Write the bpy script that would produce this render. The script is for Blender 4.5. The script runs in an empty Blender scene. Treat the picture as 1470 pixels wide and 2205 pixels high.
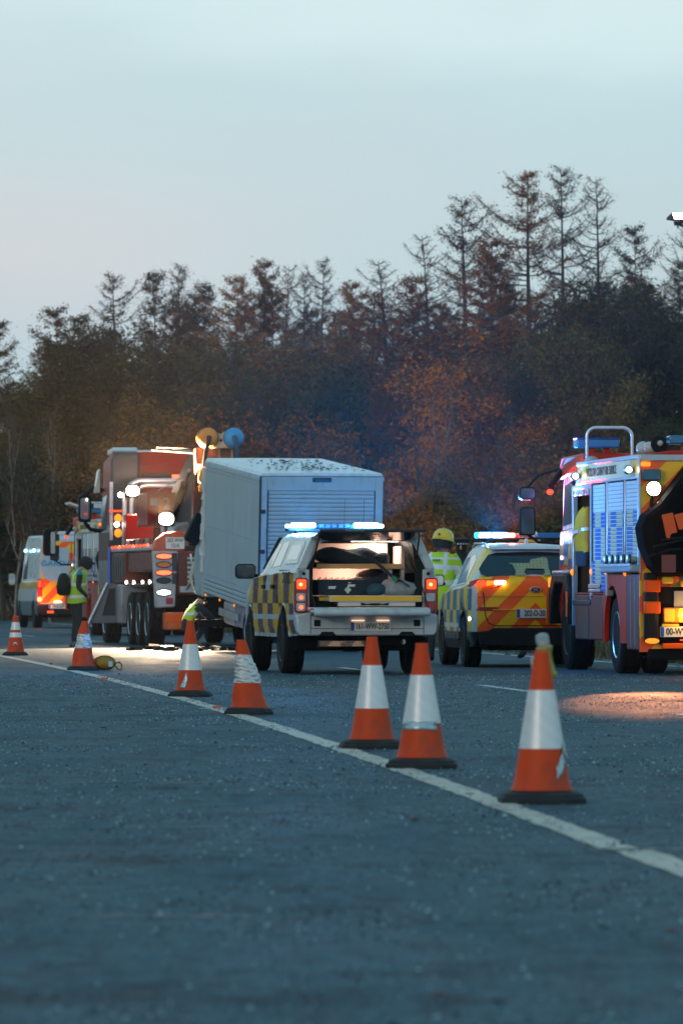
import bpy, bmesh, math, random
import numpy as np
from mathutils import Vector, Matrix, Euler
R = math.radians
S = bpy.context.scene
COL = S.collection
random.seed(7)
# ---------------------------------------------------------------- camera
camd = bpy.data.cameras.new('camera')
cam = bpy.data.objects.new('camera', camd); COL.objects.link(cam)
camd.sensor_fit = 'VERTICAL'; camd.sensor_height = 36; camd.sensor_width = 24
camd.lens = 36 * 13000 / 2205
camd.clip_start = 0.5; camd.clip_end = 3000
cam.location = (0, 0, 1.065); cam.rotation_euler = (R(90 + 0.7514), 0, 0)
camd.dof.use_dof = True; camd.dof.focus_distance = 68; camd.dof.aperture_fstop = 7
S.camera = cam
HAZE, BLUE_W, WORK_W = .00012, 200., 8.0      # air density, watts of each blue beacon, work lamp scale
# ---------------------------------------------------------------- world
W = bpy.data.worlds.new('World'); S.world = W; W.use_nodes = True
wn = W.node_tree; wn.nodes.clear()
SUN_EL, SUN_ROT = R(3.5), R(215)
def wnode(t, **k):
    n = wn.nodes.new(t)
    for a, b in k.items(): setattr(n, a, b)
    return n
sky = wnode('ShaderNodeTexSky', sky_type='NISHITA', sun_disc=False, sun_elevation=SUN_EL, sun_rotation=SUN_ROT, air_density=1.3, dust_density=1.5, ozone_density=3.0)
tc = wnode('ShaderNodeTexCoord')
sep = wnode('ShaderNodeSeparateXYZ'); wn.links.new(tc.outputs['Generated'], sep.inputs[0])
ramp = wnode('ShaderNodeValToRGB'); ramp.color_ramp.interpolation = 'EASE'
cr = ramp.color_ramp
stops = [(0.0, (.40, .585, .68)), (.035, (.45, .625, .70)), (.058, (.52, .67, .70)), (.076, (.535, .705, .74)), (.102, (.655, .82, .845)), (.25, (.40, .64, .75)), (.6, (.17, .43, .58)), (1.0, (.09, .33, .50))]
while len(cr.elements) < len(stops): cr.elements.new(.5)
for e, (p, c) in zip(cr.elements, stops): e.position = p; e.color = (*c, 1)
mp = wnode('ShaderNodeMapping'); mp.inputs['Scale'].default_value = (9, 9, 46)
wn.links.new(tc.outputs['Generated'], mp.inputs[0])
nz = wnode('ShaderNodeTexNoise'); nz.inputs['Scale'].default_value = 1.0; nz.inputs['Detail'].default_value = 3
wn.links.new(mp.outputs[0], nz.inputs['Vector'])
# slow drift of the cloud deck moves the ramp up and down
ma = wnode('ShaderNodeMath', operation='MULTIPLY_ADD'); ma.inputs[1].default_value = .05; ma.inputs[2].default_value = -.025
wn.links.new(nz.outputs['Fac'], ma.inputs[0])
ad = wnode('ShaderNodeMath', operation='ADD'); wn.links.new(sep.outputs['Z'], ad.inputs[0]); wn.links.new(ma.outputs[0], ad.inputs[1])
wn.links.new(ad.outputs[0], ramp.inputs[0])
# faint rosy patches in the cloud deck
nz2 = wnode('ShaderNodeTexNoise'); nz2.inputs['Scale'].default_value = 1.0; nz2.inputs['Detail'].default_value = 2
mp2 = wnode('ShaderNodeMapping'); mp2.inputs['Scale'].default_value = (14, 14, 26); mp2.inputs['Location'].default_value = (2.2, 0.3, 0.4)
wn.links.new(tc.outputs['Generated'], mp2.inputs[0]); wn.links.new(mp2.outputs[0], nz2.inputs['Vector'])
mr = wnode('ShaderNodeMapRange'); mr.inputs[1].default_value = .46; mr.inputs[2].default_value = .75; mr.inputs[4].default_value = .38
wn.links.new(nz2.outputs['Fac'], mr.inputs[0])
pk = wnode('ShaderNodeMix', data_type='RGBA'); pk.inputs[7].default_value = (.60, .655, .69, 1)
wn.links.new(mr.outputs[0], pk.inputs[0]); wn.links.new(ramp.outputs[0], pk.inputs[6])
# a rosy break in the cloud, low on the left
sq = []
for o_, c0, w in (('X', -.052, .045), ('Z', .056, .017)):
    a_ = wnode('ShaderNodeMath', operation='SUBTRACT'); wn.links.new(sep.outputs[o_], a_.inputs[0]); a_.inputs[1].default_value = c0
    b_ = wnode('ShaderNodeMath', operation='DIVIDE'); wn.links.new(a_.outputs[0], b_.inputs[0]); b_.inputs[1].default_value = w
    c_ = wnode('ShaderNodeMath', operation='MULTIPLY'); wn.links.new(b_.outputs[0], c_.inputs[0]); wn.links.new(b_.outputs[0], c_.inputs[1]); sq.append(c_)
sm_ = wnode('ShaderNodeMath', operation='ADD'); wn.links.new(sq[0].outputs[0], sm_.inputs[0]); wn.links.new(sq[1].outputs[0], sm_.inputs[1])
ng = wnode('ShaderNodeMath', operation='MULTIPLY'); wn.links.new(sm_.outputs[0], ng.inputs[0]); ng.inputs[1].default_value = -1
ex = wnode('ShaderNodeMath', operation='EXPONENT'); wn.links.new(ng.outputs[0], ex.inputs[0])
fr_ = wnode('ShaderNodeMath', operation='MULTIPLY'); wn.links.new(ex.outputs[0], fr_.inputs[0]); fr_.inputs[1].default_value = .75
fy_ = wnode('ShaderNodeMath', operation='GREATER_THAN'); wn.links.new(sep.outputs['Y'], fy_.inputs[0])
fz_ = wnode('ShaderNodeMath', operation='MULTIPLY'); wn.links.new(fr_.outputs[0], fz_.inputs[0]); wn.links.new(fy_.outputs[0], fz_.inputs[1])
pk2 = wnode('ShaderNodeMix', data_type='RGBA'); pk2.inputs[7].default_value = (.66, .665, .69, 1)
wn.links.new(fz_.outputs[0], pk2.inputs[0]); wn.links.new(pk.outputs[2], pk2.inputs[6]); pk = pk2
sc_ = wnode('ShaderNodeMix', data_type='RGBA', blend_type='MULTIPLY'); sc_.inputs[0].default_value = 1
sc_.inputs[7].default_value = (10, 10, 10, 1); wn.links.new(pk.outputs[2], sc_.inputs[6])
mx = wnode('ShaderNodeMix', data_type='RGBA'); mx.inputs[0].default_value = .95
wn.links.new(sky.outputs[0], mx.inputs[6]); wn.links.new(sc_.outputs[2], mx.inputs[7])
bg = wnode('ShaderNodeBackground'); bg.inputs[1].default_value = .076
wn.links.new(mx.outputs[2], bg.inputs[0])
wo = wnode('ShaderNodeOutputWorld'); wn.links.new(bg.outputs[0], wo.inputs[0])
# ---------------------------------------------------------------- sun (low, behind cloud)
sl = bpy.data.lights.new('sun', 'SUN'); sl.energy = 1.5; sl.angle = R(20); sl.color = (1, .80, .63)
so = bpy.data.objects.new('sun', sl); COL.objects.link(so)
_sd = Vector((math.sin(SUN_ROT) * math.cos(SUN_EL), math.cos(SUN_ROT) * math.cos(SUN_EL), math.sin(SUN_EL)))
so.rotation_euler = _sd.to_track_quat('Z', 'Y').to_euler()
S.view_settings.view_transform = 'Standard'; S.view_settings.look = 'None'
S.view_settings.exposure = .5; S.view_settings.gamma = 1; S.view_settings.use_curve_mapping = False
S.render.engine = 'CYCLES'
cy = S.cycles
cy.max_bounces = 6; cy.diffuse_bounces = 3; cy.glossy_bounces = 3; cy.transmission_bounces = 4; cy.volume_bounces = 0
cy.sample_clamp_indirect = 4; cy.use_denoising = True; cy.caustics_reflective = False; cy.caustics_refractive = False

# ================================================================ helpers
class E:
    """a socket that can be calculated with"""
    def __init__(s, nt, k): s.nt = nt; s.k = k
    def op(s, o, *a):
        n = s.nt.nodes.new('ShaderNodeMath'); n.operation = o
        for i, v in enumerate((s,) + a):
            if isinstance(v, E): s.nt.links.new(v.k, n.inputs[i])
            else: n.inputs[i].default_value = v
        return E(s.nt, n.outputs[0])
    def __add__(s, o): return s.op('ADD', o)
    def __sub__(s, o): return s.op('SUBTRACT', o)
    def __mul__(s, o): return s.op('MULTIPLY', o)
    def __truediv__(s, o): return s.op('DIVIDE', o)
    def gt(s, o): return s.op('GREATER_THAN', o)
    def lt(s, o): return s.op('LESS_THAN', o)
    def abs(s): return s.op('ABSOLUTE')
    def floor(s): return s.op('FLOOR')
    def odd(s): return s.floor().op('FLOORED_MODULO', 2.0)
    def between(s, a, b): return s.gt(a) * s.lt(b)
def mixc(nt, f, a, b):
    n = nt.nodes.new('ShaderNodeMix'); n.data_type = 'RGBA'
    for i, v in ((0, f), (6, a), (7, b)):
        if isinstance(v, E): nt.links.new(v.k, n.inputs[i])
        elif i == 0: n.inputs[0].default_value = v
        else: n.inputs[i].default_value = (*v, 1)
    return E(nt, n.outputs[2])
def noise(nt, vec, scale, detail=3, rough=.55):
    n = nt.nodes.new('ShaderNodeTexNoise'); n.inputs['Scale'].default_value = scale
    n.inputs['Detail'].default_value = detail; n.inputs['Roughness'].default_value = rough
    if vec is not None: nt.links.new(vec, n.inputs['Vector'])
    return E(nt, n.outputs['Fac'])
def mapv(nt, vec, sc):
    n = nt.nodes.new('ShaderNodeMapping'); n.inputs['Scale'].default_value = sc; nt.links.new(vec, n.inputs[0]); return n.outputs[0]
class Ctx: pass
def M(name, c, r=.5, m=0., var=.12, vs=5., bump=0., bs=60., e=None, es=0., coat=0., pat=None, tr=0., spec=.5, rv=.15, dirt=0., rnd=0., ior=None):
    """principled material with a little uneven wear; pat(ctx) may return another base colour"""
    mt = bpy.data.materials.new(name); mt.use_nodes = True; nt = mt.node_tree
    p = nt.nodes['Principled BSDF']
    tcn = nt.nodes.new('ShaderNodeTexCoord'); ob_ = tcn.outputs['Object']
    base = tuple(c)
    ctx = Ctx(); ctx.nt = nt; ctx.obj = ob_
    sp = nt.nodes.new('ShaderNodeSeparateXYZ'); nt.links.new(ob_, sp.inputs[0])
    ctx.x, ctx.y, ctx.z = (E(nt, sp.outputs[i]) for i in range(3))
    sn = nt.nodes.new('ShaderNodeSeparateXYZ'); nt.links.new(tcn.outputs['Normal'], sn.inputs[0])
    ctx.nx, ctx.ny, ctx.nz = (E(nt, sn.outputs[i]) for i in range(3))
    ctx.mix = lambda f, a, b: mixc(nt, f, a, b)
    col = pat(ctx) if pat else base
    nv = noise(nt, ob_, vs)
    if var:
        f = nv * (2 * var) + (1 - var)
        if rnd:
            oi = nt.nodes.new('ShaderNodeObjectInfo'); f = f * (E(nt, oi.outputs['Random']) * (2 * rnd) + (1 - rnd))
        n = nt.nodes.new('ShaderNodeMix'); n.data_type = 'RGBA'; n.blend_type = 'MULTIPLY'; n.inputs[0].default_value = 1
        if isinstance(col, E): nt.links.new(col.k, n.inputs[6])
        else: n.inputs[6].default_value = (*col, 1)
        cb = nt.nodes.new('ShaderNodeCombineColor')
        for i in range(3): nt.links.new(f.k, cb.inputs[i])
        nt.links.new(cb.outputs[0], n.inputs[7]); col = E(nt, n.outputs[2])
    if dirt:
        g = noise(nt, mapv(nt, ob_, (2.2, 2.2, 1.3)), 1.7, 5, .62)
        col = mixc(nt, ((g - .5) * 5).op('MAXIMUM', 0.).op('MINIMUM', 1.) * dirt, col if isinstance(col, E) else base, (.07, .065, .055))
    if isinstance(col, E): nt.links.new(col.k, p.inputs['Base Color'])
    else: p.inputs['Base Color'].default_value = (*col, 1)
    if rv:
        rr = nv * (2 * rv) + (r - rv); nt.links.new(rr.op('MAXIMUM', .03).k, p.inputs['Roughness'])
    else: p.inputs['Roughness'].default_value = r
    p.inputs['Metallic'].default_value = m
    p.inputs['Specular IOR Level'].default_value = spec
    if coat: p.inputs['Coat Weight'].default_value = coat; p.inputs['Coat Roughness'].default_value = .08
    if tr: p.inputs['Transmission Weight'].default_value = tr
    if ior: p.inputs['IOR'].default_value = ior
    if e: p.inputs['Emission Color'].default_value = (*e, 1); p.inputs['Emission Strength'].default_value = es
    if bump:
        b = nt.nodes.new('ShaderNodeBump'); b.inputs['Strength'].default_value = bump; b.inputs['Distance'].default_value = .01
        nt.links.new(noise(nt, ob_, bs, 4).k, b.inputs['Height']); nt.links.new(b.outputs[0], p.inputs['Normal'])
    return mt

class MB:
    """collects shapes into one mesh"""
    def __init__(s): s.v = []; s.f = []; s.m = []
    def add(s, vs, fs, m=0):
        o = len(s.v); s.v += [tuple(v) for v in vs]; s.f += [tuple(i + o for i in f) for f in fs]; s.m += [m] * len(fs); return s
    def hexa(s, p, m=0):
        return s.add(p, [(3, 2, 1, 0), (4, 5, 6, 7), (0, 1, 5, 4), (1, 2, 6, 5), (2, 3, 7, 6), (3, 0, 4, 7)], m)
    def box(s, x0, x1, y0, y1, z0, z1, m=0):
        return s.hexa([(x0, y0, z0), (x1, y0, z0), (x1, y1, z0), (x0, y1, z0), (x0, y0, z1), (x1, y0, z1), (x1, y1, z1), (x0, y1, z1)], m)
    def prism(s, poly, ax, a, b, m=0):
        def pt(q, t): return {'x': (t, q[0], q[1]), 'y': (q[0], t, q[1]), 'z': (q[0], q[1], t)}[ax]
        n = len(poly)
        return s.add([pt(q, a) for q in poly] + [pt(q, b) for q in poly],
                     [tuple(range(n))[::-1], tuple(range(n, 2 * n))] + [(i, (i + 1) % n, n + (i + 1) % n, n + i) for i in range(n)], m)
    def loft(s, rings, m=0, close=True, caps=True):
        n = len(rings[0]); vs = [v for r in rings for v in r]; fs = []
        for k in range(len(rings) - 1):
            for i in range(n if close else n - 1):
                j = (i + 1) % n
                fs.append((k * n + i, k * n + j, (k + 1) * n + j, (k + 1) * n + i))
        if caps: fs += [tuple(range(n))[::-1], tuple(range((len(rings) - 1) * n, len(rings) * n))]
        return s.add(vs, fs, m)
    def tube(s, pts, r, n=8, m=0, caps=True):
        pts = [Vector(p) for p in pts]; rings = []; up = Vector((0, 0, 1)); px = None
        for i, p in enumerate(pts):
            d = (pts[min(i + 1, len(pts) - 1)] - pts[max(i - 1, 0)]).normalized()
            if px is None:
                px = d.cross(up)
                if px.length < .1: px = d.cross(Vector((1, 0, 0)))
            px = (px - d * px.dot(d)).normalized(); py = d.cross(px)
            rr = r[i] if isinstance(r, (list, tuple)) else r
            rings.append([p + (px * math.cos(t) + py * math.sin(t)) * rr for t in (2 * math.pi * k / n for k in range(n))])
        return s.loft(rings, m, True, caps)
    def lathe(s, prof, c=(0, 0, 0), ax='z', n=24, m=0, caps=True):
        rings = []
        for r, h in prof:
            ring = []
            for k in range(n):
                t = 2 * math.pi * k / n; a, b = r * math.cos(t), r * math.sin(t)
                q = {'z': (a, b, h), 'x': (h, a, b), 'y': (b, h, a)}[ax]
                ring.append((c[0] + q[0], c[1] + q[1], c[2] + q[2]))
            rings.append(ring)
        return s.loft(rings, m, True, caps)
    def ball(s, c, r, n=12, m=0):
        if not isinstance(r, (tuple, list)): r = (r, r, r)
        k = n // 2 + 1
        rings = []
        for i in range(k + 1):
            t = math.pi * min(max(i / k, .02), .98)
            rings.append([(c[0] + r[0] * math.sin(t) * math.cos(2 * math.pi * j / n), c[1] + r[1] * math.sin(t) * math.sin(2 * math.pi * j / n), c[2] - r[2] * math.cos(t)) for j in range(n)])
        return s.loft(rings, m)
    def xf(s, mat):
        s.v = [tuple(mat @ Vector(v)) for v in s.v]; return s
    def join(s, o, m=0):
        k = len(s.v); s.v += o.v; s.f += [tuple(i + k for i in f) for f in o.f]; s.m += [x + m for x in o.m]; return s

def rrect(x0, x1, z0, z1, r, n=4):
    p = []
    for cx, cz, a in ((x1 - r, z1 - r, 0), (x0 + r, z1 - r, 90), (x0 + r, z0 + r, 180), (x1 - r, z0 + r, 270)):
        p += [(cx + r * math.cos(R(a + 90 * k / n)), cz + r * math.sin(R(a + 90 * k / n))) for k in range(n + 1)]
    return p
def ellipse(cx, cz, rx, rz, n=16): return [(cx + rx * math.cos(2 * math.pi * k / n), cz + rz * math.sin(2 * math.pi * k / n)) for k in range(n)]

def mesh_of(name, mb, mats, smooth=None):
    me = bpy.data.meshes.new(name); me.from_pydata(mb.v, [], mb.f)
    for mt in (mats if isinstance(mats, (list, tuple)) else [mats]): me.materials.append(mt)
    if any(mb.m): me.polygons.foreach_set('material_index', mb.m)
    bm = bmesh.new(); bm.from_mesh(me); bmesh.ops.recalc_face_normals(bm, faces=bm.faces); bm.to_mesh(me); bm.free()
    if smooth is not None:
        me.shade_smooth(); me.set_sharp_from_angle(angle=R(smooth))
    me.update(); return me
def ob(name, mb, mats, par=None, bev=0., sm=None, loc=None, rot=None, label=None, kind=None):
    if isinstance(mb, list): return [ob(name, q_, mats, par, bev, sm, loc, rot, label, kind) for q_ in mb][-1]
    me = mb if isinstance(mb, bpy.types.Mesh) else mesh_of(name, mb, mats, 32 if (bev and sm is None) else sm)
    o = bpy.data.objects.new(name, me); COL.objects.link(o)
    if par is not None: o.parent = par
    if loc is not None: o.location = loc
    if rot is not None: o.rotation_euler = rot
    if bev:
        b = o.modifiers.new('edge', 'BEVEL'); b.width = bev; b.segments = 2; b.limit_method = 'ANGLE'; b.angle_limit = R(35)
    if label: o['label'] = label
    if kind: o['kind'] = kind
    return o
def tag(o, label, cat, group=None):
    o['label'] = label; o['category'] = cat
    if group: o['group'] = group
    return o
def root(name, label, cat, loc, rz=0., group=None, rot=None, sc=None):
    o = bpy.data.objects.new(name, None); COL.objects.link(o); o.empty_display_size = .3
    o.location = loc; o.rotation_euler = rot if rot else (0, 0, rz)
    if sc: o.scale = (sc, sc, sc)
    return tag(o, label, cat, group)
def copy_tree(o, par=None, loc=None, rz=None, skip=()):
    c = o.copy(); COL.objects.link(c)
    if par is not None: c.parent = par
    if loc is not None: c.location = loc
    if rz is not None: c.rotation_euler = (0, 0, rz)
    for ch in list(o.children):
        if ch.type != 'LIGHT' and ch.name.split('.')[0] not in skip: copy_tree(ch, c, skip=skip)
    return c
def text(name, s, size, loc, rot, mat, par, sx=1., ext=.002, align='CENTER'):
    cu = bpy.data.curves.new(name, 'FONT'); cu.body = s; cu.size = size; cu.extrude = ext; cu.align_x = align; cu.align_y = 'CENTER'
    cu.resolution_u = 3; cu.offset = size * .012
    cu.materials.append(mat)
    t_ = bpy.data.objects.new(name, cu); COL.objects.link(t_)
    me = bpy.data.meshes.new_from_object(t_.evaluated_get(bpy.context.evaluated_depsgraph_get())); bpy.data.objects.remove(t_); bpy.data.curves.remove(cu)
    o = bpy.data.objects.new(name, me); COL.objects.link(o); o.parent = par; o.location = loc; o.rotation_euler = rot; o.scale = (sx, 1, 1)
    return o
REAR = (R(90), 0, 0); LEFT = (R(90), 0, R(-90))
def lamp(par, loc, e, col, kind='POINT', r=.08, rot=None, spot=120, blend=.6):
    l = bpy.data.lights.new('lamp_light', kind); l.energy = e; l.color = col; l.shadow_soft_size = r
    if kind == 'SPOT': l.spot_size = R(spot); l.spot_blend = blend
    o = bpy.data.objects.new('lamp_light', l); COL.objects.link(o); o.parent = par; o.location = loc
    if rot: o.rotation_euler = rot
    return o
def np_mesh(name, V, F, mats, mi=None):
    V = np.asarray(V, dtype=np.float32); F = np.asarray(F, dtype=np.int32); k = F.shape[1]
    me = bpy.data.meshes.new(name); me.vertices.add(len(V)); me.vertices.foreach_set('co', V.ravel())
    me.loops.add(F.size); me.loops.foreach_set('vertex_index', F.ravel())
    me.polygons.add(len(F)); me.polygons.foreach_set('loop_start', np.arange(0, F.size, k, dtype=np.int32))
    try: me.polygons.foreach_set('loop_total', np.full(len(F), k, dtype=np.int32))
    except Exception: pass
    for m_ in mats: me.materials.append(m_)
    if mi is not None: me.polygons.foreach_set('material_index', np.asarray(mi, dtype=np.int32))
    me.update(calc_edges=True); return me

# ---------------------------------------------------------------- shared materials
MT = {}
MT['white'] = M('white_paint', (.52, .57, .59), .32, var=.06, coat=.4, dirt=.3)
MT['red'] = M('red_paint', (.34, .014, .007), .45, var=.18, dirt=.35, spec=.25)
MT['black'] = M('black_plastic', (.007, .008, .009), .6, spec=.25)
MT['rubber'] = M('tyre_rubber', (.009, .009, .010), .85, spec=.2, bump=.3, bs=30)
MT['dark'] = M('dark_underbody', (.005, .005, .006), .8, spec=.15)
MT['steel'] = M('brushed_steel', (.5, .52, .53), .35, m=.9, dirt=.3)
MT['alu'] = M('aluminium_rail', (.50, .53, .56), .38, m=.6)
MT['grey'] = M('grey_paint', (.3, .31, .32), .45, dirt=.5)
MT['dkgrey'] = M('dark_grey_paint', (.03, .034, .038), .5, dirt=.3, spec=.35)
MT['glass'] = M('tinted_window_glass', (.012, .016, .02), .06, rv=.02, var=0, spec=.8, coat=.6)
MT['mirror'] = M('mirror_glass', (.55, .58, .6), .05, m=1., rv=.02, var=0)
MT['plate'] = M('number_plate_white', (.78, .77, .72), .4, var=.05)
MT['plateblue'] = M('number_plate_blue', (.02, .08, .35), .4)
MT['ink'] = M('black_lettering', (.012, .012, .014), .5)
MT['orange'] = M('fluorescent_orange', (.98, .11, .0), .5, var=.06, spec=.25)
MT['yellow'] = M('fluorescent_yellow', (.85, .55, .02), .45, var=.06)
MT['amberoff'] = M('amber_lens', (.8, .2, .01), .25, var=.05, coat=.5)
MT['amberon'] = M('amber_lamp_lit', (.8, .25, .02), .3, e=(1, .24, .01), es=1.0)
MT['amberhot'] = M('amber_lamp_bright', (.9, .5, .1), .3, e=(1, .50, .10), es=4)
MT['redoff'] = M('red_lens', (.35, .012, .008), .2, coat=.6)
MT['redon'] = M('red_lamp_lit', (.6, .02, .01), .3, e=(1, .09, .015), es=1.0)
MT['redhot'] = M('red_lamp_bright', (.9, .2, .1), .3, e=(1, .085, .025), es=2.6)
MT['clear'] = M('clear_lens', (.45, .47, .48), .15, coat=.6)
MT['whitehot'] = M('white_lamp_bright', (.9, .9, .85), .3, e=(1, .93, .80), es=9)
MT['workhot'] = M('work_lamp_bright', (.9, .85, .7), .3, e=(1, .86, .64), es=28)
MT['bluehot'] = M('blue_lamp_bright', (.6, .8, 1), .3, e=(.5, .8, 1), es=14)
MT['redbeacon'] = M('red_beacon_bright', (1, .3, .25), .3, e=(1, .14, .08), es=5)
MT['bluelit'] = M('blue_lens_lit', (.02, .2, .5), .25, e=(.02, .30, 1), es=2.6)
MT['bluelens'] = M('blue_lens_unlit', (.01, .14, .30), .2, coat=.6, var=.2)
MT['lime'] = M('lime_fabric', (.42, .66, .02), .75, var=.2, vs=9, bump=.4, bs=14)
MT['silver'] = M('reflective_tape', (.66, .67, .68), .35, m=.15)
# ================================================================ setting
def edge_x(d): return 2.536 - .051 * d - .00032 * d * d
_fd = [-20, 0, 20, 60, 84, 91, 120, 160, 200, 260, 330, 420, 600]
_fx = [15, 13, 11.2, 7.8, 5.6, 4.6, 1.2, -3.6, -9.0, -20, -36, -60, -120]
def far_x(d): return float(np.interp(d, _fd, _fx))
def road_pat(c):
    nt = c.nt
    big = noise(nt, c.obj, .35, 4, .6); mid = noise(nt, c.obj, 6, 4, .65); fine = noise(nt, c.obj, 70, 2, .6)
    drag = noise(nt, mapv(nt, c.obj, (26, 2.2, 1)), 1, 3, .65); patch = noise(nt, mapv(nt, c.obj, (1.6, .28, 1)), 1, 4, .65)
    band = noise(nt, mapv(nt, c.obj, (.55, 1.5, 1)), 1, 4, .65); blot = noise(nt, mapv(nt, c.obj, (5, .9, 1)), 1, 3, .6)
    v = c.mix(((big * .35 + patch * .35 + band * .65 + blot * .5 - .72) * 5.0).op('MAXIMUM', 0.).op('MINIMUM', 1.), (.003, .014, .022), (.046, .108, .140))
    v = c.mix(((drag - .5) * 3.2).op('MAXIMUM', 0.).op('MINIMUM', 1.) * .8, v, (.085, .125, .14))
    v = c.mix(((drag * -1.0 + .5) * 3.2).op('MAXIMUM', 0.).op('MINIMUM', 1.) * .7, v, (.012, .018, .023))
    v = c.mix(((mid - .45) * 4).op('MAXIMUM', 0.).op('MINIMUM', 1.) * .75, v, (.012, .020, .027))
    v = c.mix(((mid * -1. + .43) * 6).op('MAXIMUM', 0.).op('MINIMUM', 1.) * .7, v, (.10, .165, .19))
    return c.mix(((fine - .56) * 9).op('MAXIMUM', 0.).op('MINIMUM', 1.) * .75, v, (.14, .155, .165))
def asphalt(name, extra=0):
    m = M(name, (.05, .05, .05), .5, var=0, rv=0, pat=road_pat, spec=.35)
    nt = m.node_tree; p = nt.nodes['Principled BSDF']; ob_ = next(n for n in nt.nodes if n.type == 'TEX_COORD').outputs['Object']
    a = noise(nt, ob_, 55, 3, .6); b = noise(nt, ob_, 9, 3, .6); g = noise(nt, mapv(nt, ob_, (1.3, .3, 1)), 1, 4, .65); k = noise(nt, mapv(nt, ob_, (30, 2.6, 1)), 1.3, 3, .7)
    bp = nt.nodes.new('ShaderNodeBump'); bp.inputs['Strength'].default_value = .55; bp.inputs['Distance'].default_value = .012
    nt.links.new((a * .7 + b * 1.2 + k * .8).k, bp.inputs['Height']); nt.links.new(bp.outputs[0], p.inputs['Normal'])
    nt.links.new((g * .5 + b * .2 + .30).k, p.inputs['Roughness'])
    nt.links.new(((k * .7 + g * .5 - .48) * 2.2).op('MAXIMUM', .005).op('MINIMUM', .11).k, p.inputs['Specular IOR Level'])
    return m
MT['asphalt'] = asphalt('worn_damp_asphalt')
def strip(name, left, right, d0, d1, step, z, mat):
    mb = MB(); rings = []
    d = d0
    while d < d1 + .01:
        rings.append([(left(d), d, z), (right(d), d, z)]); d += step
    mb.loft(rings, 0, False, False)
    return ob(name, mb, mat, kind='structure')
strip('road', lambda d: -90 if d < 300 else far_x(d) - 60, far_x, -20, 420, 4, 0, MT['asphalt'])
# terrain: verge and the wooded bank behind the road, on to the horizon
def ground_z(x, d):
    t = (x - far_x(d)) * .98
    if d < 60: t -= (60 - d) * .5
    h = min(max((t - 9) * .23, 0), 7.5) if d < 420 else 4
    if t < 0: return -.012 + (min(max((-26 - .12 * d - x) * .42, 0), 17) if d > -60 else 0)  # unseen left bank, added so vehicle flanks reflect dark ground instead of sky
    return -.012 + h + .10 * math.sin(x * .9 + d * .31) * min(max(t - 2, 0) / 6, 1) + .06 * math.sin(x * 2.3 - d * .7) * min(max(t - 1, 0) / 4, 1)
def verge_pat(c):
    nt = c.nt; a = noise(nt, c.obj, .5, 5, .7); b = noise(nt, c.obj, 12, 3, .6)
    v = c.mix((a - .3) * 2, (.022, .024, .013), (.05, .038, .022))
    return c.mix(((b - .55) * 6).op('MAXIMUM', 0.).op('MINIMUM', 1.), v, (.09, .05, .025))
MT['verge'] = M('leafy_grass_verge', (.04, .04, .02), .9, var=0, pat=verge_pat, bump=.8, bs=20)
xs = np.concatenate([np.linspace(-900, -62, 12), np.linspace(-58, 62, 61), np.linspace(66, 900, 12)])
ds = np.concatenate([np.linspace(-60, 56, 12), np.linspace(60, 330, 91), np.linspace(345, 2500, 14)])
V = [(x, d, ground_z(x, d)) for d in ds for x in xs]; nx_ = len(xs)
Fq = [(j * nx_ + i, j * nx_ + i + 1, (j + 1) * nx_ + i + 1, (j + 1) * nx_ + i) for j in range(len(ds) - 1) for i in range(nx_ - 1)]
me = np_mesh('verge', V, Fq, [MT['verge']]); me.shade_smooth(); ob('verge', me, None, kind='structure')
# painted markings, worn
def paint_mat(name, c):
    def pat(k):
        nt = k.nt; a = noise(nt, k.obj, 5, 5, .7); b = noise(nt, k.obj, 40, 3, .6); g = noise(nt, mapv(nt, k.obj, (1, .3, 1)), 3, 4, .7)
        v = k.mix(((a - .5) * 3).op('MAXIMUM', 0.).op('MINIMUM', 1.), c, tuple(q * .72 for q in c))
        w = ((a * .5 + b * .5 - .47) * 9).op('MAXIMUM', 0.).op('MINIMUM', 1.) * .45 + ((g - .57) * 9).op('MAXIMUM', 0.).op('MINIMUM', 1.) * .7
        return k.mix(w.op('MINIMUM', 1.), v, (.05, .05, .05))
    return M(name, c, .6, var=0, pat=pat, bump=.3, bs=60)
MT['paint'] = paint_mat('worn_cream_road_paint', (.68, .55, .43))
MT['paintw'] = paint_mat('worn_white_road_paint', (.62, .66, .68))
def wob(d, k): return .006 * math.sin(d * 3.1 + k) + .005 * math.sin(d * 7.7 + 2 * k)
strip('edge_line_marking', lambda d: edge_x(d) + wob(d, 0), lambda d: edge_x(d) + .16 + wob(d, 2), 24.9, 190, .25, .004, MT['paint'])
strip('edge_line_marking', lambda d: edge_x(d) + .03 + wob(d, 0), lambda d: edge_x(d) + .20 + wob(d, 2), 6, 24.78, .25, .004, MT['paint'])
for a, b, off in ((64, 68.6, 4.02), (48.4, 52.8, 3.92), (79.6, 84.2, 4.0), (95.2, 99.8, 4.0), (110.8, 115.4, 4.0), (126, 131, 4.0), (142, 147, 3.95), (158, 163, 3.95)):
    strip('lane_dash_marking', lambda d: edge_x(d) + off - .06, lambda d: edge_x(d) + off + .06, a, b, .5, .004, MT['paintw'])
strip('far_edge_marking', lambda d: far_x(d) - .75, lambda d: far_x(d) - .60, 40, 260, 2, .004, MT['paintw'])
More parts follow.
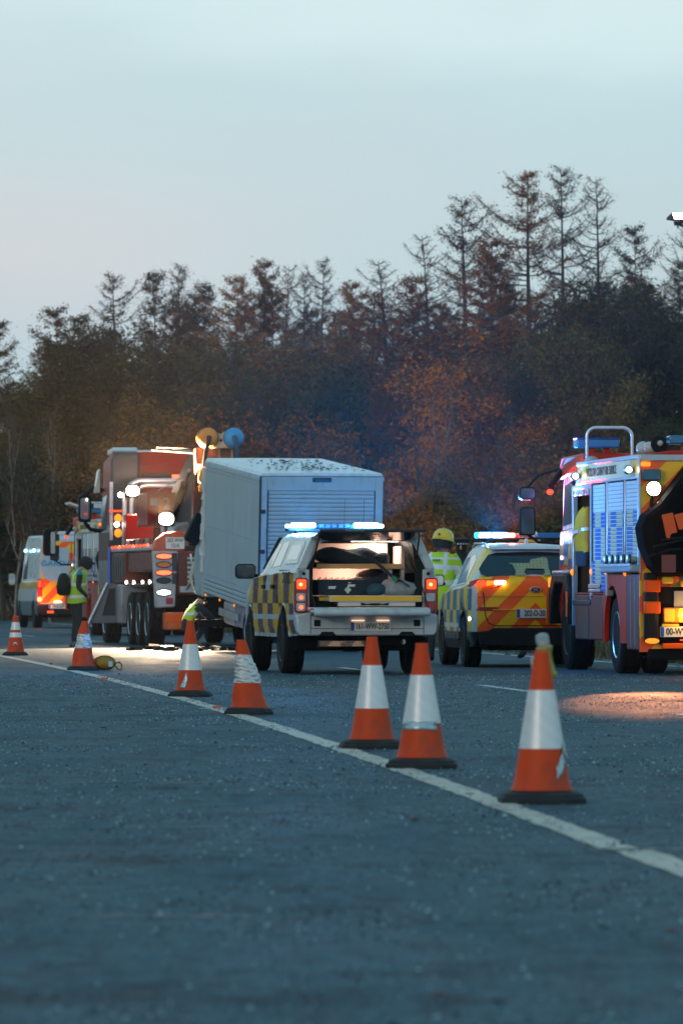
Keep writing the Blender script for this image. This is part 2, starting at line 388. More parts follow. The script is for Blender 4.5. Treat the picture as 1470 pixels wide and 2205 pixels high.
# tar joints sunk between strips of asphalt on the shoulder
MT['tar'] = M('bitumen_joint', (.012, .014, .016), .35, bump=.3)
for d, x0, x1, w in ((24.84, 1.02, 1.5, .05), (33.5, -1.9, .1, .03), (27.2, -1.6, -.35, .03), (19.7, -.9, -.30, .045)):
    mb = MB(); n = 14
    rings = [[(x0 + (x1 - x0) * i / n, d + .05 * math.sin(i * 1.7), .005), (x0 + (x1 - x0) * i / n, d + w + .05 * math.sin(i * 1.7 + .8), .005)] for i in range(n + 1)]
    mb.loft(rings, 0, False, False); ob('road_joint', mb, MT['tar'], kind='structure')
# ragged grass and fallen leaves along the far edge
rs = np.random.RandomState(3)
def blades(name, n, mats, size):
    V = []; F = []; mi = []
    for i in range(n):
        d = rs.uniform(70, 200); x = far_x(d) + rs.gamma(1.6, .9) + .05
        z = ground_z(x, d); a = rs.uniform(0, 6.28); h = size * rs.uniform(.5, 1.6); w = .012 + .02 * rs.rand()
        V += [(x - w * math.cos(a), d - w * math.sin(a), z), (x + w * math.cos(a), d + w * math.sin(a), z), (x + rs.normal(0, h * .4), d + rs.normal(0, h * .4), z + h)]
        F.append((3 * i, 3 * i + 1, 3 * i + 2)); mi.append(rs.randint(len(mats)))
    return ob(name, np_mesh(name, V, F, mats, mi), None, kind='stuff')
blades('grass', 14000, [M('verge_grass', (.05, .065, .02), .8), M('dry_grass', (.13, .10, .05), .8)], .16)
V = []; F = []; mi = []
for i in range(2600):
    d = rs.uniform(66, 190); x = far_x(d) + rs.normal(.5, .9); z = max(ground_z(x, d), 0) + .012; a = rs.uniform(0, 6.28); s_ = rs.uniform(.03, .07)
    c_, n_ = math.cos(a) * s_, math.sin(a) * s_; k = rs.uniform(-.02, .03)
    V += [(x - c_, d - n_, z), (x + n_ * .6, d - c_ * .6, z + k), (x + c_, d + n_, z + .01), (x - n_ * .6, d + c_ * .6, z + k)]
    F.append((4 * i, 4 * i + 1, 4 * i + 2, 4 * i + 3)); mi.append(rs.randint(3))
LEAFM = [M('brown_leaf', (.10, .045, .02), .7), M('russet_leaf', (.20, .06, .02), .7), M('tan_leaf', (.22, .14, .07), .7)]
ob('fallen_leaves', np_mesh('fallen_leaves', V, F, LEAFM, mi), None, kind='stuff')

# loose grit on the old surface: one mass nobody could count
rg = np.random.RandomState(31); n = 95000
gd = np.sqrt(rg.uniform(11.5 ** 2, 78 ** 2, n)); gx = rg.uniform(-.062, .062, n) * gd
clump = np.sin(gx * 2.1 + 1.3 * np.sin(gd * .55)) * np.sin(gd * .9 + gx * 1.7) + .5 * np.sin(gx * 5.3 - gd * 2.2)
keep = rg.rand(n) < np.clip(.35 + .5 * clump, .06, 1.); gd, gx = gd[keep], gx[keep]; n = len(gd)
sz = rg.gamma(2.5, .0016, n) + .0020
T = np.array([[1, 0, 0], [-.5, .87, 0], [-.5, -.87, 0], [0, 0, .8]]); a = rg.uniform(0, 6.28, n)
V = np.zeros((n, 4, 3)); ca, sa = np.cos(a)[:, None], np.sin(a)[:, None]
V[:, :, 0] = gx[:, None] + sz[:, None] * (T[:, 0] * ca - T[:, 1] * sa); V[:, :, 1] = gd[:, None] + sz[:, None] * (T[:, 0] * sa + T[:, 1] * ca); V[:, :, 2] = .0045 + sz[:, None] * T[:, 2] * rg.uniform(.5, 1.3, (n, 1))
F = (np.arange(n)[:, None, None] * 4 + np.array([[0, 1, 3], [1, 2, 3], [2, 0, 3]])).reshape(-1, 3)
gm = rg.choice(3, n, p=[.22, .40, .38]).repeat(3)
ob('road_grit', np_mesh('road_grit', V.reshape(-1, 3), F, [M('pale_grit', (.36, .46, .48), .5, spec=.5), M('blue_grey_grit', (.10, .16, .19), .5), M('dark_grit', (.012, .016, .02), .5)], gm), None, kind='stuff')
# ================================================================ trees
MT['bark'] = M('grey_brown_bark', (.045, .036, .03), .85, bump=.6, bs=20)
MT['birch'] = M('pale_birch_bark', (.20, .18, .16), .7, vs=3, var=.5)
def leafmat(name, c1, c2, rnd=.3):
    def pat(c):
        a = noise(c.nt, c.obj, .55, 3, .6); b = noise(c.nt, c.obj, 3.5, 2, .6)
        return c.mix((((a + b * .5) - .5) * 2.2).op('MAXIMUM', 0.).op('MINIMUM', 1.), c1, c2)
    return M(name, c1, .8, var=.45, vs=2.2, rv=0, pat=pat, rnd=rnd, spec=.2)
LF = {
    'larch': leafmat('brown_larch_needles', (0.125, 0.066, 0.025), (0.284, 0.106, 0.025)),
    'larchdk': leafmat('dark_larch_twigs', (0.061, 0.048, 0.030), (0.111, 0.068, 0.033)),
    'spruce': leafmat('dark_spruce_needles', (0.020, 0.031, 0.019), (0.046, 0.052, 0.022)),
    'olive': leafmat('olive_leaves', (0.049, 0.049, 0.017), (0.114, 0.085, 0.021)),
    'beech': leafmat('copper_beech_leaves', (0.270, 0.084, 0.009), (0.567, 0.182, 0.012), .15),
    'russet': leafmat('russet_leaves', (0.151, 0.060, 0.015), (0.389, 0.121, 0.017)),
    'dull': leafmat('dull_brown_leaves', (0.098, 0.060, 0.025), (0.212, 0.101, 0.028)),
}
def tubes_mesh(paths, n=5):
    mb = MB()
    for pts, r in paths: mb.tube(pts, r, n)
    return mb
def tris(P, size, rg, flat=0.):
    """random little triangles at points P"""
    n = len(P); a = rg.normal(size=(n, 3)); b = rg.normal(size=(n, 3))
    if flat: a[:, 2] *= flat; b[:, 2] *= flat
    a /= np.linalg.norm(a, axis=1, keepdims=True); b /= np.linalg.norm(b, axis=1, keepdims=True)
    s_ = size * rg.uniform(.5, 1.4, (n, 1))
    V = np.stack([P - a * s_, P + a * s_ * .8 + b * s_ * .3, P + b * s_], 1).reshape(-1, 3)
    return V, np.arange(3 * n).reshape(-1, 3)
def conifer(seed, h, spread, leaf, z0=.2, nb=95, rise=.5, droop=.15, needles=70, nsize=.055, bare=0., twig=14):
    rg = np.random.RandomState(seed); paths = []; P = []; TV = []
    bend = rg.normal(0, .02 * h, 2)
    def trunk(t): return np.array([bend[0] * t * t + .03 * math.sin(t * 9 + seed), bend[1] * t * t, h * t])
    r0 = .011 * h + .03
    paths.append(([trunk(t) for t in np.linspace(0, 1, 12)], [max(r0 * (1 - t) ** .9, .012) for t in np.linspace(0, 1, 12)]))
    for i in range(nb):
        t = z0 + (1 - z0) * min(max((i + rg.rand() + rg.normal(0, 2.2)) / nb, 0), .99)
        u = (t - z0) / (1 - z0)
        az = i * 2.4 + rg.normal(0, .5)
        L = spread * (1 - u) ** .75 * (.35 + .65 * min(u * 5, 1)) * rg.uniform(.35, 1.3) * (1 + .3 * math.sin(az * 1 + seed)) + .12
        d0 = np.array([math.cos(az), math.sin(az), 0])
        base = trunk(t); pts = []
        for k in range(5):
            s_ = k / 4
            pts.append(base + d0 * L * s_ + np.array([0, 0, L * (-droop * s_ * 1.6 * (1 - u) + rise * s_ * s_ * (.5 + u))]) + rg.normal(0, .045 * L, 3) * s_)
        paths.append((pts, [.026 * (1 - .85 * k / 4) * (.5 + L / spread * .6) + .006 for k in range(5)]))
        pts = np.array(pts)
        nt_ = int(1.7 * twig * (.4 + L / spread))
        for q in range(nt_):
            s_ = rg.uniform(.12, 1) * 3.999; k = int(s_); p = pts[k] + (pts[k + 1] - pts[k]) * (s_ - k)
            dd = d0 * rg.uniform(.2, .9) + np.array([-d0[1], d0[0], 0]) * rg.normal(0, .8) + np.array([0, 0, rg.normal(.1, .45)])
            e_ = p + dd * rg.uniform(.18, .5) * (.5 + L / spread * .5)
            sd = np.cross(e_ - p, rg.normal(size=3)); sd = sd / (np.linalg.norm(sd) + 1e-6) * .009
            TV += [p - sd, p + sd, e_]
            if rg.rand() > bare:
                m_ = max(2, int(needles / 10)); w = rg.uniform(0, 1.05, (m_, 1))
                P.append(p + (e_ - p) * w + rg.normal(0, .065, (m_, 3)))
    P = np.concatenate(P) if P else np.zeros((1, 3))
    V, F = tris(P, nsize * .8, rg)
    TV = np.array(TV); V2 = np.concatenate([TV, V]); F2 = np.concatenate([np.arange(len(TV)).reshape(-1, 3), F + len(TV)])
    mi = np.concatenate([np.zeros(len(TV) // 3), np.ones(len(F))])
    tm = mesh_of('trunk', tubes_mesh(paths, 4), MT['bark'], 60)
    cm = np_mesh('crown', V2, F2, [MT['bark'], LF[leaf]], mi)
    return tm, cm
def broadleaf(seed, h, spread, leaf, leaves=9000, lsize=.075, z0=.15, bark='bark', bush=False, bare=.0, thin=1.):
    rg = np.random.RandomState(seed); paths = []; tips = []
    def grow(p, d, L, r, lev):
        pts = [p]; q = p.copy(); dd = d.copy()
        for k in range(4):
            dd = dd + rg.normal(0, .14, 3) + np.array([0, 0, .07]); dd /= np.linalg.norm(dd); q = q + dd * L / 4; pts.append(q)
        paths.append((pts, [r * thin * (1 - .55 * k / 4) for k in range(5)]))
        if lev >= 2: tips.append((q, L))
        if lev >= 1: tips.append((pts[2], L * .8))
        if lev < 3:
            for k in range(rg.randint(2, 5)):
                a = rg.uniform(0, 6.28); tilt = rg.uniform(.45, 1.05)
                ax = np.array([math.cos(a), math.sin(a), 0]); nd = dd * math.cos(tilt) + ax * math.sin(tilt); 
                grow(pts[rg.randint(2, 5)], nd / np.linalg.norm(nd), L * rg.uniform(.55, .8), r * .5, lev + 1)
    if bush:
        for k in range(6):
            a = k * 1.05 + rg.rand(); grow(np.array([math.cos(a) * .2, math.sin(a) * .2, 0]), np.array([math.cos(a) * .5, math.sin(a) * .5, .85]), h * .42, .035, 1)
    else:
        grow(np.zeros(3), np.array([0, 0, 1.]), h * .42, .012 * h + .03, 0)
        grow(np.array([0, 0, h * .38]), np.array([.05, 0, 1.]), h * .38, .008 * h + .02, 1)
    tp = np.array([t[0] for t in tips]); sc = np.array([spread / max(np.abs(tp[:, 0]).max(), .1), spread / max(np.abs(tp[:, 1]).max(), .1), 1])
    kz = h * .93 / max(tp[:, 2].max(), .1); sc[2] = kz
    paths = [([np.array(p) * sc for p in pts], r) for pts, r in paths]; tp = tp * sc
    per = max(4, leaves // len(tp)); P = []
    for c_ in tp:
        m_ = int(per * rg.uniform(.3, 1.7) * (0 if rg.rand() < bare else 1))
        P.append(c_ + rg.normal(0, 1, (m_, 3)) * np.array([.32, .32, .24]) * (spread / 2.2) ** .6)
    P = np.concatenate(P); P[:, 2] = np.maximum(P[:, 2], .05)
    V, F = tris(P, lsize, rg)
    # fine bare twigs through the crown
    tw = []
    for c_ in tp:
        for k in range(10):
            e_ = c_ + rg.normal(0, .45, 3) + np.array([0, 0, .25]); sd = rg.normal(0, .008, 3); tw += [c_ - sd, c_ + sd, e_]
    tw = np.array(tw)
    V2 = np.concatenate([tw, V]); F2 = np.concatenate([np.arange(len(tw)).reshape(-1, 3), F + len(tw)])
    mi = np.concatenate([np.zeros(len(tw) // 3), np.ones(len(F))])
    return mesh_of('trunk', tubes_mesh(paths, 5), MT[bark], 60), np_mesh('crown', V2, F2, [MT['bark'], LF[leaf]], mi)
KIND = {
    # tall larches, nearly bare                      seed  h  spread
    'larch0': (15., conifer(1, 15, 3.3, 'larch', .22, 100, .60, .14, 90, .06, .2, 26)),
    'larch1': (15., conifer(2, 15, 2.9, 'larchdk', .25, 92, .65, .10, 60, .055, .35, 26)),
    'larch2': (14., conifer(3, 14, 2.6, 'larch', .30, 84, .65, .12, 30, .05, .6, 24)),
    'larch3': (13., conifer(4, 13, 3.6, 'larch', .12, 115, .45, .2, 110, .065, .1, 22)),
    'larch4': (13., conifer(5, 13, 3.3, 'larchdk', .10, 115, .5, .18, 90, .06, .15, 22)),
    'spruce0': (12., conifer(6, 12, 2.2, 'spruce', .05, 130, .12, .3, 130, .07, 0, 20)),
    'olive0': (10., broadleaf(11, 10, 3.0, 'olive', 15000, .09)),
    'olive1': (9., broadleaf(12, 9, 2.8, 'spruce', 15000, .09)),
    'beech0': (9., broadleaf(13, 9, 2.6, 'beech', 9000, .075, bare=.25)),
    'beech1': (7., broadleaf(14, 7, 2.4, 'russet', 9000, .075, bare=.15)),
    'birch0': (9.5, broadleaf(15, 9.5, 1.5, 'dull', 5500, .06, bark='birch', bare=.15, thin=.5)),
    'dull0': (10., broadleaf(16, 10, 2.6, 'dull', 11000, .08, bare=.15)),
    'dull1': (8., broadleaf(17, 8, 2.8, 'dull', 12000, .085)),
    'bush0': (3.6, broadleaf(18, 3.6, 2.4, 'olive', 9000, .07, bush=True)),
    'bush1': (4.2, broadleaf(19, 4.2, 2.6, 'russet', 9000, .07, bush=True, bare=.1)),
    'bush2': (3.2, broadleaf(20, 3.2, 2.3, 'dull', 8000, .07, bush=True)),
    'bush3': (3.6, broadleaf(21, 3.6, 2.4, 'beech', 6000, .065, bush=True, bare=.3)),
}
NAME = {'larch': 'larch_tree', 'spruce': 'spruce_tree', 'olive': 'oak_tree', 'beech': 'beech_tree', 'birch': 'birch_tree', 'dull': 'alder_tree', 'bush': 'shrub'}
def tree(kind, px, d, top, label, group, wide=1.):
    """stand a tree at distance d so that it is as tall as the photo shows; px, top: where its tip is seen"""
    x = (px - 735) * d / 13000; z = max(ground_z(x, d), -.01)
    zt = 1.065 + (1273 - top) * d / 13000
    h0, (tm, cm) = KIND[kind]; k = max(zt - z, 1.2) / h0
    stem_ = kind.rstrip('0123456789')
    r_ = root(NAME[stem_], label, 'shrub' if stem_ == 'bush' else 'tree', (x, d, z), random.uniform(0, 6.28), group)
    r_.scale = (k * wide, k * wide, k)
    for n_, m_ in (('trunk', tm), ('crown', cm)): ob(n_, m_, None, r_)
    return r_
G1 = 'larches along the skyline'
for a in (
    ('larch0', 1140, 228, 372, 'tallest larch, with a dark straight trunk and rusty needles near the tip', 1.35),
    ('larch1', 1212, 236, 362, 'slender bare larch just right of the tallest larch', 1.25),
    ('larch2', 1293, 240, 385, 'thin bare larch whose top stands alone against the sky', 1.25),
    ('larch1', 1003, 226, 428, 'dark open larch two trees left of the tallest larch', 1.45),
    ('larch2', 935, 232, 508, 'small bare larch at the left end of the tall group', 1.2),
    ('larch4', 1368, 226, 488, 'bushy dark larch between the bare larch and the flood lamp', 1.1),
    ('larch2', 1462, 214, 470, 'bare larch behind the flood lamp', 1.2),
    ('larch2', 848, 236, 562, 'larch with forked bare top in the dip of the skyline', 1.5),
    ('larch3', 1060, 222, 520, 'rusty brown larch filling the gap left of the tallest larch', 1.45),
    ('larch1', 690, 244, 560, 'thin larch standing above the middle of the wood', 1.),
    ('larch3', 572, 238, 566, 'broad brown topped larch rising above the recovery boom', 1.),
    ('larch2', 604, 246, 572, 'faint thin larch beside the broad brown topped one', 1.1),
    ('larch1', 650, 240, 592, 'dark narrow larch in the middle of the skyline', .9),
    ('larch3', 505, 236, 600, 'brown larch above the gap between box truck and wrecker', 1.05),
    ('larch4', 433, 240, 612, 'small dark topped larch over the wrecker cab', 1.1),
    ('larch1', 386, 244, 572, 'thin grey larch left of the small dark topped one', .9),
    ('larch4', 340, 236, 588, 'dark rounded larch above the wrecker', 1.1),
    ('larch1', 252, 232, 592, 'leaning dark larch at the left shoulder of the wood', 1.3),
    ('larch4', 182, 228, 680, 'low dark larch near the left end of the wood', 1.2),
    ('larch4', 125, 226, 664, 'outermost dark larch before the gap of sky on the left', 1.3),
    ('larch4', -14, 222, 690, 'larch cut by the left edge of the view', 1.2),
    ('larch3', 760, 240, 612, 'low brown larch right of the middle of the skyline', 1.2),
    ('larch3', 800, 236, 632, 'brown larch in the lowest part of the skyline', 1.3),
    ('larch3', 895, 230, 600, 'brown larch below the small bare larch', 1.3),
    ('olive0', 1300, 216, 575, 'dark green oak behind the fire engine hoop', 1.),
    ('olive1', 1420, 212, 590, 'dark oak at the right edge above the fire engine', 1.),
    ('olive0', 1240, 206, 690, 'oak with yellowish leaves above the police car and fire engine', 1.),
    ('spruce0', 1120, 208, 760, 'dark spruce right of the copper beech', 1.2),
    ('beech0', 965, 206, 680, 'copper beech with bright orange leaves, biggest of the orange trees', 1.25),
    ('beech0', 1050, 203, 780, 'smaller orange beech right of the biggest copper beech', 1.2),
    ('beech0', 905, 200, 800, 'orange beech left of the birch trunk', 1.1),
    ('birch0', 948, 196, 790, 'birch with a thin pale trunk in front of the orange beeches', 1.),
    ('birch0', 33, 200, 850, 'birch with a pale stem behind the police van', .9),
    ('birch0', 108, 206, 840, 'birch with a grey stem right of the police van roof', .9),
    ('beech1', 430, 204, 850, 'russet beech above the wrecker cab', 1.3),
    ('beech0', 375, 202, 880, 'small orange beech above the red cab', 1.2),
    ('beech1', 700, 204, 860, 'russet tree with orange tips above the box truck', 1.1),
): tree(a[0], a[1], a[2], a[3], a[4], G1 if a[0].startswith('larch') else 'trees at the foot of the wood', a[5] if len(a) > 5 else 1.)
rt = random.Random(5)
MARK = [(60, 'at the left edge of the view'), (150, 'over the police van'), (235, 'over the man in the vest'), (330, 'over the red wrecker cab'), (425, 'over the work lamps'), (515, 'over the boom head'), (620, 'over the left part of the box truck'), (720, 'over the middle of the box truck'),
        (830, 'over the right end of the box truck'), (900, 'over the right half of the pickup'), (985, 'over the yellow helmet'), (1080, 'over the lit police beacons'), (1190, 'over the police car tail'), (1270, 'over the fire engine cab'), (1360, 'over the silver hoop'), (9999, 'over the fire engine tail')]
USED = {}
def place_label(base, px, row):
    where = next(w for m, w in MARK if px < m)
    l = base + ', ' + row + ' ' + where; k = USED.get(l, 0); USED[l] = k + 1
    return l if k == 0 else base + ', ' + row + ' ' + ('one further right, ', 'two further right, ', 'three further right, ', 'last one, ')[min(k - 1, 3)].strip() + ' ' + where
mid = [('dull0', 60), ('dull1', 55), ('larch3', 30), ('larch4', 40), ('beech1', 18), ('olive0', 22), ('olive1', 18)]
def skyline(px): return float(np.interp(px, [-60, 40, 60, 200, 260, 500, 700, 830, 900, 1000, 1200, 1240, 1330, 1560], [770, 850, 760, 710, 650, 632, 622, 640, 640, 600, 610, 640, 555, 555]))
pool = [k for k, w in mid for _ in range(w)]
for row, (d0, dz, lo, n) in enumerate(((252, 6, 0, 17), (240, 6, 25, 17), (228, 6, 70, 16), (216, 5, 140, 16))):
    for i in range(n):
        px = -70 + 1610 * (i + rt.uniform(.1, .9)) / n; k = rt.choice(pool) if row > 1 else rt.choice(['larch3', 'larch4', 'larch3', 'dull0', 'larch4'])
        if px > 1080 and rt.random() < .6: k = rt.choice(['olive0', 'olive1', 'spruce0', 'olive0'])
        if px < 240 and rt.random() < .6: k = rt.choice(['olive0', 'larch4', 'olive1'])
        if px > 1080 and row > 1: k = rt.choice(['olive0', 'olive1', 'spruce0'])
        tree(k, px, d0 + rt.uniform(-dz, dz), skyline(px) + lo + rt.uniform(-10, 45), place_label({'dull0': 'tall brown alder', 'dull1': 'rounded brown alder', 'larch3': 'rusty larch', 'larch4': 'dark larch', 'beech1': 'russet beech', 'olive0': 'olive green oak', 'olive1': 'dark green oak', 'spruce0': 'dark spruce'}[k], px, ('deepest rank', 'second rank', 'third rank', 'front rank')[row]), 'trees massed inside the wood', 1.15)
BL = {'bush0': 'olive green shrub', 'bush1': 'russet shrub', 'bush2': 'dull brown shrub', 'bush3': 'orange leaved shrub', 'dull1': 'low rounded alder', 'olive1': 'low dark oak', 'beech1': 'low russet beech'}
for row, (doff, lo, hi, n) in enumerate(((13, 860, 1000, 15), (8, 950, 1100, 17), (5, 1060, 1180, 17))):
    for i in range(n):
        px = -60 + 1590 * (i + rt.uniform(.1, .9)) / n
        k = rt.choice(['bush1', 'bush2', 'dull1', 'beech1', 'bush2', 'bush3'] if 240 < px < 1080 else ['bush0', 'olive1', 'bush0', 'olive1', 'bush2'])
        d = 150.
        for _ in range(60):      # walk out along the line of sight to the foot of the bank
            if (px - 735) * d / 13000 - far_x(d) > doff + 3: break
            d += 1.2
        d = max(d, 132) + rt.uniform(0, 4) + (2 - row) * 8
        tree(k, px, d, rt.uniform(lo, hi), place_label(BL[k], px, ('upper edge', 'bank foot', 'verge')[row]), 'low growth at the foot of the wood', 1.3 if k.startswith('bush') else 1.)
# undergrowth: one mass nobody could count
rg = np.random.RandomState(9); P = []
while len(P) < 42000:
    d = rg.uniform(120, 300); x = rg.uniform(-.062, .062) * d; t = x - far_x(d)
    if t < 5: continue
    z = ground_z(x, d); P.append((x, d, z + abs(rg.normal(0, .75 if t > 8 else .2)) * (1 + .8 * math.sin(x * 1.3 + d * .4))))
V, F = tris(np.array(P), .11, rg)
ob('undergrowth', np_mesh('undergrowth', V, F, [LF['dull'], LF['spruce'], LF['russet'], LF['olive']], (rg.choice(4, len(F), p=[.45, .2, .15, .2]))), None, kind='stuff')
# ================================================================ traffic cones
MT['cone'] = M('cone_orange_plastic', (.74, .060, .003), .55, var=.22, vs=7, dirt=.5, spec=.3, bump=.15, bs=25)
MT['conebase'] = M('black_rubber_base', (.014, .015, .016), .75, var=.3, dirt=.4)
def sleeve_pat(c):
    g = noise(c.nt, mapv(c.nt, c.obj, (40, 40, 40)), 1, 2)
    return c.mix(((c.x * .8 + c.z) * 26).odd() * .16 + g * .12, (.78, .77, .76), (.60, .61, .64))
MT['sleeve'] = M('reflective_sleeve', (.7, .7, .7), .33, m=.25, var=.1, vs=9, pat=sleeve_pat, bump=.2, bs=120, dirt=.12)
MT['foil'] = M('crumpled_reflective_sleeve', (.66, .63, .61), .35, m=.3, var=.35, vs=22, dirt=.2, bump=.6, bs=60)
MT['tape'] = M('silver_blue_tape', (.42, .52, .56), .28, m=.45, var=.2, vs=20, bump=.3, bs=40)
def cone(label, x, d, H, bands, rz=0., lean=(0, 0), crumple=0., squash=0., base_tilt=0., seed=0, rb=.147, rt=.034):
    """bands: list of (z0, z1, part name, material) as shares of the height"""
    rg = random.Random(seed)
    ph = [rg.uniform(0, 6.28) for _ in range(8)]
    o_ = root('traffic_cone', label, 'traffic cone', (x, d, 0), rz, 'traffic cones along the edge line')
    def rad(t):
        t0 = .085
        r = rt + (rb - rt) * (1 - t) ** 1.02 / (1 - t0)
        if t < .16: r += .010 * ((.16 - t) / .08)
        return r
    def warp(a, t, r, loose):
        w = t * t
        c_ = crumple if loose else crumple * .18
        rr = r * (1 + c_ * (.06 * math.sin(3 * a + t * 38 + ph[0]) + .055 * math.sin(5 * a - t * 83 + ph[1]) + .05 * math.sin(2 * a + t * 120 + ph[2]) + .045 * math.sin(7 * a + t * 150 + ph[6])))
        rr *= 1 + squash * .14 * math.sin(2 * a + ph[3]) * (.3 + t)
        bend = lean[0] * w + crumple * .012 * math.sin(t * 14 + ph[4]); bx = lean[1] * w
        return (rr * math.cos(a) + bend, rr * math.sin(a) + bx, t * H - crumple * .006 * math.sin(a * 2 + ph[5]) * t)
    for k, (a0, a1, nm, mt) in enumerate(bands):
        loose = mt is MT['foil']; n = 48 if loose else 32; rows = max(3, int((a1 - a0) * (90 if loose else 26)))
        off = .0035 if nm != 'body' else 0.; mb = MB(); rings = []
        lo, hi = (a0, a1)
        for i in range(rows + 1):
            t = lo + (hi - lo) * i / rows
            rings.append([warp(2 * math.pi * j / n, t, rad(t) + off, loose) for j in range(n)])
        for i in range(rows, -1, -1):        # inner wall so that it has thickness
            t = lo + (hi - lo) * i / rows
            rings.append([warp(2 * math.pi * j / n, t, max(rad(t) + off - .006, .004), loose) for j in range(n)])
        rings.append(rings[0])
        mb.loft(rings, 0, True, False); ob(nm, mb, mt, o_, sm=40)
    # top ring and base
    tp = MB(); c0 = warp(0, 1, 0, False); r_ = rad(1) + .004
    tp.lathe([(r_ - .008, -.004), (r_, .0), (r_, .02), (r_ - .004, .026), (r_ - .012, .026), (r_ - .014, 0)], (c0[0], c0[1], H - .026), n=20); ob('collar', tp, bands[-1][3] if bands[-1][2] == 'body' else MT['cone'], o_, sm=40)
    b = MB(); w = .212; oc = .075
    octo = [(w, w - oc), (w - oc, w), (oc - w, w), (-w, w - oc), (-w, oc - w), (oc - w, -w), (w - oc, -w), (w, oc - w)]
    b.loft([[(px * s_, py * s_, z) for px, py in octo] for s_, z in ((1, .0), (1, .026), (.93, .034), (.93, .046), (.80, .060), (.40, .062))])
    bo = ob('base', b, MT['conebase'], o_, bev=.004)
    if base_tilt: bo.rotation_euler = (0, base_tilt, 0)
    return o_, rad
STD = [(.085, .36, 'body', 0), (.36, .745, 'sleeve', 1), (.745, .985, 'body', 0)]
def bands(l): return [(a, b, n, [MT['cone'], MT['sleeve'], MT['foil']][m]) for a, b, n, m in l]
def tape_patch(par, pts, rad, H, off=.006):
    """a strip of tape stuck round the cone; pts: (angle, t) corners in order"""
    mb = MB(); n = 8; rings = []
    (a0, t0), (a1, t1), (a2, t2), (a3, t3) = pts
    for i in range(n + 1):
        u = i / n; row = []
        for j in range(5):
            v = j / 4
            a = (a0 * (1 - u) + a1 * u) * (1 - v) + (a3 * (1 - u) + a2 * u) * v; t = (t0 * (1 - u) + t1 * u) * (1 - v) + (t3 * (1 - u) + t2 * u) * v
            r = rad(t) + off + .003 * math.sin(u * 9 + v * 5)
            row.append((r * math.cos(a), r * math.sin(a), t * H))
        rings.append(row)
    mb.loft(rings, 0, False, False); o = ob('tape', mb, MT['tape'], par, sm=60); s_ = o.modifiers.new('thick', 'SOLIDIFY'); s_.thickness = .0015
q = math.pi / 180
c7, rd = cone('nearest cone, with a torn silver tape patch and a hazard lamp at its tip', 1.006, 30.4, .762, bands(STD), seed=1, rz=.06)
tape_patch(c7, ((-62 * q, .235), (-30 * q, .36), (-20 * q, .275), (-62 * q, .155)), rd, .762)
tape_patch(c7, ((-38 * q, .35), (-22 * q, .41), (-8 * q, .335), (-20 * q, .27)), rd, .762, .011)
c6, rd = cone('cone with a blue silver tape band round the bottom of its white sleeve', .483, 36.4, .752, bands(STD), seed=2, rz=-.05)
tape_patch(c6, ((-165 * q, .375), (-40 * q, .375), (-40 * q, .305), (-165 * q, .31)), rd, .752)
cone('clean cone overlapping the taped one, standing on its left', .206, 40.9, .757, bands(STD), seed=3, rz=.1)
cone('leaning cone with a crumpled sleeve in front of the pickup truck', -.80, 52.3, .645, bands([(.085, .42, 'body', 0), (.42, .80, 'sleeve', 2), (.80, .985, 'body', 0)]), lean=(-.075, 0), crumple=.45, squash=.6, seed=4, base_tilt=.015, rb=.155, rt=.036)
c3, rd = cone('upright cone with a thin tape sliver on its skirt, in front of the crushed cab', -1.525, 61.0, .768, bands([(.085, .35, 'body', 0), (.35, .69, 'sleeve', 1), (.69, .985, 'body', 0)]), seed=5, rz=-.1)
tape_patch(c3, ((-128 * q, .12), (-100 * q, .33), (-95 * q, .22), (-103 * q, .115)), rd, .768)
cone('cone with a crinkled foil sleeve beside the round yellow bag', -3.47, 81.2, .665, bands([(.085, .45, 'body', 0), (.45, .74, 'sleeve', 2), (.74, .985, 'body', 0)]), lean=(.02, 0), crumple=.5, squash=.6, seed=6, rb=.158, rt=.036)
c1, rd = cone('farthest cone, with two white bands and a round sticker', -5.40, 100.2, .655, bands([(.085, .46, 'body', 0), (.46, .58, 'sleeve', 1), (.58, .645, 'body', 0), (.645, .84, 'sleeve', 1), (.84, .985, 'body', 0)]), seed=7, crumple=.1, rt=.04)
st = MB().prism(ellipse(0, 0, .038, .038, 14), 'y', 0, -.003); ob('sticker', st, M('white_blue_sticker', (.5, .62, .8), .4, pat=lambda c: c.mix((c.z.abs().lt(.016) * (c.x * 90).odd()), (.75, .8, .85), (.03, .12, .45))), c1, loc=(0, -.118, .185))
# hazard lamp hung on the tip of the nearest cone
hl = root('hazard_lamp', 'yellow hazard lamp with clear lens hanging beside the tip of the nearest cone', 'lamp', (1.035, 30.5, .715), rot=(R(4), R(-14), .3))
MT['lampyellow'] = M('yellow_green_lamp_case', (.55, .50, .02), .4, tr=.25, dirt=.35)
hb = MB().lathe([(.030, -.09), (.036, -.085), (.038, -.07), (.031, -.062), (.029, 0), (.031, .035), (.036, .045), (.036, .055)], n=20); ob('case', hb, MT['lampyellow'], hl, sm=40)
hb = MB().lathe([(.040, .052), (.043, .058), (.042, .070), (.030, .078), (.028, .085)], n=20); ob('collar', hb, M('ochre_ring', (.42, .30, .10), .5, dirt=.4), hl, sm=40)
hb = MB().lathe([(.031, .084), (.034, .09), (.034, .12), (.028, .134), (.012, .14)], n=20, m=0); ob('lens', hb, M('clear_prism_lens', (.6, .66, .66), .12, tr=.55, coat=.5, bump=.6, bs=90), hl, sm=40)
hb = MB().tube([(-.03, 0, .04), (-.075, 0, .03), (-.085, 0, -.02), (-.07, 0, -.06)], .006, 6); ob('hook', hb, MT['steel'], hl, sm=40)
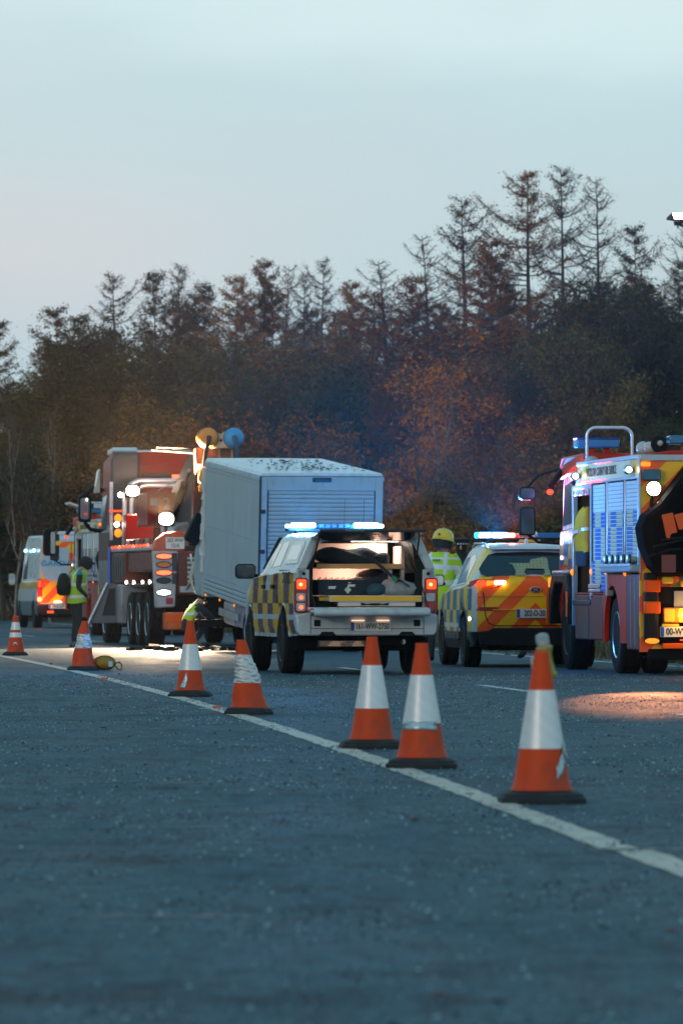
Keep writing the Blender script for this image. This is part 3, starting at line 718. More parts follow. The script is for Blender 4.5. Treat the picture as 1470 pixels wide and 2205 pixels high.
# round mustard bag by the second cone from the left
yb = root('tool_bag', 'round mustard yellow bag with a strap loop lying by the foil sleeved cone', 'bag', (-3.18, 81.3, 0), .2)
MT['mustard'] = M('mustard_fabric', (.40, .20, .012), .7, var=.35, vs=9, bump=.6, bs=16)
b = MB().ball((0, 0, .098), (.155, .13, .1), 18)
b.v = [(x * (1 + .05 * math.sin(7 * z * 20)), y, max(z, .004)) for x, y, z in b.v]; ob('pouch', b, MT['mustard'], yb, sm=60)
ob('strap', MB().tube([(.13, -.02, .10), (.19, -.04, .11), (.225, -.04, .07), (.215, -.04, .015), (.17, -.04, .02), (.14, -.04, .06)], .011, 7), MT['mustard'], yb, sm=60)
ob('patch', MB().prism(rrect(-.03, .03, .05, .125, .01), 'y', -.128, -.136), M('pale_patch', (.6, .62, .55), .5), yb, loc=(.055, .004, 0))
ob('seam', MB().tube([(-.02 + .15 * math.cos(a), -.05 - .06 * math.sin(a), .1 + .098 * math.sin(a)) for a in [i * math.pi / 8 for i in range(1, 8)]], .006, 6), M('dark_piping', (.1, .05, .01), .7), yb, sm=60)
# shards of a broken lamp and leaves on the road
MT['shard'] = M('orange_lamp_shard', (.75, .12, .03), .25, coat=.5)
def bit(name, label, cat, x, d, pts, mat, h, rz=0.):
    mb = MB().prism(pts, 'z', .001, h); o = ob(name, mb, mat, loc=(x, d, 0), rot=(0, 0, rz)); tag(o, label, cat); return o
bit('lamp_shard', 'orange lamp shard on the road between bag and upright cone', 'debris', -2.85, 72.5, [(-.03, -.03), (.04, -.02), (.05, .03), (-.02, .04)], MT['shard'], .03)
bit('lamp_shard', 'orange lamp shard just left of the leaning crumpled cone', 'debris', -1.13, 54.6, [(-.03, -.02), (.03, -.03), (.04, .02), (-.02, .03)], MT['shard'], .028, .4)
bit('lamp_shard', 'small orange shard beyond the edge line near the farthest cones', 'debris', -4.2, 87, [(-.04, -.03), (.05, -.02), (.03, .03)], MT['shard'], .03, 1.)
for k, (x, d, s_) in enumerate(((-1.22, 54.5, .02), (-1.02, 54.7, .018), (-2.95, 72.6, .026), (-2.73, 72.3, .024))):
    bit('plastic_sliver', ['pale plastic sliver left of the orange shard by the leaning cone', 'pale plastic sliver right of the orange shard by the leaning cone', 'pale plastic sliver left of the shard near the bag', 'pale plastic sliver right of the shard near the bag'][k], 'debris', x, d, [(-3 * s_, 0), (0, -s_), (2.4 * s_, 0), (.4 * s_, s_)], MT['clear'], .012, k * .3)
MT['leafb'] = M('rust_brown_leaf', (.20, .062, .03), .6, var=.3, vs=40)
def leaf(label, x, d, s_, rz):
    mb = MB(); pr = [(0, -1), (.35, -.6), (.62, -.55), (.5, -.1), (.8, .2), (.4, .35), (.3, .75), (0, 1), (-.3, .7), (-.45, .3), (-.75, .1), (-.45, -.15), (-.55, -.6), (-.3, -.6)]
    mb.add([(x_ * s_, y_ * s_, .006 + .25 * s_ * (x_ * x_ + .4 * y_ * y_)) for x_, y_ in pr] + [(0, 0, .004)], [(i, (i + 1) % 14, 14) for i in range(14)])
    o = ob('fallen_leaf', mb, MT['leafb'], loc=(x, d, 0), rot=(0, 0, rz)); tag(o, label, 'leaf', 'single leaves on the asphalt'); o.modifiers.new('t', 'SOLIDIFY').thickness = .002
leaf('rust brown leaf left of the nearest cone, alone on the shoulder', .335, 28.1, .05, .3)
leaf('small dark leaf on the shoulder left of the clean cone', -.02, 34.9, .03, 1.2)
leaf('dark leaf on the cream line behind the nearest cone', .67, 31.6, .03, 2)
leaf('dark leaf on the shoulder at lower right of the view', 1.03, 18.9, .035, 2.4)
leaf('dark leaf low in the middle of the shoulder', .26, 15.9, .03, 3)
leaf('dark leaf on the left part of the shoulder', -1.85, 47, .04, 1)
# ================================================================ vehicle building
def wheel(par, x, y, Rr, w, side, rimc='alu', label=None, tag_=None):
    key = ('wheel', round(Rr, 3), round(w, 3), side, rimc)
    if key not in MT:
        h = w / 2
        t = MB().lathe([(Rr * .60, -h * .9), (Rr * .80, -h), (Rr * .93, -h * .97), (Rr * .985, -h * .80), (Rr, -h * .74), (Rr, -h * .40), (Rr * .975, -h * .38), (Rr * .975, -h * .30), (Rr, -h * .28), (Rr, h * .28), (Rr * .975, h * .30), (Rr * .975, h * .38), (Rr, h * .40), (Rr, h * .74), (Rr * .985, h * .80), (Rr * .93, h * .97), (Rr * .80, h), (Rr * .60, h * .9)], ax='x', n=36)
        for k in range(36):      # tread blocks
            a = 2 * math.pi * k / 36; c_, s_ = math.cos(a), math.sin(a); c2, s2 = math.cos(a + .09), math.sin(a + .09)
            for u0, u1 in ((-.78, -.44), (-.2, .2), (.44, .78)):
                r0, r1 = Rr * .99, Rr * 1.012
                t.hexa([(h * u0, r0 * c_, r0 * s_), (h * u1, r0 * c_, r0 * s_), (h * u1, r0 * c2, r0 * s2), (h * u0, r0 * c2, r0 * s2), (h * u0, r1 * c_, r1 * s_), (h * u1, r1 * c_, r1 * s_), (h * u1, r1 * c2, r1 * s2), (h * u0, r1 * c2, r1 * s2)])
        ri = MB().lathe([(Rr * .62, side * h * .86), (Rr * .60, side * h * .97), (Rr * .56, side * h * .90), (Rr * .50, side * h * .55), (Rr * .24, side * h * .62), (Rr * .20, side * h * .85), (.01, side * h * .88)], ax='x', n=30)
        for k in range(8):
            a = 2 * math.pi * k / 8; ri.ball((side * h * .66, Rr * .36 * math.cos(a), Rr * .36 * math.sin(a)), (.02, Rr * .05, Rr * .05), 6, 1)
        MT[key] = (mesh_of('wheel', t, MT['rubber'], 40), mesh_of('rim', ri, [MT[rimc], MT['steel']], 40))
    t, ri = MT[key]
    wo_ = ob('wheel', t, None, par, loc=(x, y, Rr)); ob('rim', ri, None, wo_); return wo_
class Body:
    """outer skin of a car from tables along its length"""
    def __init__(s, ys, **t): s.ys = ys; s.t = t
    def g(s, k, y): return float(np.interp(y, s.ys, s.t[k]))
    def zb(s, y):
        z = s.g('zb', y)
        for ay, az, ar in s.t.get('arch', ()):
            if abs(y - ay) < ar: z = max(z, az + math.sqrt(ar * ar - (y - ay) ** 2))
        return z
    def half(s, y):
        zb, zl, zt, wb, wt = s.zb(y), s.g('zl', y), s.g('zt', y), s.g('wb', y), s.g('wt', y)
        zl = max(zl, zb + .08); zt = max(zt, zl + .02); k = min((zt - zl) / .4, 1)
        return [(wb - .05, zb), (wb - .005, zb + (zl - zb) * .18), (wb, zb + (zl - zb) * .55), (wb - .012, zl - .03 * k), (wb - .05, zl), (wt + (wb - .05 - wt) * .18 , zl + (zt - zl) * .74), (wt, zt - .06 * k), (wt - .05, zt - .022 * k), (wt - .14, zt - .005 * k), (wt * .5, zt + .006 * k)]
    def hw(s, y, z):
        h = s.half(y); return float(np.interp(z, [p[1] for p in h], [p[0] for p in h]))
    def stations(s, y0, y1, step=.12):
        st = set(np.round(np.arange(y0, y1, step), 3)) | {y0, y1} | {y for y in s.ys if y0 <= y <= y1}
        for ay, az, ar in s.t.get('arch', ()):
            for k in range(19):
                y = ay + ar * math.cos(math.pi * k / 18) * .9999
                if y0 < y < y1: st.add(round(y, 4))
        return sorted(st)
    def solid(s, y0, y1, m=0):
        rings = []
        for y in s.stations(y0, y1):
            h = s.half(y); rings.append([(-x, y, z) for x, z in h] + [(x, y, z) for x, z in h[::-1]])
        return MB().loft(rings, m)
    def tunnel(s, y0, y1, th=.07):
        rings = []
        for y in s.stations(y0, y1):
            h = s.half(y); i = [(max(x - th, .01), z - (th if k > 4 else 0)) for k, (x, z) in enumerate(h)]
            rings.append([(-x, y, z) for x, z in h] + [(x, y, z) for x, z in h[::-1]] + [(x, y, z) for x, z in i] + [(-x, y, z) for x, z in i[::-1]])
        mb = MB(); n = len(rings[0]); mb.loft(rings, 0, True, False); k = n // 2
        for b in (0, (len(rings) - 1) * n):
            for a in range(k - 1): mb.f.append((b + a, b + a + 1, b + n - 2 - a, b + n - 1 - a)); mb.m.append(0)
        return mb
    def side(s, poly, off=.004, sides=(-1, 1), th=.02):
        """a panel lying on the flank, poly in (y, z)"""
        out = []; n = len(poly)
        cy_, cz = sum(p[0] for p in poly) / n, sum(p[1] for p in poly) / n
        for sd in sides:
            mb = MB(); mb.add([(sd * (s.hw(y, z) + off), y, z) for y, z in poly] + [(sd * (s.hw(y, z) - th), y, z) for y, z in poly] + [(sd * (s.hw(cy_, cz) + off), cy_, cz)],
                   [(i, (i + 1) % n, 2 * n) for i in range(n)] + [(i, n + i, n + (i + 1) % n, (i + 1) % n) for i in range(n)]); out.append(mb)
        return out
    def arch_lips(s, mat, par, r=.018):
        for ay, az, ar in s.t['arch']:
            for sd in (-1, 1):
                pts = []
                for k in range(17):
                    a = math.pi * k / 16; y = ay + ar * math.cos(a); z = max(az + ar * math.sin(a), s.g('zb', y)); pts.append((sd * (s.hw(y, z + .03) - .004), y, z))
                ob('wheel_arch', MB().tube(pts, r, 6), mat, par, sm=60)
def rear_panel(poly, yr, off=.005, th=.02):
    n = len(poly); cx, cz = sum(p[0] for p in poly) / n, sum(p[1] for p in poly) / n
    return MB().add([(x, yr(z) - off, z) for x, z in poly] + [(x, yr(z) + th, z) for x, z in poly] + [(cx, yr(cz) - off, cz)],
                    [(i, (i + 1) % n, 2 * n) for i in range(n)] + [(i, n + i, n + (i + 1) % n, (i + 1) % n) for i in range(n)])
def plate(par, s, x, y, z, w=.52, h=.115, sx=.66, rot=REAR, blue=True):
    p = MB().prism(rrect(x - w / 2, x + w / 2, z - h / 2, z + h / 2, .012), 'y', y, y + .012)
    po = ob('number_plate', p, MT['plate'], par)
    if blue: ob('country_band', MB().box(x - w / 2 + .004, x - w / 2 + .05, y - .003, y, z - h / 2 + .005, z + h / 2 - .005), MT['plateblue'], po)
    text('lettering', s, h * .92, (x + (.022 if blue else 0), y - .004, z), rot, MT['ink'], po, sx)
    return po
def mirror(par, sd, x, y, z, w=.22, h=.17, d=.1, arm=.12, bare=False):
    m = MB().prism(rrect(x - w / 2, x + w / 2, z - h / 2, z + h / 2, min(w, h) * .3), 'y', y, y + d); mo = ob('door_mirror', m, MT['black'], par, bev=.012)
    g = MB().prism(rrect(x - w / 2 + .014, x + w / 2 - .014, z - h / 2 + .014, z + h / 2 - .014, min(w, h) * .24), 'y', y - .004, y); ob('mirror_glass', g, MT['glass'] if bare else MT['mirror'], mo)  # bare: dark reflected surroundings are put into the glass colour
    ob('arm', MB().tube([(x - sd * w * .3, y + d * .5, z - h * .2), (x - sd * (w * .4 + arm), y + d * .8, z - h * .3)], .025, 7), MT['black'], mo, sm=60)
    return mo
def stripes(period, c1, c2, slope=1.):
    def f(c): return c.mix(((c.z + c.x.abs() * slope + 4) / period).odd(), c1, c2)
    return f
ORG, YEL = (1.0, .11, .0), (1.0, .50, .0)
MT['chevron'] = M('orange_yellow_chevrons', ORG, .42, var=.06, pat=stripes(.245, ORG, YEL), spec=.3)
# ================================================================ pickup with canopy
PU = root('pickup_truck', 'white fire service pickup with maroon and yellow blocks, open rear hatch and blue light bar', 'pickup truck', (.312, 76.9, 0), R(8.3))
b = Body([0, .1, 1.70, 1.78, 3.0, 3.3, 4.05, 4.2, 4.9, 5.2, 5.27],
         zt=[1.79, 1.80, 1.81, 1.82, 1.83, 1.79, 1.30, 1.25, 1.15, 1.05, .85], wt=[.69, .70, .70, .68, .66, .65, .70, .78, .80, .76, .7],
         wb=[.90, .92, .93, .93, .93, .93, .93, .93, .91, .86, .78], zl=[1.33, 1.33, 1.33, 1.32, 1.30, 1.29, 1.24, 1.17, 1.05, .95, .75], zb=[.56, .50, .47, .47, .47, .47, .47, .47, .5, .55, .6],
         arch=((1.22, .40, .50), (4.44, .40, .48)))
MAR, YL = (.075, .008, .03), (.66, .38, .004)
def batten(c):
    z0 = c.z; row = ((z0 - .52) / .39).floor(); col_ = (c.y / .50)
    chk = (col_ + row).odd()
    v = c.mix(chk, MAR, YL)
    m = c.x.abs().gt(.855) * z0.between(.52, 1.30) * c.y.between(.10, 4.4)
    stripe = z0.between(.70, .765)
    swoosh = (c.y - 2.6 + (z0 - 1.1) * 1.2).abs().lt(.22) * z0.gt(1.08)
    v = c.mix(stripe.op('MAXIMUM', swoosh), v, (.47, .54, .57))
    return c.mix(m, (.47, .54, .57), v)
MT['battenburg'] = M('white_paint_maroon_yellow_blocks', MAR, .28, var=.06, pat=batten, spec=.35)
ob('cab_body', b.solid(1.76, 5.27), MT['battenburg'], PU, sm=32)
ob('bed_body', b.tunnel(.0, 1.74, .075), MT['battenburg'], PU, sm=32)
b.arch_lips(MT['white'], PU)
# canopy joint, door shuts, handles
ob('canopy_seam', b.side([(.02, 1.345), (1.72, 1.34), (1.72, 1.325), (.02, 1.33)], .003), MT['black'], PU)
for y in (1.75, 2.62, 3.62): ob('door_gap', b.side([(y - .008, .56), (y + .008, .56), (y + .008, 1.28), (y - .008, 1.28)], .002), MT['black'], PU)
for y in (1.98, 2.86): ob('door_handle', b.side(rrect(y - .11, y + .11, 1.10, 1.15, .02), .03), MT['black'], PU)
wg = [(1.86, 1.40), (2.60, 1.38), (2.58, 1.70), (2.05, 1.72), (1.92, 1.68)]
ob('side_window', b.side(wg), MT['glass'], PU); ob('side_window', b.side([(2.70, 1.375), (3.62, 1.36), (3.30, 1.66), (2.98, 1.69), (2.68, 1.70)]), MT['glass'], PU)
fr = ob('canopy_window', b.side([(.30, 1.42), (1.42, 1.42), (1.50, 1.50), (1.46, 1.66), (1.36, 1.71), (.42, 1.71), (.30, 1.64)], .010), MT['white'], PU)
ob('pane', b.side([(.42, 1.47), (1.32, 1.47), (1.38, 1.53), (1.35, 1.63), (1.28, 1.66), (.50, 1.66), (.42, 1.61)], .014), M('blue_grey_glass', (.20, .28, .32), .08, coat=.6, var=.25), fr)
ob('windscreen', MB().add([(-.66, 3.38, 1.76), (.66, 3.38, 1.76), (.80, 3.98, 1.34), (-.80, 3.98, 1.34)], [(0, 1, 2, 3)]).xf(Matrix.Translation((0, .02, .02))), MT['glass'], PU)
text('lettering', '227', .20, (-.940, .62, 1.235), LEFT, MT['ink'], PU, 2.6)
for x, y in ((-.80, 1.22), (-.79, 4.44)): wheel(PU, x, y, .40, .27, -1, 'dkgrey')
for x, y in ((.80, 1.22), (.79, 4.44)): wheel(PU, x, y, .40, .27, 1, 'dkgrey')
mirror(PU, -1, -1.07, 3.62, 1.33, .27, .20, .12, .05, True); mirror(PU, 1, 1.07, 3.62, 1.33, .27, .20, .12, .05, True)
# underside
ob('chassis', MB().box(-.52, .52, .15, 4.9, .36, .55).box(-.8, .8, 1.15, 1.29, .33, .47).box(-.78, .78, 1.75, 3.9, .42, .52).box(-.82, .82, .64, .70, .30, .6), MT['dark'], PU, bev=.02)
ob('wheel_well', MB().box(-.66, .66, .7, 1.72, .5, .78).box(-.66, .66, 3.95, 4.95, .5, .9), MT['dark'], PU)
ob('exhaust', MB().tube([(.5, .15, .42), (.5, 1.0, .42)], .035, 10), MT['steel'], PU, sm=60)
ob('tow_bar', MB().box(-.62, .02, -.06, .02, .355, .44).tube([(0, -.05, .40), (0, -.18, .40), (0, -.2, .46)], .03, 8), MT['dkgrey'], PU, bev=.008)
ob('reflective_strip', MB().box(-.60, -.02, -.066, -.061, .365, .43), M('orange_silver_reflector', (.65, .35, .2), .3, m=.4, pat=lambda c: c.mix(((c.x * 7 + noise(c.nt, c.obj, 22) * 2.5)).odd(), (.75, .40, .22), (.25, .13, .1))), PU)
# rear: bumper, lamps, open tailgate
bp = MB().prism([(-.90, .55), (-.86, .50), (.86, .50), (.90, .55), (.91, .76), (.78, .79), (-.78, .79), (-.91, .76)], 'y', -.10, .08); ob('rear_bumper', bp, MT['white'], PU, bev=.02)
ob('bumper_step', MB().box(-.68, -.60, -.108, -.10, .62, .70).box(.60, .68, -.108, -.10, .62, .70).prism([(-.62, .502), (-.40, .502), (-.44, .55), (-.58, .55)], 'y', -.11, -.09).prism([(.40, .502), (.62, .502), (.58, .55), (.44, .55)], 'y', -.11, -.09), MT['black'], PU)
ob('bumper_seam', MB().box(-.73, -.722, -.103, -.1, .52, .78).box(.722, .73, -.103, -.1, .52, .78).box(-.72, .72, -.104, -.1, .585, .592), MT['dkgrey'], PU)
plate(PU, '161-WW-2750', .04, -.125, .615)
pl = MB().box(-.20, -.04, -.14, -.10, .685, .70).box(.12, .28, -.14, -.10, .685, .70); ob('plate_lamp', pl, M('plate_lamp_glow', (.8, .5, .4), .4, e=(1, .6, .4), es=.9), PU)
for sd in (-1, 1):
    ob('rear_pillar', MB().box(sd * .725, sd * .885, .0, .12, .78, 1.345) if sd > 0 else MB().box(-.885, -.725, .0, .12, .78, 1.345), MT['white'], PU, bev=.015)
    ob('canopy_pillar', MB().prism([(sd * .885, 1.345), (sd * .765, 1.345), (sd * .615, 1.75), (sd * .66, 1.79), (sd * .705, 1.755)], 'y', -.012, .1), MT['white'], PU, bev=.012)
    tl = ob('tail_lamp', MB().prism(rrect(sd * .835 - .085, sd * .835 + .085, .79, 1.235, .035), 'y', -.045, .05), MT['redoff'], PU, bev=.012)
    ob('indicator', MB().prism(rrect(sd * .835 - .062, sd * .835 + .062, 1.09, 1.215, .02), 'y', -.056, -.04), MT['redon'], tl, bev=.006)
    for z in (.985, .86):
        ob('lens', MB().prism(rrect(sd * .835 - .066, sd * .835 + .05, z - .05, z + .055, .025), 'y', -.058, -.04), MT['clear'] if sd < 0 or z > .9 else MT['redoff'], tl, bev=.006)
        if sd < 0: ob('bulb', MB().prism(ellipse(sd * .835 - .005, z, .026, .026, 12), 'y', -.064, -.05), MT['redhot'] if z > .9 else MT['redhot'], tl)
    ob('bulb', MB().prism(ellipse(sd * .835 - .01, 1.15, .02, .02, 12), 'y', -.064, -.05), MT['amberhot'], tl)
    ob('hinge_button', MB().lathe([(.022, -.012), (.022, 0)], (sd * .80, 0, 1.288), 'y', 12), MT['black'], PU)
ob('tailgate', MB().prism([(-.56, .755), (-.575, .80), (-.55, .845), (-.48, .862), (-.02, .862), (-.02, .765), (-.5, .745)], 'x', -.745, .745), MT['white'], PU, bev=.02, sm=40)
ob('tailgate_latch', MB().lathe([(.05, -.02), (.05, .02)], (-.765, -.5, .80), 'x', 12).box(-.77, -.75, -.5, -.05, .82, .86), MT['steel'], PU)
for sd in (-1, 1): ob('tailgate_strap', MB().tube([(sd * .72, -.5, .86), (sd * .72, .0, 1.12)], .008, 5), MT['black'], PU)
# raised hatch, hinged at the roof
ht = ob('rear_hatch', MB().prism([(-.02, 1.71), (-.75, 1.808), (-.78, 1.845), (-.02, 1.75)], 'x', -.70, .64), M('dark_hatch_glass', (.02, .035, .05), .12, coat=.5), PU, bev=.01)
ob('hatch_edge', MB().box(-.705, .645, -.80, -.765, 1.812, 1.847), MT['dkgrey'], ht, bev=.008)
text('lettering', 'ROADRANGER', .035, (-.26, -.804, 1.830), REAR, MT['grey'], ht, 1.0, .0015)
ob('gas_strut', MB().tube([(-.67, -.01, 1.5), (-.66, -.50, 1.79)], .012, 6).tube([(.65, -.01, 1.5), (.61, -.50, 1.79)], .012, 6), MT['black'], ht)
# inside the canopy
MT['cupboard'] = M('pale_pink_cupboard_board', (.72, .60, .55), .6, var=.1)
ob('load_floor', MB().box(-.72, .72, .02, 1.72, .80, .86).box(-.72, .72, -.0, .03, .80, .9), MT['dark'], PU)
ob('bulkhead', MB().box(-.78, .78, 1.66, 1.70, .8, 1.30).box(-.66, .66, 1.66, 1.70, 1.3, 1.74), MT['dkgrey'], PU)
ob('side_lining', MB().box(-.80, -.72, .1, 1.68, .8, 1.30).box(.72, .80, .1, 1.68, .8, 1.30), MT['dark'], PU)
ob('rear_frame', MB().box(-.66, .66, .0, .06, 1.70, 1.765).prism([(-.725, .86), (-.68, .86), (-.68, 1.345), (-.60, 1.70), (-.64, 1.73), (-.765, 1.345)], 'y', .01, .06).prism([(.725, .86), (.62, .86), (.64, 1.345), (.59, 1.70), (.64, 1.73), (.765, 1.345)], 'y', .01, .06), MT['black'], PU, bev=.01)
cb = ob('cupboard_panel', MB().box(-.60, .34, .95, .98, 1.0, 1.36).box(-.60, .42, .95, .98, 1.44, 1.68), MT['cupboard'], PU)
ob('cupboard_side', MB().box(.34, .38, .3, .98, 1.0, 1.36).box(.50, .54, .3, .98, 1.0, 1.64), MT['cupboard'], cb)
ob('shelf', MB().box(-.60, .54, .25, .98, 1.355, 1.375), MT['cupboard'], PU)
ob('shelf_edge', MB().box(-.60, .50, .235, .25, 1.35, 1.415), M('orange_shelf_strip', (.78, .42, .16), .5), PU, bev=.004)
dr = ob('drawer', MB().box(-.48, .70, -.12, .3, .93, 1.01), MT['cupboard'], PU, bev=.006)
ob('drawer_strip', MB().box(-.465, .69, -.126, -.12, .945, 1.0), M('bright_yellow_tape', (.95, .50, .01), .4), dr)
ob('drawer_front', MB().box(-.37, .62, -.10, .2, .872, .928), MT['cupboard'], dr, bev=.006)
ob('drawer_handle', MB().prism([(-.08, .885), (.00, .892), (.06, .885), (.12, .885), (.18, .892), (.26, .885), (.28, .918), (.2, .905), (.14, .912), (.06, .912), (0, .905), (-.08, .918)], 'y', -.118, -.1), MT['black'], dr)
ob('side_strip', MB().box(-.60, -.48, .0, .02, .945, .99), M('dull_yellow_tape', (.5, .35, .03), .5), PU)
lp_ = MB().box(-.1, .5, .55, .62, 1.70, 1.715); ob('interior_lamp', lp_, MT['whitehot'], PU)
lamp(PU, (.22, .70, 1.62), 8, (1, .58, .42), 'POINT', .10)
ob('added_shelf_glow', MB().box(-.5, .3, .5, .53, 1.347, 1.354), M('added_strip_glow', (.8, .5, .4), .4, e=(1, .6, .45), es=1.2), PU)  # added glowing strip, brightens the panels under the shelf
lamp(PU, (-.15, .55, 1.28), 10, (1, .56, .40), 'POINT', .06)  # added light that goes with the strip under the shelf
# load in the back: things of their own
def load(name, label, cat, mb, mat, **k):
    o = ob(name, mb, mat, **k); tag(o, label, cat); return o
PUM = Matrix.Translation(PU.location) @ Matrix.Rotation(PU.rotation_euler.z, 4, 'Z')
def put(o):
    o.location = PUM @ Vector(o.location); o.rotation_euler = (o.rotation_euler[0], o.rotation_euler[1], o.rotation_euler[2] + PU.rotation_euler.z); return o
MT['navy'] = M('navy_canvas', (.018, .032, .05), .8, var=.4, vs=7, bump=.6, bs=18)
MT['teal'] = M('teal_canvas', (.02, .09, .12), .75, var=.4, vs=9, bump=.5, bs=18)
MT['greycloth'] = M('grey_crumpled_sheet', (.33, .36, .37), .6, var=.4, vs=12, bump=1., bs=14)
def lumpy(c, r, n=20, k=.12, seed=0):
    mb = MB().ball(c, r, n); rg_ = random.Random(seed); ph = [rg_.uniform(0, 6.28) for _ in range(6)]
    mb.v = [(x + r[0] * k * math.sin(9 * y + 13 * z + ph[0]), y, z + r[2] * k * math.sin(11 * x + 7 * y + ph[1]) * (1 if z > c[2] else .2)) for x, y, z in mb.v]; return mb
crate = root('equipment_crate', 'dark equipment crate with hazard labels behind the yellow drawer edge', 'crate', (0, 0, 0)); crate.location = PUM @ Vector((-.24, .42, 1.012)); crate.rotation_euler = PU.rotation_euler
ob('box', MB().box(-.36, .36, -.25, .25, 0, .20), MT['navy'], crate, bev=.01)
ob('bristles', MB().join(MB()) if 0 else [m_ for m_ in [MB()] if [m_.box(-.35 + i * .025, -.34 + i * .025, -.24, -.22, .20, .222 + .012 * math.sin(i * 2.1)) for i in range(24)]][0], MT['black'], crate)
for x, z, w_, h_ in ((-.17, .10, .10, .035), (.08, .125, .10, .03), (.055, .16, .04, .012)): ob('sticker', MB().prism([(x - w_ / 2, z - h_ / 2), (x + w_ / 2 - .012, z - h_ / 2), (x + w_ / 2, z + h_ / 2), (x - w_ / 2, z + h_ / 2)], 'y', -.254, -.25), MT['plate'], crate)
ob('hazard_diamond', MB().prism([(.03, .02), (.075, .07), (.03, .12), (-.015, .07)], 'y', -.262, -.256), M('pale_green_label', (.62, .70, .62), .5), crate)
put(load('canvas_bag', 'dark rolled canvas bag lying across the pickup load', 'bag', lumpy((.0, 0, .0), (.42, .18, .12), 20, .1, 1), MT['navy'], loc=(.14, .48, 1.17), rot=(0, R(-6), .1)))
put(load('kit_bag', 'black kit bag on top of the rolled canvas in the pickup', 'bag', lumpy((0, 0, 0), (.19, .14, .09), 18, .15, 2), MT['black'], loc=(.13, .5, 1.27)))
put(load('plastic_sheet', 'grey crumpled sheet heaped at the right of the pickup load', 'sheet', lumpy((0, 0, 0), (.27, .16, .12), 22, .2, 3), MT['greycloth'], loc=(.43, .12, 1.10)))
put(load('teal_bag', 'small teal bag between the crate and the grey sheet', 'bag', lumpy((0, 0, 0), (.13, .1, .08), 16, .15, 4), MT['teal'], loc=(.12, .06, 1.08)))
put(load('gear_bundle', 'dark jackets and gear piled on the pickup shelf', 'clothing', lumpy((0, 0, 0), (.42, .2, .14), 24, .22, 5), MT['navy'], loc=(-.10, .55, 1.49)))
put(load('gear_roll', 'dark rolled gear leaning at the right end of the shelf', 'bag', lumpy((0, 0, 0), (.14, .12, .12), 16, .2, 6), MT['navy'], loc=(.26, .45, 1.46)))
sh = root('shovel', 'long handled shovel lying diagonally over the pickup load', 'shovel', (0, 0, 0)); sh.location = PUM @ Vector((0, 0, 0)); sh.rotation_euler = PU.rotation_euler
ob('shaft', MB().tube([(.02, .2, 1.56), (.38, -.02, 1.21)], .022, 8), MT['navy'], sh, sm=60)
ob('blade', MB().prism([(-.06, -.09), (.06, -.09), (.07, .05), (0, .1), (-.07, .05)], 'z', 0, .012).xf(Matrix.Translation((.47, -.05, 1.17)) @ Matrix.Rotation(R(35), 4, 'Y') @ Matrix.Rotation(R(-90), 4, 'Z')), MT['dkgrey'], sh)
ob('grip', MB().tube([(.345, 0, 1.25), (.40, -.03, 1.19)], .03, 8), M('green_grip', (.02, .2, .12), .5), sh, sm=60)
# light bar on the cab roof
lb = ob('light_bar', MB().box(-.62, .62, 2.81, 3.07, 1.86, 1.895).box(-.5, -.44, 2.85, 3.03, 1.82, 1.88).box(.44, .5, 2.85, 3.03, 1.82, 1.88), MT['black'], PU, bev=.01)
for sd in (-1, 1):
    ob('lens_cover', MB().prism([(sd * .24, 2.79), (sd * .56, 2.79), (sd * .63, 2.85), (sd * .63, 3.03), (sd * .56, 3.09), (sd * .24, 3.09)], 'z', 1.898, 1.94), MT['bluelit'], lb, bev=.006)
    for k, x in enumerate((.31, .42, .53, .60)):
        ob('beacon', MB().prism(rrect(sd * x - .055, sd * x + .055, 1.902, 1.965 if k < 3 else 1.945, .02), 'y', 2.77 + (.03 if k == 3 else 0), 2.79), MT['bluehot'], lb, bev=.006)
    lamp(PU, (sd * .45, 2.69, 1.96), BLUE_W * 1.5, (.06, .34, 1.0), 'POINT', .06)
    lamp(PU, (sd * .45, 2.71, 1.955), BLUE_W * 48, (.0, .33, 1.0), 'SPOT', .04, (R(-141), 0, 0), 96, .3)
    lamp(PU, (sd * .45, 3.17, 1.955), BLUE_W * 20, (.03, .30, 1.0), 'SPOT', .09, (R(88), 0, R(-8.6)), 14, 1.)
ob('centre_lens', MB().box(-.22, .22, 2.8, 3.05, 1.898, 1.955), M('clear_grey_lens', (.012, .02, .03), .5), lb, bev=.01)
for k in range(5): ob('louvre', MB().box(-.2 + k * .085, -.14 + k * .085, 2.79, 2.8, 1.905, 1.948), MT['dkgrey'], lb)
for x in (-.12, .13): ob('aerial', MB().tube([(x, 1.1, 1.80), (x + .006, 1.08, 2.25)], .003, 5), MT['black'], PU)
# ================================================================ police estate car
PC = root('police_car', 'police car with blue and yellow side blocks, orange chevron tail and lit light bar', 'police car', (2.70, 84.2, 0), R(5.6))
b = Body([0, .03, .10, .20, .52, .78, 1.6, 2.3, 2.75, 3.42, 3.6, 4.2, 4.42, 4.47],
         zt=[1.00, 1.16, 1.24, 1.28, 1.62, 1.71, 1.745, 1.735, 1.68, 1.22, 1.15, 1.04, .92, .7], wt=[.76, .77, .76, .75, .60, .595, .60, .60, .60, .68, .74, .74, .7, .62],
         wb=[.83, .86, .89, .905, .92, .925, .93, .93, .93, .92, .91, .88, .8, .7], zl=[.82, 1.02, 1.14, 1.17, 1.17, 1.16, 1.12, 1.10, 1.08, 1.04, 1.0, .9, .75, .6], zb=[.46, .40, .32, .30, .28, .26, .26, .26, .26, .26, .28, .3, .34, .4],
         arch=((.86, .37, .43), (3.53, .37, .42)))
BLU, YLW = (.012, .115, .30), (.72, .52, .02)
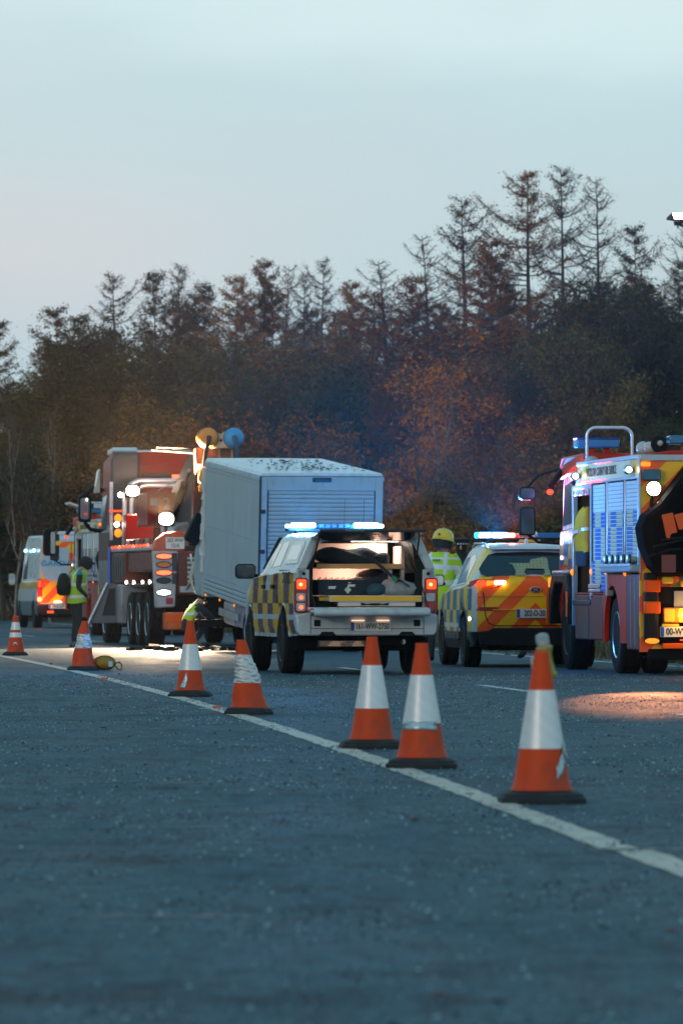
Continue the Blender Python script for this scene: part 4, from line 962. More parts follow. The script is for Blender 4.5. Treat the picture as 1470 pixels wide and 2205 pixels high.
def pc_pat(c):
    row = ((c.z - .50) / .30).floor(); chk = ((c.y + .05) / .40 + row).odd()
    v = c.mix(chk, YLW, BLU)
    m = c.nx.abs().gt(.5) * c.z.between(.50, 1.10) * c.y.gt(.10)
    up = c.nx.abs().gt(.4) * c.z.gt(1.10) * c.y.between(.5, 1.15)
    base = c.mix(up, (.52, .58, .60), YLW)
    base = c.mix(m, base, v)
    base = c.mix(c.z.between(.56, .62) * m * c.y.gt(1.3), base, (.5, .55, .56))
    chv = ((c.z + c.x.abs() + 4.03) / .235).odd()
    rear = c.ny.lt(-.25) * c.z.between(.50, 1.285) * c.x.abs().lt(.815) * c.y.lt(.3)
    base = c.mix(rear, base, c.mix(chv, ORG, YEL))
    return c.mix(c.z.lt(.50), base, (.015, .016, .018))
MT['pcbody'] = M('police_livery_paint', (.7, .7, .7), .3, var=.06, pat=pc_pat, spec=.35)
ob('body', b.solid(0, 4.47), MT['pcbody'], PC, sm=34)
b.arch_lips(MT['black'], PC, .022)
yr = lambda z: float(np.interp(z, [1.0, 1.16, 1.24, 1.28, 1.62, 1.71], [0, .03, .10, .20, .52, .78]))
gl = [(-.76, 1.38), (-.74, 1.30), (-.66, 1.265), (-.40, 1.235), (0, 1.225), (.40, 1.235), (.66, 1.265), (.74, 1.30), (.76, 1.38), (.70, 1.47), (.61, 1.575), (.50, 1.605), (0, 1.62), (-.50, 1.605), (-.61, 1.575), (-.70, 1.47)]
rw = ob('rear_window', rear_panel(gl, lambda z: yr(max(z, 1.29)) - (0.03 if z < 1.29 else .02), .012), M('rear_window_glass', (.010, .018, .024), .07, rv=.02, var=0, coat=.6), PC)
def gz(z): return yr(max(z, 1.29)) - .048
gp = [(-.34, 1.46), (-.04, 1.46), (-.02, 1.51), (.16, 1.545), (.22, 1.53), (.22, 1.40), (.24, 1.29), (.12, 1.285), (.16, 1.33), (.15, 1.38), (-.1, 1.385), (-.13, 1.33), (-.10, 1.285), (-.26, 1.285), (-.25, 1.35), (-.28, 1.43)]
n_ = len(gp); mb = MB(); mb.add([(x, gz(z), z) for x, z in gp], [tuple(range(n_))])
ob('painted_reflection', mb, M('pale_green_reflection_paint', (.16, .26, .14), .5, var=.4, vs=30, pat=lambda c: c.mix(((c.x * 40).odd() + (c.z * 50).odd()).gt(.5), (.13, .24, .14), (.26, .34, .18))), rw)  # reflection in the rear glass, put in as a coloured sheet
ob('spoiler', MB().prism([(.42, 1.655), (.50, 1.69), (.85, 1.735), (.85, 1.715), (.55, 1.64)], 'x', -.57, .57), MT['white'], PC, bev=.012)
for sd in (-1, 1): ob('roof_rail', MB().tube([(sd * .585, .80, 1.665), (sd * .585, 1.0, 1.735), (sd * .585, 2.2, 1.745), (sd * .585, 2.45, 1.68)], .016, 7), MT['alu'], PC, sm=60)
ob('roof_fin', MB().prism([(.95, 1.74), (1.12, 1.74), (.98, 1.81), (.96, 1.81)], 'x', -.02, .02), MT['white'], PC, bev=.008)
sw = [(1.05, 1.20), (1.95, 1.17), (1.95, 1.56), (1.45, 1.58), (1.18, 1.50)]
ob('side_window', b.side(sw), MT['glass'], PC); ob('side_window', b.side([(2.02, 1.165), (3.02, 1.13), (2.72, 1.42), (2.45, 1.54), (2.02, 1.56)]), MT['glass'], PC)
ob('window_trim', b.side([(1.02, 1.165), (3.05, 1.10), (3.05, 1.125), (1.02, 1.19)], .008), MT['alu'], PC)
for y in (1.98, 2.98): ob('door_gap', b.side([(y - .008, .40), (y + .008, .40), (y + .008, 1.08), (y - .008, 1.08)], .002), MT['black'], PC)
ob('sill_cladding', b.side([(1.35, .265), (3.05, .265), (3.05, .40), (1.35, .40)], .012), MT['black'], PC, bev=.006)
ob('glowing_reflector', b.side(ellipse(.18, .68, .045, .022, 12), .012, (-1,)), MT['whitehot'], PC)  # reflector made to glow, its glint is put into the material
for x, y in ((-.80, .86), (-.80, 3.53)): wheel(PC, x, y, .36, .24, -1, 'dkgrey')
for x, y in ((.80, .86), (.80, 3.53)): wheel(PC, x, y, .36, .24, 1, 'dkgrey')
mirror(PC, -1, -1.06, 2.95, 1.22, .25, .17, .12, .04); mirror(PC, 1, 1.06, 2.95, 1.22, .25, .17, .12, .04)
ob('chassis', MB().box(-.62, .62, .2, 4.2, .24, .42).box(-.78, .78, .84, .92, .28, .42).box(-.5, .5, .0, .3, .26, .44), MT['dark'], PC, bev=.02)
ob('lower_bumper', MB().prism([(-.80, .50), (-.66, .515), (-.60, .555), (.60, .555), (.66, .515), (.80, .50), (.78, .30), (-.78, .30)], 'y', -.035, .1), MT['black'], PC, bev=.02)
ob('bumper_ledge', MB().prism([(-.01, .795), (-.03, .80), (-.03, .81), (.02, .815)], 'x', -.60, .60), M('yellow_edge', YEL, .4), PC)
for z0, w in ((.985, .80), (.80, .62)): ob('panel_line', MB().box(-w, w, -.010, .02, z0, z0 + .008) if z0 < .9 else MB().box(-w, w, -.006, .02, z0, z0 + .006), M('seam_line', (.20, .10, .04), .5), PC)
ob('tailgate_gap', MB().tube([(-.735, -.008, 1.06), (-.70, -.008, .72), (-.655, -.008, .62), (-.57, -.008, .585), (.57, -.008, .585), (.655, -.008, .62), (.70, -.008, .72), (.735, -.008, 1.06)], .006, 5), MT['black'], PC)
for sd in (-1, 1):
    pts = [(sd * .92, 1.15), (sd * .90, 1.20), (sd * .80, 1.235), (sd * .55, 1.225), (sd * .44, 1.20), (sd * .42, 1.17), (sd * .50, 1.13), (sd * .70, 1.09), (sd * .86, 1.085)]
    yl = lambda z: .045
    mb = MB(); out = [(x, .035 + .16 * max(abs(x) - .76, 0) / .16, z) for x, z in pts]; k_ = len(out)
    mb.add([(x, y - .02, z) for x, y, z in out] + [(x, y + .2, z) for x, y, z in out], [tuple(range(k_)), tuple(range(2 * k_ - 1, k_ - 1, -1))] + [(i, (i + 1) % k_, k_ + (i + 1) % k_, k_ + i) for i in range(k_)])
    tl = ob('tail_lamp', mb, MT['redoff'], PC, bev=.006)
    ob('lens', MB().prism([(sd * .86, 1.14), (sd * .80, 1.215), (sd * .70, 1.215), (sd * .70, 1.13)], 'y', .005, .04), MT['redon'], tl, bev=.005)
    ob('indicator', MB().prism([(sd * .685, 1.135), (sd * .685, 1.212), (sd * .57, 1.212), (sd * .57, 1.16)], 'y', .0, .03), MT['amberon'], tl, bev=.005)
    ob('brake_lamp', MB().prism(rrect(sd * .49 - .085, sd * .49 + .075, 1.155, 1.215, .025), 'y', -.008, .03), MT['redhot'] if 0 else M('pinkish_white_lamp', (1, .8, .7), .3, e=(1, .66, .5), es=6), tl, bev=.005)
    ob('reflector', MB().prism([(sd * .84, .80), (sd * .78, .845), (sd * .53, .845), (sd * .49, .795), (sd * .76, .79)], 'y', -.014, .03), MT['redoff'], PC, bev=.004)
plate(PC, '202-D-2016', 0, -.035, .755, .54, .125)
# oval maker's emblem
em = MB().prism(ellipse(0, 1.085, .085, .045, 20), 'y', -.022, .04); eo = ob('emblem', em, MT['steel'], PC, bev=.006)
ob('emblem_field', MB().prism(ellipse(0, 1.085, .066, .032, 20), 'y', -.025, -.02), MT['dkgrey'], eo)
text('lettering', 'H', .062, (0, -.028, 1.085), REAR, MT['steel'], eo, 1.3)
# light bar
lb = ob('light_bar', MB().prism([(-.62, 1.80), (.62, 1.80), (.60, 1.826), (-.60, 1.826)], 'y', 1.55, 1.85).box(-.5, -.45, 1.6, 1.8, 1.74, 1.8).box(.45, .5, 1.6, 1.8, 1.74, 1.8), MT['black'], PC, bev=.01)
ob('lens_cover', MB().prism(rrect(-.64, -.18, 1.815, 1.905, .03), 'y', 1.56, 1.84), MT['bluelit'], lb, bev=.01)
ob('lens_cover', MB().prism(rrect(.22, .64, 1.815, 1.895, .03), 'y', 1.56, 1.84), MT['bluelens'], lb, bev=.01)
ob('centre_lens', MB().box(-.17, .21, 1.57, 1.83, 1.815, 1.89), M('grey_sign_lens', (.25, .3, .32), .3), lb, bev=.01)
text('lettering', 'GARDA', .062, (.02, 1.566, 1.853), REAR, MT['ink'], lb, 1.1)
for x, mt_ in ((-.52, 'bluehot'), (-.33, 'bluehot'), (-.17, 'redbeacon')): ob('beacon', MB().prism(rrect(x - .085, x + .085, 1.825, 1.893, .025), 'y', 1.53, 1.56), MT[mt_], lb, bev=.006)
lamp(PC, (-.42, 1.44, 1.88), BLUE_W * .05, (.06, .34, 1), 'POINT', .06)
lamp(PC, (-.42, 1.46, 1.88), BLUE_W * 48, (.0, .33, 1), 'SPOT', .04, (R(-141), 0, 0), 96, .3)
lamp(PC, (-.14, 1.45, 1.89), BLUE_W * 26, (1, .03, .02), 'SPOT', .03, (R(-141), 0, 0), 96, .3)
lamp(PC, (-.14, 1.42, 1.89), BLUE_W * .03, (1, .10, .06), 'POINT', .05)

# ================================================================ police van
PV = root('police_van', 'white police van with blue lettering on its chevron tail, far left', 'van', (-7.8, 174.5, 0), R(9.5))
b = Body([0, .05, .3, 3.4, 4.3, 4.6, 5.3, 5.5, 5.55], zt=[2.55, 2.62, 2.68, 2.70, 2.42, 2.05, 1.25, 1.0, .8], wt=[.83, .85, .86, .86, .84, .80, .80, .75, .7],
         wb=[.98, 1.0, 1.01, 1.01, 1.0, .99, .95, .88, .8], zl=[1.35, 1.36, 1.36, 1.36, 1.34, 1.3, 1.05, .9, .7], zb=[.42, .38, .36, .36, .36, .36, .38, .42, .5], arch=((.95, .36, .43), (4.6, .36, .43)))
def pv_pat(c):
    chv = ((c.z + c.x.abs() + 4.0) / .27).odd()
    rear = c.ny.lt(-.5) * c.z.between(.72, 2.5) * c.x.abs().lt(.86)
    side = c.x.abs().gt(.9) * c.z.between(1.14, 1.34)
    v = c.mix(side, (.50, .57, .60), (.62, .40, .03))
    v = c.mix(c.x.abs().gt(.9) * c.z.lt(.78), v, (.10, .13, .14))
    return c.mix(rear, v, c.mix(chv, ORG, YEL))
ob('body', b.solid(0, 5.55), M('van_livery_paint', (.7, .7, .7), .32, var=.06, pat=pv_pat, coat=.4), PV, sm=34)
b.arch_lips(MT['black'], PV, .03)
wd = [(-.86, 1.66), (-.80, 1.46), (-.62, 1.36), (-.07, 1.34), (-.07, 2.32), (-.72, 2.32), (-.82, 2.22)]
ob('rear_window', MB().prism([(-x, z) for x, z in wd], 'y', -.012, .02), M('pale_window_sheet_b', (.34, .50, .60), .3, coat=.4), PV)
wo_ = ob('rear_window', MB().prism(wd, 'y', -.012, .02), M('pale_window_sheet', (.34, .50, .60), .3, coat=.4), PV)
text('lettering', 'GARDA', .205, (-.44, -.018, 1.86), REAR, M('deep_blue_lettering', (.008, .22, .52), .5), wo_, 1.28)
ob('door_gap', MB().box(-.006, .006, -.016, .0, .72, 2.5), MT['black'], PV)
ob('side_window', b.side([(2.9, 1.42), (3.9, 1.42), (3.9, 2.1), (2.9, 2.2)], .006), MT['glass'], PV); ob('side_window', b.side([(.6, 1.45), (2.6, 1.45), (2.6, 2.15), (.6, 2.15)], .006), M('sheeted_window', (.35, .42, .45), .3), PV)
ob('roof_unit', MB().box(-.35, .75, .4, 1.6, 2.69, 2.80), MT['white'], PV, bev=.03)
ob('rear_bumper', MB().box(-.98, .98, -.08, .1, .38, .70), MT['black'], PV, bev=.03)
ob('glowing_bumper_reflector', MB().box(-.70, -.52, -.088, -.08, .43, .50).box(.52, .70, -.088, -.08, .43, .50), MT['redon'], PV)  # reflectors glow by themselves, returned light is put into the material
plate(PV, '171-D-2271', -.40, -.095, .62)
ob('plate_lamp', MB().box(-.50, -.30, -.1, -.08, .75, .77), MT['whitehot'], PV)
for sd in (-1, 1):
    tl = ob('tail_lamp', MB().prism(rrect(sd * .915 - .07, sd * .915 + .07, .72, 1.42, .05), 'y', -.03, .06), MT['redoff'], PV, bev=.01)
    ob('indicator', MB().prism(rrect(sd * .915 - .05, sd * .915 + .05, 1.18, 1.38, .03), 'y', -.04, -.02), MT['redon'], tl)
    ob('brake_lamp', MB().prism(ellipse(sd * .90, .83, .075, .075, 14), 'y', -.05, -.02), MT['redhot'], tl)
    for y in (3.1, 1.0): ob('beacon', MB().ball((sd * .965, y, 2.25), .05, 10), M('cyan_beacon', (.5, .9, 1), .3, e=(.35, .85, 1), es=4), PV)
    mirror(PV, sd, sd * 1.24, 4.25, 1.42, .22, .36, .15, .04)
    wheel(PV, sd * .87, .95, .36, .24, sd, 'dkgrey'); wheel(PV, sd * .87, 4.6, .36, .24, sd, 'dkgrey')
ob('chassis', MB().box(-.7, .7, .2, 5.1, .3, .5), MT['dark'], PV, bev=.03)
lamp(PV, (-.95, -.25, .83), 14, (1, .2, .1), 'POINT', .06)
# ================================================================ crashed box truck, nose lifted by the wrecker
BT = root('box_truck', 'crashed white box truck with a ribbed roller door, its crushed front end lifted', 'truck', (-.387, 105.27, .72), rot=None, rz=0)
BT.rotation_euler = Euler((R(4.6), 0, R(14.0)), 'XYZ')
BT.rotation_mode = 'XYZ'
BW, BL_, BH = 1.10, 4.32, 2.40
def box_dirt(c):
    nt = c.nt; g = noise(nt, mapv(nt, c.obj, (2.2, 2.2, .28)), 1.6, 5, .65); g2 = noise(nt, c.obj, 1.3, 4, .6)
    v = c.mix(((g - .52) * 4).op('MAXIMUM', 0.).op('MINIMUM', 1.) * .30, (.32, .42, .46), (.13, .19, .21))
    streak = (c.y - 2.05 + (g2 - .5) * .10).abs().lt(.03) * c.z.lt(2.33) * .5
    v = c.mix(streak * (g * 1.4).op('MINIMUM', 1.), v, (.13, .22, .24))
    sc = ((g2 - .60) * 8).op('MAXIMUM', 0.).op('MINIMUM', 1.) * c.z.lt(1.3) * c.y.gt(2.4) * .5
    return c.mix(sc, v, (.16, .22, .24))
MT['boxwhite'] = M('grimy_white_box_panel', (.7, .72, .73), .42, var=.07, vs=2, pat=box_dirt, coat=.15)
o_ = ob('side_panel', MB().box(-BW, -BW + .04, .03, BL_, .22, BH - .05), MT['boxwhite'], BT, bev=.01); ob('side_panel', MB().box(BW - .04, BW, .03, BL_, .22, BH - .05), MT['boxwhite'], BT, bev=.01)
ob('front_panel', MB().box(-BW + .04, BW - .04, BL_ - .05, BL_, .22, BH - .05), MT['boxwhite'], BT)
# torn cladding along the front edge
rg = random.Random(4); mb = MB()
zz = [.35 + i * .145 for i in range(14)]
edge = [(.05 + .11 * rg.random() * (1 if rg.random() > .4 else .2)) for _ in zz]
for i in range(len(zz) - 1):
    mb.add([(-BW - .004, BL_ - .03, zz[i]), (-BW - .02 - .05 * rg.random(), BL_ + edge[i], zz[i]), (-BW - .02 - .05 * rg.random(), BL_ + edge[i + 1], zz[i + 1]), (-BW - .004, BL_ - .03, zz[i + 1])], [(0, 1, 2, 3)])
to = ob('torn_edge', mb, M('torn_white_panel', (.50, .50, .48), .4), BT); to.modifiers.new('t', 'SOLIDIFY').thickness = .012
MT['boxtrim'] = M('pale_box_trim', (.33, .45, .50), .4, var=.06, dirt=.3)
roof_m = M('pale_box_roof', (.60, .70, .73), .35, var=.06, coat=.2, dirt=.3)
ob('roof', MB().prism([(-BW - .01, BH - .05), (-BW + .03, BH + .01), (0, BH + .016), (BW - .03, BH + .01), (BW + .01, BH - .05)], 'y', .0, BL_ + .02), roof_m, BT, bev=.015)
for sd in (-1, 1):
    ob('roof_rail', MB().box(sd * BW - .022, sd * BW + .022, -.01, BL_ + .02, BH - .13, BH - .055), MT['boxtrim'], BT, bev=.008)
    for z in (.0, .075, .15): ob('skirt_rail', MB().box(sd * BW - .03, sd * BW + .028, 0, BL_ + .01, z, z + .062), MT['boxwhite'], BT, bev=.008)
    ob('corner_post', MB().box(sd * BW - (.13 if sd > 0 else 0) - .0, sd * BW + (.13 if sd < 0 else 0), -.02, .05, 0, BH - .06), MT['boxtrim'], BT, bev=.01)
ob('corner_trim', MB().box(-BW - .012, -BW + .02, -.03, -.0, .0, BH - .06), MT['dkgrey'], BT)
ob('header', MB().box(-BW + .135, BW - .135, -.015, .06, BH - .30, BH - .06), MT['boxtrim'], BT, bev=.008)
ob('rear_sill', MB().box(-BW + .135, BW - .135, -.03, .06, .0, .14), MT['alu'], BT, bev=.008)
mb = MB()
n = 27; h = (BH - .30 - .14) / n
for k in range(n):
    z = .14 + k * h
    mb.prism([(.045, z + .002), (.014, z + .004), (.009, z + h * .25), (.006, z + h * .5), (.009, z + h * .75), (.014, z + h - .004), (.045, z + h - .002)], 'x', -BW + .14, BW - .14)
ob('roller_door', mb, M('grey_white_roller_slats', (.33, .43, .47), .45, var=.06, dirt=.15), BT, sm=25)
ob('door_seal', MB().box(-BW + .134, -BW + .15, -.012, .02, .14, BH - .30).box(BW - .15, BW - .134, -.012, .02, .14, BH - .30), MT['dkgrey'], BT)
ob('door_bar', MB().box(-BW + .15, BW - .15, -.022, .02, .78, .83), MT['alu'], BT, bev=.006)
lk = ob('door_lock', MB().box(-BW + .16, -BW + .30, -.04, .0, .55, .95), MT['bluelens'] if 0 else M('blue_grey_lock', (.06, .16, .28), .4), BT, bev=.01)
vt = ob('vent', MB().box(-.17, .17, -.03, -.012, BH - .15, BH - .07), MT['dkgrey'], BT, bev=.01)
ob('vent_lamp', MB().box(-.12, .12, -.035, -.028, BH - .14, BH - .105), MT['bluelens'], vt)
for k in range(4): ob('side_marker', MB().box(-BW - .036, -BW - .028, .5 + k * 1.15, .58 + k * 1.15, -.06, -.02), MT['amberon'], BT)
# leaves lying on the roof
V = []; F = []; rg2 = np.random.RandomState(8)
P_ = np.stack([np.clip(rg2.normal(.15, .42, 150), -1, 1), rg2.uniform(.25, 3.6, 150), np.full(150, BH + .03)], 1)
for i, (x, y, z) in enumerate(P_):
    a = rg2.uniform(0, 6.28); s_ = rg2.uniform(.02, .065); zz_ = BH + .024
    c_, n2 = math.cos(a) * s_, math.sin(a) * s_
    V += [(x - c_, y - n2, zz_), (x + n2 * .6, y - c_ * .6, zz_ + rg2.uniform(0, .03)), (x + c_, y + n2, zz_ + .006), (x - n2 * .6, y + c_ * .6, zz_ + rg2.uniform(0, .03))]; F.append((4 * i, 4 * i + 1, 4 * i + 2, 4 * i + 3))
lvs = ob('leaf_litter', np_mesh('leaf_litter', V, F, LEAFM + [MT['dark']], rg2.randint(0, 4, len(F))), None, kind='stuff')
lvs.location = BT.location; lvs.rotation_euler = BT.rotation_euler
# chassis and crushed cab
ob('chassis', MB().box(-.42, -.34, .1, 6.0, -.30, -.08).box(.34, .42, .1, 6.0, -.30, -.08).box(-.9, .9, .1, .2, -.28, -.05).box(-.42, .42, 2.2, 2.35, -.3, -.08), MT['dark'], BT, bev=.01)
ob('fuel_tank', MB().prism(rrect(-.95, -.5, -.50, -.06, .08), 'y', 2.5, 3.3), MT['grey'], BT, bev=.02)
ob('battery_box', MB().box(-.98, -.5, 1.55, 2.2, -.45, -.05), M('scuffed_grey_blue', (.20, .20, .27), .5, dirt=.6, var=.3), BT, bev=.02)
ob('side_guard', MB().box(-1.02, -.99, 1.9, 3.4, -.35, -.22), MT['grey'], BT, bev=.008)
ob('mud_flap', MB().box(-.98, -.55, .62, .65, -.62, -.05), MT['rubber'], BT)
for sd in (-1, 1):
    wheel(BT, sd * .86, 1.12, .36, .34, sd, 'grey').location.z = -.45
MT['cabwhite'] = M('dented_white_cab', (.30, .40, .44), .38, var=.18, vs=3, dirt=.55, coat=.2)
rg = random.Random(12); rings = []
for y, zt_, w in ((4.36, 1.02, 1.0), (4.62, .98, 1.02), (4.95, .88, 1.03), (5.25, .78, 1.02), (5.45, .62, .98), (5.6, .3, .9)):
    ring = []
    for x, z in ((-w, -.12), (-w - .02, .2), (-w - .01, .5), (-w + .02, zt_ - .06), (-w + .12, zt_), (w - .12, zt_ - .1), (w, .5), (w, -.12)):
        ring.append((x + rg.uniform(-.03, .03), y + rg.uniform(-.05, .05), min(z, zt_) + rg.uniform(-.03, .03)))
    rings.append(ring)
ob('crushed_cab', MB().loft(rings), MT['cabwhite'], BT, sm=28)
dn = ob('cab_door', MB().prism([(4.40, -.10), (5.15, -.06), (5.30, .35), (5.18, .70), (4.95, .86), (4.42, .93)], 'x', -1.075, -1.03), MT['cabwhite'], BT, bev=.02)
ob('handle', MB().box(-1.10, -1.07, 4.46, 4.62, .66, .71), MT['alu'], dn, bev=.01)
ob('torn_frame', MB().tube([(-1.02, 4.9, .88), (-1.1, 5.0, 1.1), (-1.03, 4.75, 1.5), (-1.08, 4.5, 1.75)], [.03, .025, .03, .02], 6).tube([(-1.05, 5.25, .45), (-1.12, 5.32, .2), (-1.04, 5.45, -.05)], [.035, .03, .02], 6), M('bare_bent_metal', (.7, .62, .55), .35, m=.4), BT, sm=60)
for k in range(7): ob('wreckage', MB().hexa([(rg.uniform(-.9, -.2) + dx, 4.5 + k * .14 + dy, .95 + rg.uniform(-.1, .55) + dz) for dx, dy, dz in ((0, 0, 0), (.2, .05, .03), (.22, .25, .05), (.02, .2, 0), (.03, .02, .12), (.2, .04, .2), (.2, .25, .16), (0, .2, .1))]), MT[('dark', 'dkgrey', 'cabwhite')[k % 3]], BT)
mr_ = MB().prism(rrect(-.14, .14, -.28, .28, .06), 'y', 0, .14).xf(Matrix.Translation((-1.14, 4.72, 1.10)) @ Matrix.Rotation(R(24), 4, 'Y')); ob('door_mirror', mr_, MT['black'], BT, bev=.02)
# rubbish dragged under the front
rg = random.Random(21); mb = MB()
for k in range(26):
    x, y = -2.9 + rg.uniform(-.9, 1.0), 109.6 + rg.uniform(-2.5, 1.5); s_ = rg.uniform(.04, .13)
    mb.hexa([(x + a * s_ * rg.uniform(.6, 1.2), y + b_ * s_ * rg.uniform(.6, 1.2), .003 + c_ * s_ * rg.uniform(.3, .9)) for c_ in (0, 1) for a, b_ in ((-1, -1), (1, -1), (1, 1), (-1, 1))], k % 3)
ob('crash_debris', mb, [MT['dark'], MT['dkgrey'], MT['dark']], kind='stuff')

for z in (.32, 1.2, 2.2):
    mb = MB()
    for k in range(30): mb.lathe([(.012, -.006), (.010, 0)], (-BW - .002, .10 + k * .143, z), 'x', 6)
    ob('rivet_row', mb, MT['boxtrim'], BT, kind='stuff')
for z in (.3, 1.0, 1.7): ob('hinge', MB().box(-BW + .01, -BW + .10, -.034, -.02, z, z + .07), MT['dkgrey'], BT, bev=.006)
for x in (-.85, .85): ob('rear_lamp', MB().box(x - .11, x + .11, -.045, -.03, .03, .10), MT['redoff'], BT, bev=.008)
# ================================================================ heavy recovery truck
WR = root('recovery_truck', 'big red and grey recovery truck with silver hoop, work lamps and three rear axles', 'recovery truck', (-2.41, 116.2, 0), R(8.5))
H = 1.23
for y in (1.1, 2.55, 4.0, 8.6):
    for sd in (-1, 1): wheel(WR, sd * (H - .17), y, .52, .33, sd, 'steel')
ob('chassis', MB().box(-.45, .45, .4, 11.4, .55, 1.0).box(-1.0, 1.0, .8, 4.4, .75, 1.0), MT['dark'], WR, bev=.02)
# side bodywork
ob('side_body', MB().box(-H, -H + .5, 4.75, 7.2, 1.22, 1.84).box(H - .5, H, .2, 7.2, 1.22, 1.84).box(-H + .06, -H + .5, .5, 4.75, 1.45, 1.84), M('red_brown_body', (.12, .016, .012), .5, dirt=.4, spec=.25), WR, bev=.03)
for sd in (-1, 1):
    ob('mudguard', MB().box(sd * H - .38 if sd > 0 else -H, H if sd > 0 else -H + .38, .35, 4.7, 1.17, 1.215), MT['dkgrey'], WR, bev=.015)
    for y in (.6, 1.8, 3.3, 4.6): ob('marker_lamp', MB().lathe([(.035, -.02), (.04, 0), (.02, .02)], (sd * (H - .02), y, 1.24), 'x', 10), MT['whitehot'], WR)
ob('tool_locker', MB().box(-H - .06, -H + .5, 4.85, 6.6, .42, 1.20), MT['grey'], WR, bev=.03)
sg = ob('stabiliser', MB().prism([(-H - .62, .42), (-H - .03, .42), (-H - .03, 1.22), (-H - .24, 1.22)], 'y', 5.6, 6.1), M('blue_grey_steel', (.16, .17, .19), .45, dirt=.4), WR, bev=.015)
ob('stabiliser_panel', MB().prism([(-H - .36, .58), (-H - .10, .58), (-H - .10, 1.12), (-H - .22, 1.12)], 'y', 5.585, 5.6), MT['dkgrey'], sg, bev=.01)
ob('stabiliser_edge', MB().tube([(-H - .64, 5.58, .40), (-H - .25, 5.58, 1.24)], .022, 6).tube([(-H - .03, 5.57, .5), (-H - .03, 5.57, 1.2)], .03, 6), MT['alu'], sg, sm=60)
# deck with its rail of red lights
ob('deck', MB().box(-H, H, .3, 7.3, 1.84, 1.93), MT['dkgrey'], WR, bev=.01)
rl = ob('deck_rail', MB().box(-H - .02, -H + .03, .25, 7.3, 1.86, 1.96).box(H - .03, H + .02, .25, 7.3, 1.86, 1.96), MT['alu'], WR, bev=.008)
for k in range(11):
    ob('rail_lamp', MB().ball((-H - .03, .5 + k * .62, 1.95), .034, 8), MT['redon'] if k % 4 else MT['redhot'], rl)
for y, z in ((7.0, 2.55), (7.0, 2.25)): ob('side_beacon', MB().ball((-H + .12, y, z), (.08, .06, .09), 10), MT['amberon'], WR)
ob('amber_strip', MB().box(-H - .05, -H + .30, 7.05, 7.1, 2.68, 2.72), MT['redon'], WR)
# low boxes on the deck
ob('red_locker', MB().box(-H + .18, -H + .75, 6.1, 6.7, 1.95, 2.62), MT['red'], WR, bev=.03)
ob('winch_box', MB().box(-.95, .15, 3.2, 5.0, 2.35, 3.02), M('worn_red_winch_box', (.28, .03, .016), .5, dirt=.45, spec=.25), WR, bev=.03)
ob('winch_plate', MB().box(-.1, .35, 3.19, 4.9, 2.36, 3.04), MT['grey'], WR, bev=.02)
text('lettering', '2', .34, (-.58, 3.192, 2.78), REAR, M('faded_grey_lettering', (.30, .22, .20), .6), WR, 1.)
ob('winch_label', MB().box(-.90, -.76, 3.19, 3.2, 2.76, 2.9), MT['grey'], WR)
ob('grey_box', MB().box(-.72, -.16, 2.3, 3.0, 1.95, 2.42), MT['grey'], WR, bev=.03)
ob('rear_hood', MB().prism([(-.75, 2.14), (-.70, 2.30), (-.40, 2.42), (.10, 2.40), (.42, 2.26), (.42, 2.14)], 'y', .9, 2.2), M('pale_grey_hood', (.42, .42, .40), .45, dirt=.35), WR, bev=.03)
ob('hood_base', MB().box(-.70, .40, .92, 2.18, 1.93, 2.14), MT['grey'], WR, bev=.02)
for k in range(5): ob('gear', MB().box(-H + .15 + .24 * (k % 3), -H + .35 + .24 * (k % 3), 1.0 + k * .7, 1.5 + k * .7, 1.93, 2.03 + .05 * (k % 2)), MT[('alu', 'dkgrey', 'grey')[k % 3]], WR, bev=.02)
# silver hoop behind the cab
hoop = [(-1.02, 6.6, 1.95), (-1.02, 6.6, 2.95)] + [(-1.02 + .36 * (1 - math.cos(a)), 6.6, 2.95 + .36 * math.sin(a)) for a in [math.pi * k / 16 for k in range(1, 9)]] + [(.66, 6.6, 3.31)] + [(1.02 - .36 * (1 - math.sin(a)), 6.6, 2.95 + .36 * math.cos(a)) for a in [math.pi * k / 16 for k in range(1, 9)]] + [(1.02, 6.6, 1.95)]
ob('hoop', MB().tube(hoop, .055, 10).tube([(x * .88, y - .12, z - (.10 if z > 2.9 else 0)) for x, y, z in hoop], .045, 10), MT['alu'], WR, sm=60)
# work lamps
for x, y, z, w, h_, e_ in ((-.88, 6.42, 3.10, .26, .20, 45), (-.90, .55, 2.46, .28, .22, 900)):
    wl = ob('work_lamp', MB().prism(rrect(x - w / 2 - .03, x + w / 2 + .03, z - h_ / 2 - .03, z + h_ / 2 + .03, .03), 'y', y, y + .12).box(x - .03, x + .03, y + .04, y + .1, z - h_ / 2 - .22, z - h_ / 2), MT['black'], WR, bev=.01)
    ob('lens', MB().prism(rrect(x - w / 2, x + w / 2, z - h_ / 2, z + h_ / 2, .09), 'y', y - .008, y), MT['workhot'], wl)
    lamp(WR, (x, y - .10, z), e_ * WORK_W, (1, .72, .46), 'SPOT', .09, (R(-66 if y < 3 else -52), 0, R(-14 if y < 3 else 0)), 46 if y < 3 else 70, .5)
lamp(WR, (-.95, .30, 2.5), 26000, (1, .55, .26), 'SPOT', .05, (R(-141), 0, R(-20)), 96, .3)
for x, y, z in ((-1.12, 6.5, 3.02), (-1.18, 6.6, 2.42)): ob('spot_lamp', MB().ball((x, y, z), .055, 10), MT['whitehot'], WR)
lamp(WR, (-.55, 5.6, 3.3), 5 * WORK_W, (1, .62, .45), 'POINT', .1)
